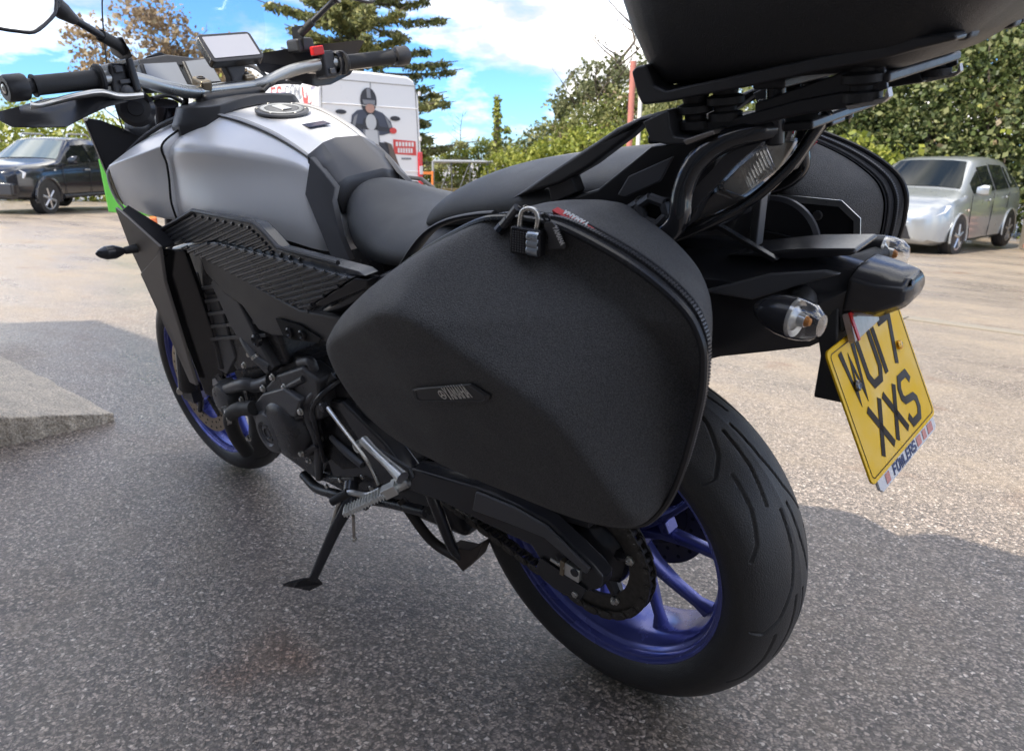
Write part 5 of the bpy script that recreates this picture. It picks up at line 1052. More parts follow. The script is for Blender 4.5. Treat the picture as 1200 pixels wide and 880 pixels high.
# ribbed side panels -------------------------------------------------
def ribs(poly, y, d, pitch, wd, h):
    # clip parallel strips to the polygon in the X-Z plane
    g = G(); P = [(p[0], p[2]) for p in poly]; dx, dz = d; L_ = math.hypot(dx, dz); dx, dz = dx/L_, dz/L_; nx, nz = -dz, dx
    ds = [p[0]*nx+p[1]*nz for p in P]; t = min(ds)+pitch*.5
    while t < max(ds):
        xs = []
        for (a, b), (c, e) in zip(zip(P, ds), zip(P[1:]+P[:1], ds[1:]+ds[:1])):
            if (b-t)*(e-t) < 0:
                k = (t-b)/(e-b); q = (a[0]+(c[0]-a[0])*k, a[1]+(c[1]-a[1])*k); xs.append(q[0]*dx+q[1]*dz)
        xs.sort()
        for a, b in zip(xs[::2], xs[1::2]):
            if b-a > .006:
                a += .0015; b -= .0015
                q = [(nx*t+dx*k+nx*w_, y, nz*t+dz*k+nz*w_) for k, w_ in ((a, -wd/2), (b, -wd/2), (b, wd/2), (a, wd/2))]
                top = [(nx*t+dx*k+nx*w_*.4, y+h, nz*t+dz*k+nz*w_*.4) for k, w_ in ((a, -wd/2), (b, -wd/2), (b, wd/2), (a, wd/2))]
                g.add(q+top, [(0, 1, 5, 4), (1, 2, 6, 5), (2, 3, 7, 6), (3, 0, 4, 7), (4, 5, 6, 7)])
        t += pitch
    return g
upper = [(1.062, 0.205, 0.8107), (0.8792, 0.205, 0.862), (0.6505, 0.205, 0.8517), (0.6217, 0.205, 0.8361), (0.5865, 0.205, 0.8103), (0.3481, 0.205, 0.7937), (0.3322, 0.205, 0.7869), (0.3884, 0.205, 0.7836), (0.5757, 0.205, 0.7954), (0.8156, 0.205, 0.8085), (1.012, 0.205, 0.7839)]
lower = [(0.9702, 0.214, 0.7821), (0.8059, 0.214, 0.808), (0.5554, 0.214, 0.7966), (0.3577, 0.214, 0.7838), (0.4925, 0.214, 0.7216), (0.5101, 0.214, 0.703), (0.6166, 0.214, 0.7199), (0.8695, 0.214, 0.7707)]
up_n = [(1.043, 0.205, 0.814), (0.8748, 0.205, 0.857), (0.6654, 0.205, 0.8459), (0.6308, 0.205, 0.8291), (0.5953, 0.205, 0.8032), (0.3767, 0.205, 0.7907), (0.5743, 0.205, 0.7987), (0.8136, 0.205, 0.8121), (1.001, 0.205, 0.7886)]
for s in (1, -1):
    mp_ = (lambda p: p) if s > 0 else mirror_pts
    a = prism('side_panel_upper', mp_(upper), (0, -s*.03, 0), CARBON, bike, bevel=.002)
    b = prism('side_panel_lower', mp_(lower), (0, -s*.03, 0), CARBON, bike, bevel=.002)
    if s > 0:
        d1 = Vector((0.5641, 0.205, 0.8232))-Vector((0.6643, 0.205, 0.7955)); d2 = Vector((0.5146, 0.214, 0.7757))-Vector((0.6431, 0.214, 0.7419))
        ribs(up_n, .2055, (d1.x, d1.z), .0095, .0075, .003).build('panel_ribs', CARBON, a, smooth=0, kind='stuff')
        ribs(lower, .2145, (d2.x, d2.z), .0098, .0078, .003).build('panel_ribs', CARBON, b, smooth=0, kind='stuff')
    prism('panel_end', mp_([(0.4964, 0.212, 0.7188), (0.3563, 0.212, 0.7819), (0.3341, 0.2, 0.7795), (0.3409, 0.2, 0.7642), (0.4684, 0.21, 0.7173)]), (0, -s*.03, 0), SATIN, bike, bevel=.003)
    tr = mp_([(1.053, 0.208, 0.814), (0.8706, 0.208, 0.8666), (0.6403, 0.208, 0.8562), (0.6095, 0.208, 0.8393), (0.5739, 0.208, 0.8153), (0.3965, 0.208, 0.8041)])
    tube('panel_trim', tr, .0045, BLACK, bike, n=8, sm=0)
tube('panel_tail_tube', [(0.563, 0.16, 0.6675), (0.446, 0.17, 0.7204), (0.3583, 0.17, 0.7561), (0.2972, 0.16, 0.7807)], .014, SATIN, bike, n=12)
# seats --------------------------------------------------------------
def seat(name, st, mt=SEATM):
    lp = []
    for x, zt, hw, zb, dome in st:
        h = [(0, zt), (hw*.35, zt-dome*.06), (hw*.68, zt-dome*.28), (hw*.9, zt-dome*.62), (hw, zt-dome*1.05), (hw*.985, (zt-dome*1.05+zb)/2), (hw*.93, zb), (hw*.5, zb-.004)]
        lp.append([(x, y, z) for y, z in h]+[(x, 0, zb-.004)]+[(x, -y, z) for y, z in reversed(h[1:])])
    return loft(name, lp, mt, bike, smooth=180, subsurf=2)
seat('rider_seat', [(.555, .895, .060, .80, .05), (.535, .903, .082, .785, .055), (.49, .894, .104, .775, .055), (.43, .876, .132, .775, .05), (.36, .863, .158, .782, .045), (.29, .860, .170, .79, .042), (.22, .868, .172, .80, .042), (.18, .875, .165, .81, .045)])
seat('pillion_seat', [(.315, .862, .05, .845, .02), (.295, .880, .10, .845, .03), (.25, .905, .125, .85, .035), (.17, .932, .138, .86, .04), (.06, .946, .142, .87, .04), (-.05, .955, .135, .885, .04), (-.12, .960, .12, .90, .04), (-.14, .955, .10, .91, .03)])
# grab rails ---------------------------------------------------------
gr1 = [(0.0487, 0.15, 0.9102), (-0.0201, 0.15, 0.9456), (-0.1038, 0.15, 0.986), (-0.1316, 0.15, 1), (-0.1646, 0.15, 1.011), (-0.1999, 0.15, 1.018), (-0.2007, 0.15, 1.008), (-0.1866, 0.15, 1.006), (-0.1665, 0.15, 1.003), (-0.1462, 0.15, 0.9885), (-0.0886, 0.15, 0.955), (-0.0397, 0.15, 0.9332)]
for s in (1, -1):
    mp_ = (lambda p: p) if s > 0 else mirror_pts
    gb = prism('grab_rail', mp_(gr1), (0, -s*.026, 0), BLACK, bike, bevel=.006, seg=3)
    prism('rail_drop', mp_([(-0.1673, 0.151, 1.006), (-0.2016, 0.151, 1.018), (-0.2031, 0.151, 0.9988), (-0.2071, 0.151, 0.9898), (-0.2239, 0.151, 0.9878), (-0.2554, 0.151, 0.9961), (-0.2563, 0.151, 0.9918), (-0.2248, 0.151, 0.9806), (-0.1972, 0.151, 0.9807), (-0.1775, 0.151, 0.9846), (-0.1724, 0.151, 0.9957)]), (0, -s*.03, 0), BLACK, gb, bevel=.004)
    prism('rail_plate', mp_([(-0.2192, 0.152, 0.9853), (-0.2559, 0.152, 0.9954), (-0.2569, 0.152, 0.991), (-0.2233, 0.152, 0.9799)]), (0, -s*.03, 0), mat('raw bracket steel', (.30, .27, .24), .4, metal=.8), gb, bevel=.001)
    prism('rail_leg', mp_([(-0.0146, 0.145, 0.9337), (-0.0548, 0.145, 0.9453), (-0.0634, 0.145, 0.9223), (-0.0199, 0.145, 0.9053)]), (0, -s*.02, 0), SATIN, gb, bevel=.003)
# tail side panels ---------------------------------------------------
for s in (1, -1):
    mp_ = (lambda p: p) if s > 0 else mirror_pts
    tp = prism('tail_panel', mp_([(-0.0291, 0.14, 0.9091), (-0.0933, 0.142, 0.9269), (-0.1689, 0.138, 0.9769), (-0.227, 0.11, 0.9815), (-0.2384, 0.1, 0.9669), (-0.2256, 0.1, 0.9295), (-0.2091, 0.115, 0.8893), (-0.1708, 0.13, 0.8572), (-0.0835, 0.135, 0.8679)]), (0, -s*.02, 0), BLACK, bike, bevel=.004)
    prism('tail_panel_step', mp_([(-0.1253, 0.143, 0.922), (-0.1425, 0.143, 0.9446), (-0.2008, 0.136, 0.9672), (-0.1833, 0.138, 0.9387), (-0.1374, 0.143, 0.9194)]), (0, s*.004, 0), GUN, tp, bevel=.0025)
    prism('tail_panel_blade', mp_([(-0.0112, 0.146, 0.8984), (-0.1237, 0.147, 0.9125), (-0.1307, 0.145, 0.8874), (-0.0374, 0.146, 0.8752)]), (0, s*.003, 0), GUN, tp, bevel=.002)
    hx = [(-0.161, 0.152, 0.9132), (-0.1754, 0.152, 0.9217), (-0.1922, 0.15, 0.9161), (-0.1962, 0.15, 0.9025), (-0.1821, 0.15, 0.8897), (-0.1661, 0.152, 0.8953)]
    hx = mp_(hx)
    for a, b in zip(hx, hx[1:]+hx[:1]): tube('mount_spigot', [a, b], .006, GUN, tp, n=8)
    prism('mount_pocket', mp_([(-0.1312, 0.148, 0.9027), (-0.1565, 0.148, 0.9221), (-0.1971, 0.145, 0.9211), (-0.1974, 0.145, 0.8915), (-0.158, 0.147, 0.8689), (-0.1347, 0.148, 0.8779)]), (0, -s*.004, 0), GROOVE, tp, bevel=.001)
    g = G()
    for a, b in (((-0.1363, 0.15, 0.9034), (-0.1574, 0.15, 0.9146)), ((-0.1574, 0.15, 0.9146), (-0.1526, 0.15, 0.8899)), ((-0.1526, 0.15, 0.8899), (-0.1374, 0.15, 0.8807)), ((-0.1363, 0.15, 0.9034), (-0.1526, 0.15, 0.8899)), ((-0.1526, 0.15, 0.8899), (-0.1698, 0.15, 0.8767)), ((-0.1775, 0.15, 0.8915), (-0.1898, 0.148, 0.8817))):
        a, b = mp_([a, b]); g_tube(g, [a, b], .005, 8)
    g.build('mount_cage', GUN, tp)
    # pannier rail tube
    rl = tube('pannier_rail', mp_([(-0.16, 0.165, 0.8673), (-0.1986, 0.168, 0.8812), (-0.2195, 0.165, 0.9014), (-0.2215, 0.158, 0.9313), (-0.2333, 0.15, 0.9606), (-0.2558, 0.135, 0.9797), (-0.2847, 0.115, 0.9878), (-0.2968, 0.1, 0.988)]), .0125, GLOSSB, bike, n=16, sm=8)
    prism('rail_tab', mp_([(-0.2203, 0.145, 0.9258), (-0.2582, 0.13, 0.9664), (-0.291, 0.11, 0.9843), (-0.2949, 0.11, 0.9799), (-0.2657, 0.125, 0.9538), (-0.2253, 0.143, 0.9064)]), (0, -s*.006, 0), SATIN, rl, bevel=.001)
    lathe('rail_post', mp_([(-0.3, 0.1, 0.9721)])[0], (0, 0, 1), cyl_prof(.010, .06, .002), SATIN, rl, n=16)
# under-tail edge and tail lamp
tube('tail_lower_edge', [(-0.1497, 0.12, 0.8528), (-0.2209, 0.1, 0.8825), (-0.2643, 0.08, 0.9073), (-0.2997, 0.06, 0.9427), (-0.3182, 0.05, 0.9732), (-0.3353, 0.05, 0.9994)], .0065, GLOSSB, bike, n=10)
loft('tail_lamp', [[(-0.2218, 0.085, 0.9216), (-0.237, 0.085, 0.9367), (-0.2534, 0.075, 0.9127), (-0.2428, 0.075, 0.9044)], [(-0.2425, 0.075, 0.9437), (-0.2625, 0.07, 0.9713), (-0.2876, 0.055, 0.9407), (-0.257, 0.065, 0.9128)], [(-0.2639, 0.06, 0.9698), (-0.2759, 0.06, 0.9752), (-0.2977, 0.045, 0.9523), (-0.2757, 0.05, 0.9261)], [(-0.2745, 0.05, 0.97), (-0.3006, 0.035, 0.9712), (-0.2973, 0.035, 0.9562), (-0.2822, 0.04, 0.9341)]], GLASS, bike, smooth=40, bevel=.003)
prism('tail_lamp_reflector', [(-0.2103, 0.055, 0.9153), (-0.2343, 0.05, 0.9391), (-0.2649, 0.04, 0.9648), (-0.2886, 0.02, 0.9634), (-0.2736, 0.03, 0.9341), (-0.2368, 0.05, 0.905)], (.0, -.012, 0), TAILIN, bike, bevel=.002)
g = G()
for k in range(9):
    a = Vector((-0.2432, 0.068, 0.9482)).lerp(Vector((-0.2678, 0.055, 0.9633)), k/8); b = Vector((-0.2555, 0.062, 0.9161)).lerp(Vector((-0.2785, 0.05, 0.9358)), k/8); g_tube(g, [a, b], .0018, 6)
g.build('lamp_flutes', GLASS, bike)
prism('tail_under_panel', [(-0.1913, 0.1, 0.8849), (-0.2245, 0.09, 0.9177), (-0.2468, 0.07, 0.9035), (-0.2725, 0.065, 0.9192), (-0.2432, 0.08, 0.9014), (-0.2005, 0.1, 0.8813)], (0, -.02, 0), mat('brown grey panel', (.11, .095, .085), .4), bike, bevel=.002)
box('tail_core', (-.04, 0, .88), (.36, .17, .10), SATIN, bike, rot=Matrix.Rotation(R(12), 3, 'Y'), bevel=.02)
# mudguard with plate holder ---------------------------------------
mg = []
for x, zt, zb, hw, hb in ((-.10, .83, .67, .085, .075), (-.16, .835, .675, .085, .075), (-.22, .835, .70, .082, .07), (-.28, .832, .715, .075, .062), (-.33, .828, .728, .062, .055), (-.366, .822, .75, .048, .042)):
    mg.append([(x, -hb, zb), (x, -hw, zb+.05), (x, -hw*.9, zt-.03), (x, -hw*.45, zt-.005), (x, 0, zt), (x, hw*.45, zt-.005), (x, hw*.9, zt-.03), (x, hw, zb+.05), (x, hb, zb)])
mud = loft('rear_mudguard', mg, SATIN, bike, smooth=30, bevel=.004)
prism('mudguard_ridge', [(-0.2169, 0.05, 0.8295), (-0.309, 0.05, 0.8461), (-0.3721, 0.04, 0.8488), (-0.3689, 0.04, 0.8406), (-0.3045, 0.05, 0.8323)], (0, -.075, 0), SATIN, mud, bevel=.006)
prism('mudguard_blade', [(-0.2018, 0.088, 0.792), (-0.2893, 0.085, 0.8228), (-0.3476, 0.07, 0.8289), (-0.3638, 0.062, 0.8243), (-0.3223, 0.078, 0.8111), (-0.2701, 0.088, 0.7897)], (0, -.01, 0), GUN, mud, bevel=.003)
prism('mudguard_flash', [(-0.2022, 0.07, 0.8744), (-0.2216, 0.07, 0.8714), (-0.2891, 0.06, 0.8335), (-0.2829, 0.06, 0.8298)], (0, -.01, 0), SATIN, mud, bevel=.001)
pl = [(-.368, .050, .818), (-.368, .03, .826), (-.368, -.03, .826), (-.368, -.050, .818), (-.362, -.05, .775), (-.362, -.03, .765), (-.362, .03, .765), (-.362, .05, .775)]
pe = [(-.424, y*.70, z-.012 if z > .8 else z+.016) for _, y, z in pl]; pm = [(-.398, y*.95, z-.006 if z > .8 else z+.003) for _, y, z in pl]
loft('plate_lamp', [pl, pm, pe, [(-.430, y*.6, .805+(z-.805)*.6) for _, y, z in pe]], SATIN, bike, smooth=40, bevel=.005)
loft('plate_stay', [[(-.33, y, .78) for y in (-.05, .05)]+[(-.36, y, .78) for y in (.05, -.05)], [(-.345, y, .72) for y in (-.06, .06)]+[(-.365, y, .72) for y in (.06, -.06)], [(-.345, y, .672) for y in (-.035, .075)]+[(-.385, y, .672) for y in (.075, -.035)]], BLACK, bike, bevel=.003)
# number plate
TL, TR, BL, BR = [Vector(p) for p in ((-.366, .106, .746), (-.372, -.121, .745), (-.434, .105, .593), (-.436, -.120, .583))]
px_ = ((TR-TL)+(BR-BL)).normalized(); py_ = ((TL-BL)+(TR-BR)); py_ = (py_-px_*py_.dot(px_)).normalized(); pn = px_.cross(py_)
pc = (TL+TR+BL+BR)/4; PW, PH = .228, .166
def on_plate(x, y, z=0): return pc+px_*x+py_*y+pn*z
poly = [on_plate(x, y) for x, y in rrect(PW/2, PH/2, .009)]
plate = prism('number_plate', poly, pn*-.003, YELLOW, bike, bevel=.0008)
g = G(); bl = rrect(PW/2-.006, PH/2-.006, .006); bl.append(bl[0]); ribbon(g, bl, .0011, .0003, on_plate(0, 0, .0002), px_, py_, pn); g.build('plate_border', PLTXT, plate, smooth=0)
g = G(); text_g(g, 'WU17', on_plate(-.085, .012, .0003), px_, py_, .060, .038, .0115, .0098); g.build('plate_characters', PLTXT, plate, smooth=0)
g = G(); text_g(g, 'XXS', on_plate(-.066, -.066, .0003), px_, py_, .060, .038, .0115, .0098); g.build('plate_characters', PLTXT, plate, smooth=0)
lathe('plate_bolt', on_plate(-.073, .027, .0005), tuple(pn), [(.0068, 0), (.0068, .003), (.005, .0045), (.003, .0035), (0, .0035)], GLOSSB, plate, n=16)
lathe('plate_bolt', on_plate(.072, .030, .0005), tuple(pn), [(.006, 0), (.006, .003), (.004, .0045), (0, .0045)], BRASS, plate, n=16)
strip = prism('dealer_strip', [on_plate(x, y, -.001) for x, y in ((-.098, -.076), (.106, -.076), (.106, -.096), (.100, -.1), (-.092, -.1), (-.098, -.095))], pn*-.004, PALEP, plate, bevel=.0008)
g = G(); text_g(g, 'FOWLERS', on_plate(-.052, -.0965, -.0006), px_, py_, .0115, .0085, .0030, .0026, slant=.15); g.build('strip_lettering', BLUEINK, strip, smooth=0)
for x, wd in ((-.078, .014), (.032, .017), (.055, .013), (.074, .020)):
    prism('strip_emblem', [on_plate(x, -.0965, -.0006), on_plate(x+wd*.9, -.0965, -.0006), on_plate(x+wd, -.085, -.0006), on_plate(x+wd*.1, -.085, -.0006)], pn*.0003, mat('faded red print', (.62, .25, .22), .5, var=.5, vscale=500), strip, bevel=0)
prism('rear_reflector', [(-.372, .052, .776), (-.372, -.03, .776), (-.382, -.03, .742), (-.382, .052, .742)], pn*-.008, mat('reflector lens', (.55, .45, .43), .15, var=.35, vscale=90, trans=.2), bike, bevel=.001)
g = G(); ribbon(g, [(-.040, -.018), (-.040, .014), (.040, .014)], .005, .002, Vector((-.3785, .010, .760)), px_, py_, pn); g.build('reflector_edge', REDS, bike)
# rear indicators
for s in (1, -1):
    mp_ = (lambda p: p) if s > 0 else mirror_pts
    b_, c_, d_ = Vector((-.315, s*.06, .797)), Vector((-.335, s*.085, .796)), Vector((-.345, s*.135, .796))
    st = tube('rear_indicator', [b_, c_, d_], [.014, .013, .012], RUBBER, bike, n=12)
    ax_ = Vector((-1, s*.10, -.10)).normalized(); o = d_+Vector((.045, 0, .004))
    g = G(); g_lathe(g, o, ax_, [(.002, -.004), (.010, .002), (.0185, .016), (.0225, .032), (.0235, .046)], 28); sh = g.build('indicator_shell', SATIN, st)
    sh.scale = (1, 1, 1)
    lathe('indicator_lens', o+ax_*.046, ax_, [(.0232, 0), (.0225, .010), (.0195, .022), (.012, .031), (0, .033)], GLASS, st, n=28)
    lathe('lens_reflector', o+ax_*.045, ax_, [(.022, 0), (.0205, .004), (.014, .002), (.008, .006), (.007, .014), (0, .016)], LENSIN, st, n=20)
    lathe('bulb', o+ax_*.047, ax_, [(.006, 0), (.0065, .012), (.004, .017), (0, .018)], AMBER, st, n=14)
# luggage rack -------------------------------------------------------
RK = mat('rack black steel', (.026, .026, .029), .34, bump=.05, bscale=300)
RKL = mat('worn steel lip', (.42, .40, .38), .4, metal=.8)
for s in (1, -1):
    mp_ = (lambda p: p) if s > 0 else mirror_pts
    yb = .125
    prism('rack_rail', mp_([(-0.1853, 0.125, 0.9992), (-0.2653, 0.125, 1.004), (-0.3338, 0.125, 1.019), (-0.3791, 0.125, 1.025), (-0.388, 0.125, 1.01), (-0.3387, 0.125, 1.005), (-0.2654, 0.125, 0.9913), (-0.1926, 0.125, 0.9842)]), (0, -s*.03, 0), RK, bike, bevel=.003)
    prism('rack_lip', mp_([(-0.3803, 0.126, 1.012), (-0.4154, 0.126, 1.018), (-0.4177, 0.126, 1.027), (-0.42, 0.126, 1.018), (-0.4143, 0.126, 1.013), (-0.3837, 0.126, 1.008)]), (0, -s*.012, 0), RKL, bike, bevel=.001)
    prism('rack_side_plate', mp_([(-0.2857, 0.12, 1.017), (-0.3762, 0.12, 1.043), (-0.4113, 0.12, 1.046), (-0.4159, 0.12, 1.025), (-0.3781, 0.12, 1.012), (-0.286, 0.12, 0.9997)]), (0, -s*.006, 0), RK, bike, bevel=.002)
    for cpx in ((-0.2172, 0.12, 1.014), (-0.2503, 0.115, 1.021), (-0.3922, 0.115, 1.035)):
        q = mp_([cpx])[0]; g = G(); g_lathe(g, (q[0], q[1], q[2]-.02), (0, 0, 1), [(.018, 0), (.018, .008), (.012, .010), (.012, .014), (.020, .017), (.020, .024), (.013, .027), (.015, .034), (.010, .040), (0, .040)], 16); g.build('rack_mount', RUBBER, bike)
box('rack_bridge', (-.24, 0, .985), (.20, .20, .010), RK, bike, rot=Matrix.Rotation(R(4), 3, 'Y'))
prism('rack_tail_block', [(-0.3102, 0.02, 0.9873), (-0.3277, 0.02, 0.9959), (-0.3305, 0.02, 0.9795), (-0.3136, 0.02, 0.9762)], (0, -.04, 0), RK, bike)
prism('tail_strap', [(-0.2859, 0.03, 0.9362), (-0.3259, 0.03, 0.9972), (-0.3316, 0.03, 0.9934), (-0.2921, 0.03, 0.9324)], (0, -.012, 0), RK, bike, bevel=.001)
# right-hand pannier mount discs seen through the tail
lathe('mount_disc', (-.20, -.13, .80), (0, 1, 0), [(.068, 0), (.068, .006), (.062, .009), (.05, .006), (0, .006)], GUN, bike, n=40)
prism('mount_arm', [(-.17, -.12, .80), (-.26, -.12, .79), (-.265, -.12, .81), (-.17, -.12, .825)], (0, .008, 0), SATIN, bike)
lathe('arm_bolt', (-.255, -.112, .80), (0, 1, 0), cyl_prof(.009, .006, .001), GUN, bike, n=14)
prism('strap_bracket', [(-0.2376, 0.02, 0.9009), (-0.2497, 0.02, 0.9034), (-0.2433, 0.02, 0.8349), (-0.2341, 0.02, 0.8386)], (0, -.02, 0), GUN, bike, bevel=.002)
# handlebar ----------------------------------------------------------
HB = [(.90, .30, 1.127), (.915, .24, 1.124), (.955, .15, 1.098), (.985, .085, 1.085), (.995, .05, 1.084), (.995, -.05, 1.083), (.985, -.085, 1.085), (.972, -.15, 1.103), (.955, -.21, 1.110), (.935, -.28, 1.111)]
tube('handlebar', HB, .0135, mat('handlebar silver', (.42, .43, .42), .33, metal=.9), bike, n=16)
for s in (1, -1):
    x0 = (.905, .30) if s > 0 else (.93, -.27); x1 = (.895, .415) if s > 0 else (.897, -.39); x2 = (.892, .445) if s > 0 else (.885, -.43); z = 1.127 if s > 0 else 1.108
    grp = tube('grip', [(x0[0], x0[1], z), (x0[0], x0[1]+s*.004, z), (x0[0]*.97+x1[0]*.03, x0[1]+s*.008, z), (x1[0], x1[1]-s*.006, z), (x1[0], x1[1]-s*.003, z), (x1[0], x1[1], z)], [.021, .021, .0168, .0165, .019, .019], RUBBER, bike, n=24, sm=0)
    a = Vector((x1[0], x1[1], z)); b = Vector((x2[0], x2[1]+s*.012, z)); d = (b-a).normalized()
    lathe('bar_end_weight', a, tuple(d), [(.013, 0), (.013, .010), (.021, .012), (.0225, .016), (.0225, .042), (.020, .046), (.012, .046), (.010, .043), (0, .043)], BLACK, grp, n=28)
    lathe('bar_end_screw', a+d*.042, tuple(d), [(.008, 0), (.008, .005), (.004, .006), (.003, .003), (0, .003)], STEEL, grp, n=14)
    lathe('grip_flange', (x0[0], x0[1]-s*.006, z), (0, s, 0), [(.016, 0), (.026, .001), (.027, .006), (.024, .010), (.017, .011)], RUBBER, grp, n=28)
# left switchgear
sg = box('switch_housing', (.912, .268, 1.123), (.046, .032, .056), BLACK, bike, rot=Matrix.Rotation(R(8), 3, 'X'), bevel=.007, seg=3)
box('switch_housing_rib', (.900, .245, 1.128), (.05, .014, .062), SATIN, bike, bevel=.005)
box('switch_button', (.884, .268, 1.140), (.008, .014, .012), GUN, sg, bevel=.002)
box('switch_button', (.886, .262, 1.118), (.008, .02, .008), GUN, sg, bevel=.002)
lathe('horn_button', (.888, .262, 1.100), (-1, .2, 0), [(.012, 0), (.012, .004), (.008, .007), (0, .007)], GUN, sg, n=18)
box('lever_clamp', (.93, .238, 1.12), (.05, .018, .05), SATIN, bike, bevel=.006)
# right switchgear
sg = box('switch_housing', (.953, -.235, 1.108), (.044, .036, .060), BLACK, bike, bevel=.007, seg=3)
prism('kill_switch', [(0.93, -0.194, 1.149), (0.93, -0.2249, 1.15), (0.93, -0.2247, 1.13), (0.93, -0.1936, 1.129)], (.014, 0, 0), REDS, sg, bevel=.003)
box('switch_button', (.928, -.235, 1.093), (.008, .014, .012), GUN, sg, bevel=.002)
lathe('throttle_drum', (.945, -.256, 1.109), (0, -1, 0), [(.024, 0), (.027, .003), (.027, .018), (.021, .022), (.017, .022)], BLACK, bike, n=28)
box('brake_reservoir', (.985, -.20, 1.155), (.05, .045, .03), BLACK, bike, bevel=.006)
# levers
tube('clutch_lever', [(0.8628, 0.245, 1.091), (0.8714, 0.285, 1.094), (0.874, 0.315, 1.104), (0.8796, 0.355, 1.103), (0.8853, 0.395, 1.098), (0.8726, 0.425, 1.095), (0.8741, 0.435, 1.097)], [.006, .009, .0085, .0075, .007, .006, .009], ALUM, bike, n=10, flat=.8)
tube('brake_lever', [(.975, -.20, 1.10), (.985, -.26, 1.095), (.98, -.32, 1.095), (.965, -.38, 1.095)], [.007, .007, .006, .006], ALUM, bike, n=10)
# hand guards
hgl = [[(1.013, 0.44, 1.092), (0.9467, 0.44, 1.065)], [(0.9492, 0.42, 1.097), (0.8988, 0.42, 1.06)], [(0.9236, 0.38, 1.105), (0.8546, 0.385, 1.055)], [(0.8781, 0.34, 1.105), (0.8349, 0.35, 1.069)], [(0.8694, 0.31, 1.106), (0.8196, 0.32, 1.079)], [(0.8749, 0.28, 1.106), (0.8232, 0.28, 1.084)]]
lp = []
for a, b in hgl:
    a, b = Vector(a)+Vector((.03, 0, 0)), Vector(b)+Vector((.03, 0, 0)); m_ = (a+b)/2+Vector((.012, .006, 0))
    lp.append([a, m_, b, b+Vector((.006, .003, -.001)), m_+Vector((.006, .003, 0)), a+Vector((.006, .003, 0))])
loft('hand_guard', lp, SATIN, bike, smooth=40)
hgr = [[(0.9734, -0.1, 1.147), (0.9662, -0.1, 1.114)], [(0.9655, -0.17, 1.151), (0.9737, -0.17, 1.086)], [(0.9295, -0.24, 1.154), (0.9612, -0.24, 1.063)], [(0.9278, -0.3, 1.154), (0.9576, -0.28, 1.063)], [(0.9313, -0.37, 1.155), (0.9525, -0.34, 1.08)], [(0.931, -0.385, 1.152), (0.953, -0.35, 1.087)]]
lp = []
for a, b in hgr:
    a, b = Vector(a)+Vector((.05, 0, 0)), Vector(b)+Vector((.05, 0, 0)); m_ = (a+b)/2+Vector((.015, -.004, 0))
    lp.append([a, m_, b, b+Vector((.006, -.003, -.001)), m_+Vector((.006, -.003, 0)), a+Vector((.006, -.003, 0))])
hg = loft('hand_guard', lp, SATIN, bike, smooth=40)
# mirrors
MIRR = mat('mirror glass', (.85, .88, .92), .02, metal=1, rvar=0)
mb = prism('mirror_mount', [(0.8809, 0.262, 1.19), (0.8508, 0.258, 1.193), (0.8476, 0.25, 1.158), (0.8729, 0.25, 1.154), (0.8892, 0.258, 1.168)], (.03, 0, 0), BLACK, bike, bevel=.005)
tube('mirror_stem', [(0.8723, 0.252, 1.169), (0.8631, 0.265, 1.179), (0.8382, 0.3, 1.195)], [.010, .010, .010], RUBBER, mb, n=14)
tube('mirror_arm', [(0.8371, 0.298, 1.193), (0.8169, 0.345, 1.221)], [.0065, .0065], SATIN, mb, n=12)
tube('mirror_neck', [(0.8188, 0.342, 1.219), (0.8099, 0.36, 1.232), (0.806, 0.37, 1.242)], [.008, .014, .014], BLACK, mb, n=14)
mgl = [(0.7948, 0.3720, 1.2437), (0.7884, 0.3801, 1.2295), (0.7808, 0.3987, 1.2159), (0.7718, 0.4266, 1.2017), (0.7694, 0.4512, 1.2042), (0.7681, 0.4781, 1.2104), (0.7689, 0.5142, 1.2253), (0.7773, 0.5251, 1.2519), (0.7935, 0.5035, 1.2874), (0.8097, 0.4511, 1.3122), (0.8195, 0.3754, 1.3111), (0.8081, 0.3600, 1.2749)]
cm = sum((Vector(p) for p in mgl), Vector())/len(mgl)
glass = prism('mirror_glass', [cm.lerp(Vector(p), .955) for p in mgl], (.004, .001, .0), MIRR, mb, bevel=0)
tube('mirror_rim', mgl+[mgl[0]], .0028, SATIN, mb, n=10, sm=3)
loft('mirror_shell', [[Vector(p)+Vector((.004, 0, 0)) for p in mgl], [cm.lerp(Vector(p), .92)+Vector((.03, .006, 0)) for p in mgl], [cm.lerp(Vector(p), .6)+Vector((.045, .01, 0)) for p in mgl]], SATIN, mb, smooth=60)
mb = prism('mirror_mount', [(0.9715, -0.19, 1.196), (0.9442, -0.19, 1.195), (0.9575, -0.19, 1.142), (0.9827, -0.19, 1.14)], (.02, 0, 0), BLACK, bike, bevel=.004)
tube('mirror_stem', [(0.9608, -0.19, 1.178), (0.9345, -0.21, 1.2)], [.009, .009], RUBBER, mb, n=12)
tube('mirror_arm', [(0.9394, -0.208, 1.197), (0.9061, -0.25, 1.233), (0.891, -0.26, 1.242)], [.006, .006, .011], SATIN, mb, n=12)
mg2 = [(0.9043, -0.2550, 1.2400), (0.9023, -0.3020, 1.2417), (0.8951, -0.3485, 1.2303), (0.8986, -0.3745, 1.2425), (0.9235, -0.4204, 1.3100), (0.9414, -0.3818, 1.3483), (0.9388, -0.2974, 1.3303), (0.9194, -0.2514, 1.2765)]
cm = sum((Vector(p) for p in mg2), Vector())/len(mg2)
prism('mirror_glass', [cm.lerp(Vector(p), .95) for p in mg2], (.004, 0, 0), MIRR, mb, bevel=0)
tube('mirror_rim', mg2+[mg2[0]], .0035, SATIN, mb, n=8, sm=3)
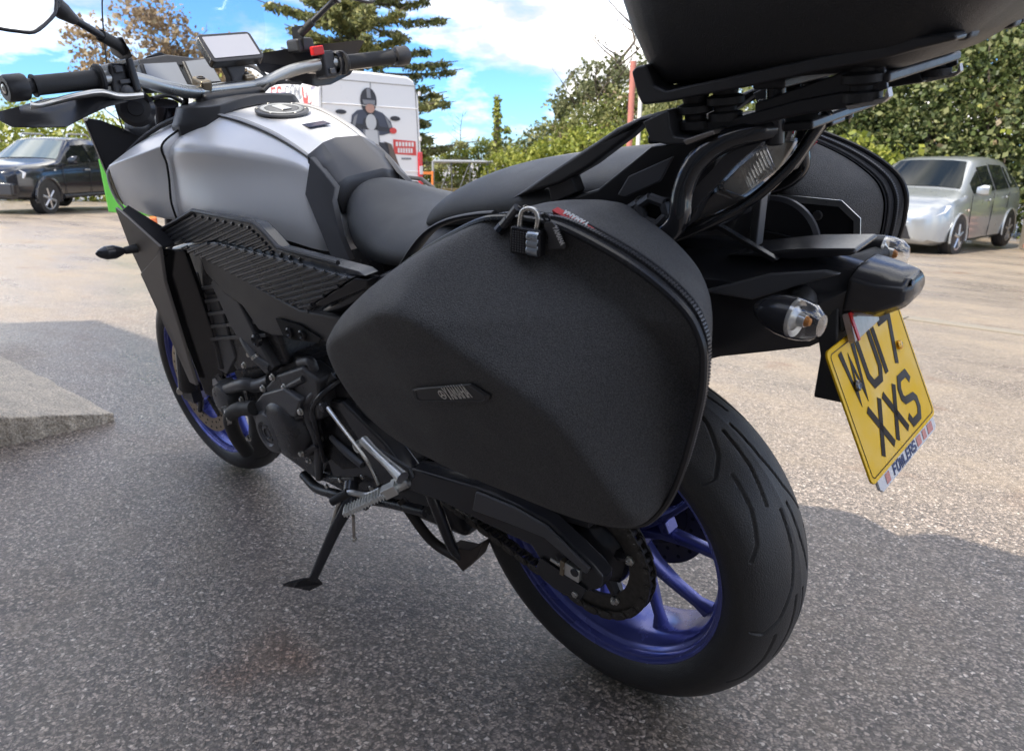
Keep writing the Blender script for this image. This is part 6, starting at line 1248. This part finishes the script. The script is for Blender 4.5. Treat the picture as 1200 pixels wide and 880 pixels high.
loft('mirror_shell', [[Vector(p)+Vector((.004, 0, 0)) for p in mg2], [cm.lerp(Vector(p), .9)+Vector((.03, 0, 0)) for p in mg2], [cm.lerp(Vector(p), .6)+Vector((.045, 0, 0)) for p in mg2]], SATIN, mb, smooth=60)
# clamps, dash
for s, px in ((1, (1.002, 0.055, 1.084)), (-1, (1.011, -0.055, 1.083))):
    p = Vector(px); cl = box('bar_clamp', (p.x, p.y, 1.088), (.042, .026, .046), BRONZE, bike, bevel=.005, rot=Matrix.Rotation(R(-20), 3, 'Y'))
    lathe('clamp_bolt', (p.x-.004, p.y, 1.108), (-.3, 0, 1), [(.009, 0), (.009, .004), (.006, .005), (.005, .0), (0, 0)], SATIN, cl, n=14)
box('riser_block', (.99, 0, 1.055), (.05, .15, .05), BLACK, bike, bevel=.01)
for pts in ([(1.13, 0.11, 1.151), (1.13, 0.0366, 1.148), (1.1, 0.0391, 1.1), (1.1, 0.122, 1.105)], [(1.13, 0.0143, 1.148), (1.13, -0.0403, 1.149), (1.1, -0.0422, 1.099), (1.1, 0.0202, 1.101)]):
    c_ = sum((Vector(p) for p in pts), Vector())/4
    sh = prism('instrument_housing', [c_.lerp(Vector(p), 1.2) for p in pts], (.03, 0, -.01), BLACK, bike, bevel=.006)
    prism('instrument_screen', [Vector(p)+Vector((-.003, 0, .001)) for p in pts], (.002, 0, 0), SCREEN, sh, bevel=0)
prism('dash_cowl', [(1.14, 0.1135, 1.162), (1.14, 0.0461, 1.167), (1.14, -0.0156, 1.155), (1.14, -0.086, 1.146), (1.13, -0.0768, 1.133), (1.13, 0.1165, 1.148)], (.06, 0, .0), BLACK, bike, bevel=.004)
prism('dash_peak', [(1.16, 0.0843, 1.167), (1.16, 0.0525, 1.175), (1.16, 0.0243, 1.162)], (.08, 0, -.01), BLACK, bike, bevel=.002)
tube('cable', [(1.071, 0.05, 1.049), (1.071, 0.08, 1.071), (1.035, 0.12, 1.084), (0.9999, 0.17, 1.082)], .0045, RUBBER, bike, n=8)
tube('cable', [(0.9781, -0.05, 1.048), (0.9879, -0.09, 1.077), (0.9693, -0.12, 1.082), (0.9861, -0.18, 1.075)], .0045, RUBBER, bike, n=8)
tube('cable', [(0.957, -0.06, 1.068), (0.9855, -0.1, 1.087), (1.064, -0.12, 1.119), (1.117, -0.12, 1.13)], .005, RUBBER, bike, n=8)
tube('cable', [(1.078, 0.08, 1.046), (1.017, 0.09, 1.073), (1.017, 0.11, 1.089), (0.9925, 0.15, 1.099), (0.9498, 0.2, 1.102)], .006, RUBBER, bike, n=8)
lathe('ignition_lock', (1.018, 0, 1.077), (-.5, 0, 1), [(.024, -.03), (.024, .01), (.018, .014), (.006, .014), (0, .01)], SATIN, bike, n=24)
# clear windscreen
wl = []
for z, x in ((1.02, 1.30), (1.10, 1.25), (1.20, 1.20), (1.30, 1.16), (1.38, 1.13)):
    hw = {1.02: .165, 1.10: .185, 1.20: .19, 1.30: .175, 1.38: .12}[z]
    wl.append([(x-.10*(k/4)**2*1.0, hw*k/4, z) for k in range(-4, 5)])
g = G(); g_loft(g, wl, closed=False, caps=False); ws = g.build('windscreen', SCREENG, bike, smooth=180)
tube('screen_edge', [l[-1] for l in wl], .0015, GUN, ws, n=6)

# ================================================================== luggage and things carried by the motorcycle
OUT = [(.139, .825), (.075, .862), (.007, .896), (-.069, .927), (-.108, .934), (-.15, .934), (-.193, .928), (-.267, .899), (-.318, .866), (-.337, .838), (-.340, .808), (-.334, .765), (-.311, .682), (-.284, .630), (-.25, .603), (-.18, .588), (-.08, .588), (.03, .590), (.14, .602), (.203, .634), (.230, .69), (.224, .745), (.190, .79)]
OC = (-.10, .765)
ARCH = [(.26, .70), (.20, .752), (.118, .795), (.04, .838), (-.012, .858), (-.045, .860), (-.075, .851), (-.137, .814), (-.20, .765), (-.232, .72), (-.252, .663), (-.262, .55), (.0, .45), (.3, .55)]
def closed_smooth(P, n=10):
    m_ = len(P); o = []
    for i in range(m_):
        a, b, c, d = [Vector((*P[(i+k) % m_], 0)) for k in (-1, 0, 1, 2)]
        for k in range(n):
            t = k/n; q = .5*((2*b)+(c-a)*t+(2*a-5*b+4*c-d)*t*t+(3*b-a-3*c+d)*t**3); o.append((q.x, q.y))
    return o
OUTL = closed_smooth(OUT); ARC = ARCH
def sdist(x, z, poly):
    ins = False; dm = 9
    for (x0, z0), (x1, z1) in zip(poly, poly[1:]+poly[:1]):
        if (z0 > z) != (z1 > z) and x < (x1-x0)*(z-z0)/(z1-z0)+x0: ins = not ins
        dx, dz = x1-x0, z1-z0; t = max(0, min(1, ((x-x0)*dx+(z-z0)*dz)/(dx*dx+dz*dz))); dm = min(dm, math.hypot(x-x0-t*dx, z-z0-t*dz))
    return -dm if ins else dm
CL = [((.118, .795), (-.03, .862)), ((-.03, .862), (-.215, .762)), ((-.215, .762), (-.262, .655))]
def face_y(x, z):                            # a flat lower facet and flat upper facets that meet in creases
    e = 0.0; kk = .010
    for (x0, z0), (x1, z1) in CL:
        L_ = math.hypot(x1-x0, z1-z0); d = ((x-x0)*(z1-z0)-(z-z0)*(x1-x0))/L_; e += math.exp(max(-30, min(30, d/kk)))
    d = kk*math.log(e); k = .0032
    sp = k*math.log1p(math.exp(min(30, d/k)))
    a = .432-.32*max(0, .845-z)-.05*max(0, x-.02)
    return a-1.10*sp
def lid_y(x, z, t):
    return .331+(face_y(x, z)-.331)*(1-t**18)**.45
def pannier(s, label):
    base = (-.1, s*.27, .60)
    p = lean_thing('side_case', label, 'side case', base, 'side cases on the motorcycle')
    if s < 0: p.location.x += .026
    def loop(y, sc_):
        sr = np.interp(y, [.17, .186, .21, .235, .26, .288, .30, .318, .331], [.70, .74, .79, .835, .88, .935, .96, .985, 1.0])   # the shell tapers in towards the rear wheel
        return [(OC[0]+(x-OC[0])*sc_*(1 if x > OC[0] else 1-(1-sr)*min(1, (OC[0]-x)/.12)), s*y, OC[1]+(z-OC[1])*sc_) for x, z in OUTL]
    n = len(OUTL); ts = [.03+.025*k for k in range(37)]+[.945, .957, .968, .977, .985, .991, .996, .999, 1.0]
    g = G(); vs = [(OC[0], s*lid_y(*OC, 0), OC[1])]; fs = []
    for t in ts:
        for x, z in OUTL:
            xx, zz = OC[0]+(x-OC[0])*t, OC[1]+(z-OC[1])*t; vs.append((xx, s*lid_y(xx, zz, t), zz))
    for k in range(n): fs.append((0, 1+k, 1+(k+1) % n))
    for i in range(len(ts)-1):
        for k in range(n): fs.append((1+i*n+k, 1+i*n+(k+1) % n, 1+(i+1)*n+(k+1) % n, 1+(i+1)*n+k))
    g.add(vs, fs); lid = g.build('case_lid', CASE, p, smooth=180)
    pl_ = loop(.331, 1.004); tube('piping', pl_+[pl_[0]], .0042, mat('piping vinyl', (.016, .016, .018), .3), p, n=8, sm=0)
    tp = loft('zip_tape', [loop(.331, .999), loop(.324, .996), loop(.316, .993), loop(.304, .992), loop(.292, .989)], CASED, p, caps=False, smooth=180)
    zl = loop(.310, .9955); tube('zip_coil', zl+[zl[0]], .0032, mat('zip coil', (.012, .012, .014), .45, bump=1, bscale=900), tp, n=8, sm=0)
    g = G(); P_ = [Vector(q) for q in zl]; acc = 0; n_ = len(P_)
    for i_ in range(n_):
        a_, b_ = P_[i_], P_[(i_+1) % n_]; L_ = (b_-a_).length; t_ = -acc
        while t_+.0036 < L_:
            t_ += .0036; d_ = (b_-a_).normalized(); o_ = Vector((-d_.z, 0, d_.x)); o_ = o_ if o_.dot(a_-Vector((OC[0], a_.y, OC[1]))) > 0 else -o_
            g_box(g, a_+d_*t_+o_*.0026, (.0019, .0062, .0020), rot_from(d_, o_))
        acc = L_-t_
    g.build('zip_teeth', mat('zip teeth', (.05, .05, .055), .35), tp, smooth=0, kind='stuff')
    zl = loop(.296, .994); tube('tape_edge', zl+[zl[0]], .0018, CASED, tp, n=6, sm=0)
    bl_ = [loop(.292, .978), loop(.288, .985), loop(.280, .991), loop(.255, .996), loop(.235, .990), loop(.21, .970), loop(.186, .94), loop(.172, .89), loop(.170, .82), loop(.180, .72), loop(.186, .5), loop(.182, .2)]
    loft('case_back', bl_, CASE, p, smooth=180)
    return p, lid
p, lid = pannier(1, 'black hard-shell side case with a padlock on its zip, nearest the camera')
bd = [(0.0067, 0.4009, 0.7385), (-0.006, 0.4028, 0.7443), (-0.1122, 0.4133, 0.7772), (-0.119, 0.4127, 0.7754), (-0.1364, 0.4102, 0.7674), (-0.1319, 0.4079, 0.7604), (-0.1234, 0.4064, 0.7557), (0.0042, 0.3957, 0.7222), (0.0116, 0.3959, 0.7228)]
badge = prism('maker_badge', bd, (0, -.004, 0), BADGE, p, bevel=.0015)
cb = sum((Vector(q) for q in bd), Vector())/len(bd)
rim_ = [cb.lerp(Vector(q), .9)+Vector((0, .0006, 0)) for q in bd]
g = G(); g_tube(g, rim_+[rim_[0]], .0004, 6); g.build('badge_stitch', GUN, badge)
def face_text(s, a, b, up, h, cw, gap, wd, mt, parent, off=.0035):
    a, b, up = Vector(a), Vector(b), Vector(up); xd = (b-a).normalized(); yd = up-a; yd = (yd-xd*yd.dot(xd)).normalized()
    g = G(); text_g(g, s, a+Vector((0, off, 0)), xd, yd, h, cw, gap, wd); return g.build('lettering', mt, parent, smooth=0)
tx = mat('badge silver print', (.85, .83, .78), .4, metal=.0)
a_, b_, u_ = (-0.0632, 0.3993, 0.7428), (-0.1076, 0.4042, 0.7583), (-0.0707, 0.4046, 0.7594)
h_ = (Vector(u_)-Vector(a_)).length*.92; w_ = (Vector(b_)-Vector(a_)).length
face_text('YAMAHA', a_, b_, u_, h_, w_/6*.72, w_/6*.30, w_/6*.22, tx, badge)
g = G(); c0 = Vector((-0.0531, 0.4008, 0.7475))+Vector((0, .0036, 0))
ring = [(.0058*math.cos(R(k*20)), .0058*math.sin(R(k*20))) for k in range(19)]
xd = (Vector(b_)-Vector(a_)).normalized(); yd = Vector(u_)-Vector(a_); yd = (yd-xd*yd.dot(xd)).normalized()
ribbon(g, ring, .0012, .0004, c0, xd, yd, xd.cross(yd))
for k in range(3):
    a = R(90+120*k); ribbon(g, [(0, 0), (.0052*math.cos(a), .0052*math.sin(a))], .0018, .0004, c0, xd, yd, xd.cross(yd))
g.build('emblem', tx, badge, smooth=0)
# red fabric tag on the shell, lettering upside down
rl = [(-0.1533, 0.3, 0.9312), (-0.1552, 0.292, 0.9331), (-0.202, 0.292, 0.9147), (-0.2033, 0.3, 0.9115)]
rt = prism('fabric_tag', rl, (0, .004, .0085), REDM, p, bevel=.0005)
A, Bb, Cc, Dd = [Vector(q) for q in rl]; nrm = (Bb-A).cross(Dd-A).normalized()
if nrm.z < 0: nrm = -nrm
xd = (A-Dd).normalized(); yd = -(nrm.cross(xd)).normalized()
if yd.dot(A-Bb) < 0: yd = -yd
g = G(); L_ = (Dd-A).length
st_ = (Cc+Bb)*.0+Cc.lerp(Bb, .14)+(Dd-Cc)*.12+nrm*.0032
text_g(g, 'YAMAHA', Cc.lerp(Bb, .22)+(Dd-Cc)*.15+nrm*.0098, xd, yd, (A-Bb).length*.66, L_*.072, L_*.03, .0016); g.build('tag_lettering', WHITE, rt, smooth=0)
# carry strap in front
tube('carry_handle', [(0.155, 0.27, 0.8323), (0.1119, 0.275, 0.8686), (0.068, 0.28, 0.8979), (0.0398, 0.27, 0.9103), (0.0066, 0.26, 0.9163), (-0.0187, 0.25, 0.9175)], .011, BLACK, p, n=12, flat=.3)
# zip pulls
zp = G(); g_tube(zp, [(-0.1376, 0.3387, 0.9495), (-0.1222, 0.3367, 0.9369)], .0042, 8); g_tube(zp, [(-0.1222, 0.3367, 0.9369), (-0.1091, 0.3347, 0.9267)], .005, 8)
z1 = zp.build('zip_pull', GUN, p)
tube('zip_pull_tip', [(-0.1109, 0.3337, 0.9283), (-0.1065, 0.3394, 0.9221)], .0058, GLOSSB, z1, n=8)
q = [(-0.1718, 0.3347, 0.9341), (-0.1819, 0.3347, 0.9365), (-0.1877, 0.3347, 0.93), (-0.1859, 0.3319, 0.9241), (-0.1914, 0.3309, 0.9122), (-0.1898, 0.3307, 0.9085), (-0.1728, 0.3305, 0.9053), (-0.1697, 0.3305, 0.9077), (-0.1726, 0.331, 0.9195), (-0.1689, 0.3321, 0.9282)]
z2 = prism('zip_pull_tag', q, (0, .005, .002), mat('grey rubber tag', (.075, .075, .08), .5), p, bevel=.0012)
a_, b_ = Vector((-0.1849, 0.3417, 0.9324)), Vector((-0.1909, 0.3384, 0.9132)); xd = (b_-a_); up_ = Vector((-0.1938, 0.3417, 0.9355))-a_
yd = (up_-xd.normalized()*up_.dot(xd.normalized())).normalized()
g = G(); text_g(g, 'YAMAHA', a_+Vector((0, .0005, .0005)), xd.normalized(), yd, .0055, xd.length/6*.7, xd.length/6*.3, .0010); g.build('tag_lettering', WHITE, z2, smooth=0)
g = G()
for c_ in ((-0.1369, 0.3347, 0.9452), (-0.1475, 0.3347, 0.9466), (-0.1714, 0.3347, 0.9401)):
    c_ = Vector(c_); pts = [c_+Vector((.0042*math.cos(R(k*45)), .002*math.sin(R(k*45)), .0042*math.sin(R(k*45)))) for k in range(9)]; g_tube(g, pts, .0014, 8)
g.build('zip_sliders', SATIN, p)
# padlock ------------------------------------------------------------
pk = [Vector((-0.1352, 0.3362, 0.9314)), Vector((-0.1714, 0.3363, 0.9293)), Vector((-0.1604, 0.3341, 0.8989)), Vector((-0.1311, 0.3441, 0.9043))]
cpk = sum(pk, Vector())/4
lk = lean_thing('padlock', 'small black combination padlock with steel shackle hanging on the case zip', 'padlock', tuple(cpk))
xd = ((pk[1]-pk[0])+(pk[2]-pk[3])).normalized(); yd = ((pk[0]-pk[3])+(pk[1]-pk[2])); yd = (yd-xd*yd.dot(xd)).normalized(); zn = xd.cross(yd)
W_, H_ = (pk[1]-pk[0]).length, (pk[0]-pk[3]).length
Pm = Matrix((xd, yd, zn)).transposed()
def PK(x, y, z=0): return cpk+xd*x+yd*y+zn*z
body = box('lock_body', PK(0, 0, .004), (W_, H_, .013), mat('lock black metal', (.02, .02, .022), .3, metal=.4, bump=.2, bscale=600), lk, rot=Pm, bevel=.0025, seg=3)
g = G()
for i in range(9):
    for k in range(6):
        g_box(g, PK(-W_*.38+k*W_*.085, -H_*.36+i*H_*.088, .0107), (W_*.045, H_*.05, .0007), Pm)
g.build('lock_dimples', GUN, body, smooth=0, kind='stuff')
for k in range(3):
    o = PK(W_*.10, H_*(.24-.24*k), .0085); u = xd
    dl = lathe('number_dial', o, tuple(xd), [(.0055, 0), (.006, .001), (.006, W_*.34), (.0055, W_*.36)], mat('dial steel', (.42, .46, .5), .3, metal=.8), lk, n=18)
    box('dial_frame', PK(W_*.28, H_*(.24-.24*k), .0095), (W_*.40, H_*.17, .004), SATIN, lk, rot=Pm, bevel=.001)
    dl.location = (0, 0, 0)
tube('shackle', [PK(-W_*.28, H_*.45, .004), PK(-W_*.26, H_*.75, .004), PK(-W_*.20, H_*1.03, .004), PK(-W_*.02, H_*1.14, .003), PK(W_*.20, H_*1.10, .003), PK(W_*.30, H_*.92, .004), PK(W_*.30, H_*.70, .004), PK(W_*.26, H_*.45, .004)], .0026, STEEL, lk, n=12, sm=6)
# right-hand case ----------------------------------------------------
p, lid = pannier(-1, 'black side case on the far side, seen from inside with a red tag')
prism('mount_plate', [(-.215, -.17, .855), (-.305, -.17, .85), (-.325, -.17, .83), (-.328, -.17, .78), (-.215, -.17, .785)], (0, .008, 0), SATIN, p, bevel=.002)
g = G(); ribbon(g, [(-.215, .858), (-.305, .853), (-.329, .832), (-.332, .778)], .009, .002, Vector((0, -.1615, 0)), Vector((1, 0, 0)), Vector((0, 0, 1)), Vector((0, 1, 0))); g.build('mount_edge', ALUM, p)
for c_ in ((-.275, -.162, .835), (-.285, -.162, .80)): lathe('mount_bolt', c_, (0, 1, 0), cyl_prof(.007, .004, .001), GUN, p, n=10)
prism('fabric_tag', [(-0.1858, -0.27, 0.9342), (-0.1946, -0.27, 0.9378), (-0.2272, -0.27, 0.919), (-0.2213, -0.27, 0.9129)], (0, .012, .003), REDM, p, bevel=.0005)
# top case -----------------------------------------------------------
tb = lean_thing('top_case', 'black plastic top case on the rear rack, cut off by the picture top', 'top case', (-.35, 0, 1.045))
TBM = mat('top case plastic', (.030, .030, .032), .42, bump=.6, bscale=900, grain=.3, gscale=900)
def tbl(z, x0, x1, hy, r, sh=0): 
    cx, hx = (x0+x1)/2, abs(x0-x1)/2; return [(cx+a+sh*(b/hy)**2, b, z) for a, b in rrect(hx, hy, r, 8)]
loft('case_bottom', [tbl(1.040, -.170, -.41, .10, .03), tbl(1.041, -.164, -.42, .118, .035), tbl(1.047, -.158, -.44, .132, .045), tbl(1.066, -.150, -.475, .150, .06), tbl(1.10, -.139, -.515, .174, .08), tbl(1.14, -.128, -.55, .193, .10), tbl(1.20, -.112, -.575, .203, .105), tbl(1.26, -.10, -.59, .208, .11)], TBM, tb, smooth=60)
loft('case_lid', [tbl(1.262, -.095, -.595, .212, .11), tbl(1.30, -.095, -.595, .212, .11), tbl(1.37, -.11, -.58, .20, .11), tbl(1.41, -.15, -.54, .165, .10), tbl(1.425, -.22, -.47, .10, .08)], TBM, tb, smooth=60)
for s in (1, -1):
    mp_ = (lambda q: q) if s > 0 else mirror_pts
    prism('case_foot', mp_([(-0.4043, 0.1, 1.072), (-0.432, 0.1, 1.072), (-0.4325, 0.1, 1.052), (-0.4239, 0.1, 1.05), (-0.4045, 0.1, 1.049)]), (0, -s*.03, 0), TBM, tb, bevel=.004)
    prism('case_rib', mp_([(-0.4412, 0.1, 1.079), (-0.4752, 0.1, 1.077), (-0.4757, 0.1, 1.061), (-0.4653, 0.1, 1.059), (-0.452, 0.1, 1.069)]), (0, -s*.03, 0), TBM, tb, bevel=.004)
pp = [(-0.1515, 0.145, 1.059), (-0.1584, 0.145, 1.064), (-0.1717, 0.145, 1.065), (-0.1746, 0.145, 1.056), (-0.1806, 0.145, 1.043), (-0.1954, 0.145, 1.037), (-0.2317, 0.145, 1.042), (-0.2934, 0.145, 1.05), (-0.3609, 0.145, 1.059), (-0.4164, 0.145, 1.065), (-0.4344, 0.145, 1.069), (-0.4741, 0.145, 1.069), (-0.4761, 0.145, 1.063), (-0.4456, 0.145, 1.058), (-0.4174, 0.145, 1.052), (-0.3616, 0.145, 1.046), (-0.2937, 0.145, 1.036), (-0.2484, 0.145, 1.031), (-0.2003, 0.145, 1.025), (-0.1642, 0.145, 1.023), (-0.158, 0.145, 1.034)]
for s in (1, -1):
    mp_ = (lambda q: q) if s > 0 else mirror_pts
    prism('adapter_rail', mp_(pp), (0, -s*.035, 0), BLACK, tb, bevel=.004)
for x in (-.20, -.30, -.40): box('adapter_cross', (x, 0, 1.035), (.035, .24, .010), BLACK, tb, bevel=.003)
# navigator ----------------------------------------------------------
gp = [Vector((1.02, 0.0287, 1.197)), Vector((1.02, -0.0955, 1.195)), Vector((0.975, -0.0987, 1.138)), Vector((0.975, 0.0322, 1.137))]
cg = sum(gp, Vector())/4
nv = lean_thing('navigator', 'satellite navigator with a pale blank screen above the handlebar clamps', 'navigator', tuple(cg))
xd = ((gp[1]-gp[0])+(gp[2]-gp[3])).normalized(); yd = ((gp[0]-gp[3])+(gp[1]-gp[2])); yd = (yd-xd*yd.dot(xd)).normalized(); zn = xd.cross(yd); W_, H_ = ((gp[1]-gp[0]).length+(gp[2]-gp[3]).length)/2, ((gp[0]-gp[3]).length+(gp[1]-gp[2]).length)/2
Pm = Matrix((xd, yd, zn)).transposed()
def PN(x, y, z): return cg+xd*x+yd*y+zn*z
gb = prism('navigator_body', [PN(x, y, 0) for x, y in rrect(W_/2, H_/2, .010)], zn*-.022, SATIN, nv, bevel=.003)
prism('navigator_screen', [PN(x, y, .0006) for x, y in rrect(W_/2-.009, H_/2-.009, .002)], zn*.0008, GPSS, nv, bevel=0)
box('navigator_bezel', PN(-W_/2+.003, 0, -.008), (.006, H_*.8, .014), ALUM, nv, rot=Pm, bevel=.002)
loft('navigator_mount', [[cg+Vector((.03, y, -.02)) for y in (-.03, .03)]+[cg+Vector((.0, y, -.03)) for y in (.03, -.03)], [cg+Vector((.03, y, -.06)) for y in (-.018, .018)]+[cg+Vector((.0, y, -.06)) for y in (.018, -.018)], [cg+Vector((.03, y, -.095)) for y in (-.022, .022)]+[cg+Vector((-.005, y, -.095)) for y in (.022, -.022)]], BLACK, nv, bevel=.006)
ORG = Vector((0, 0, 0))
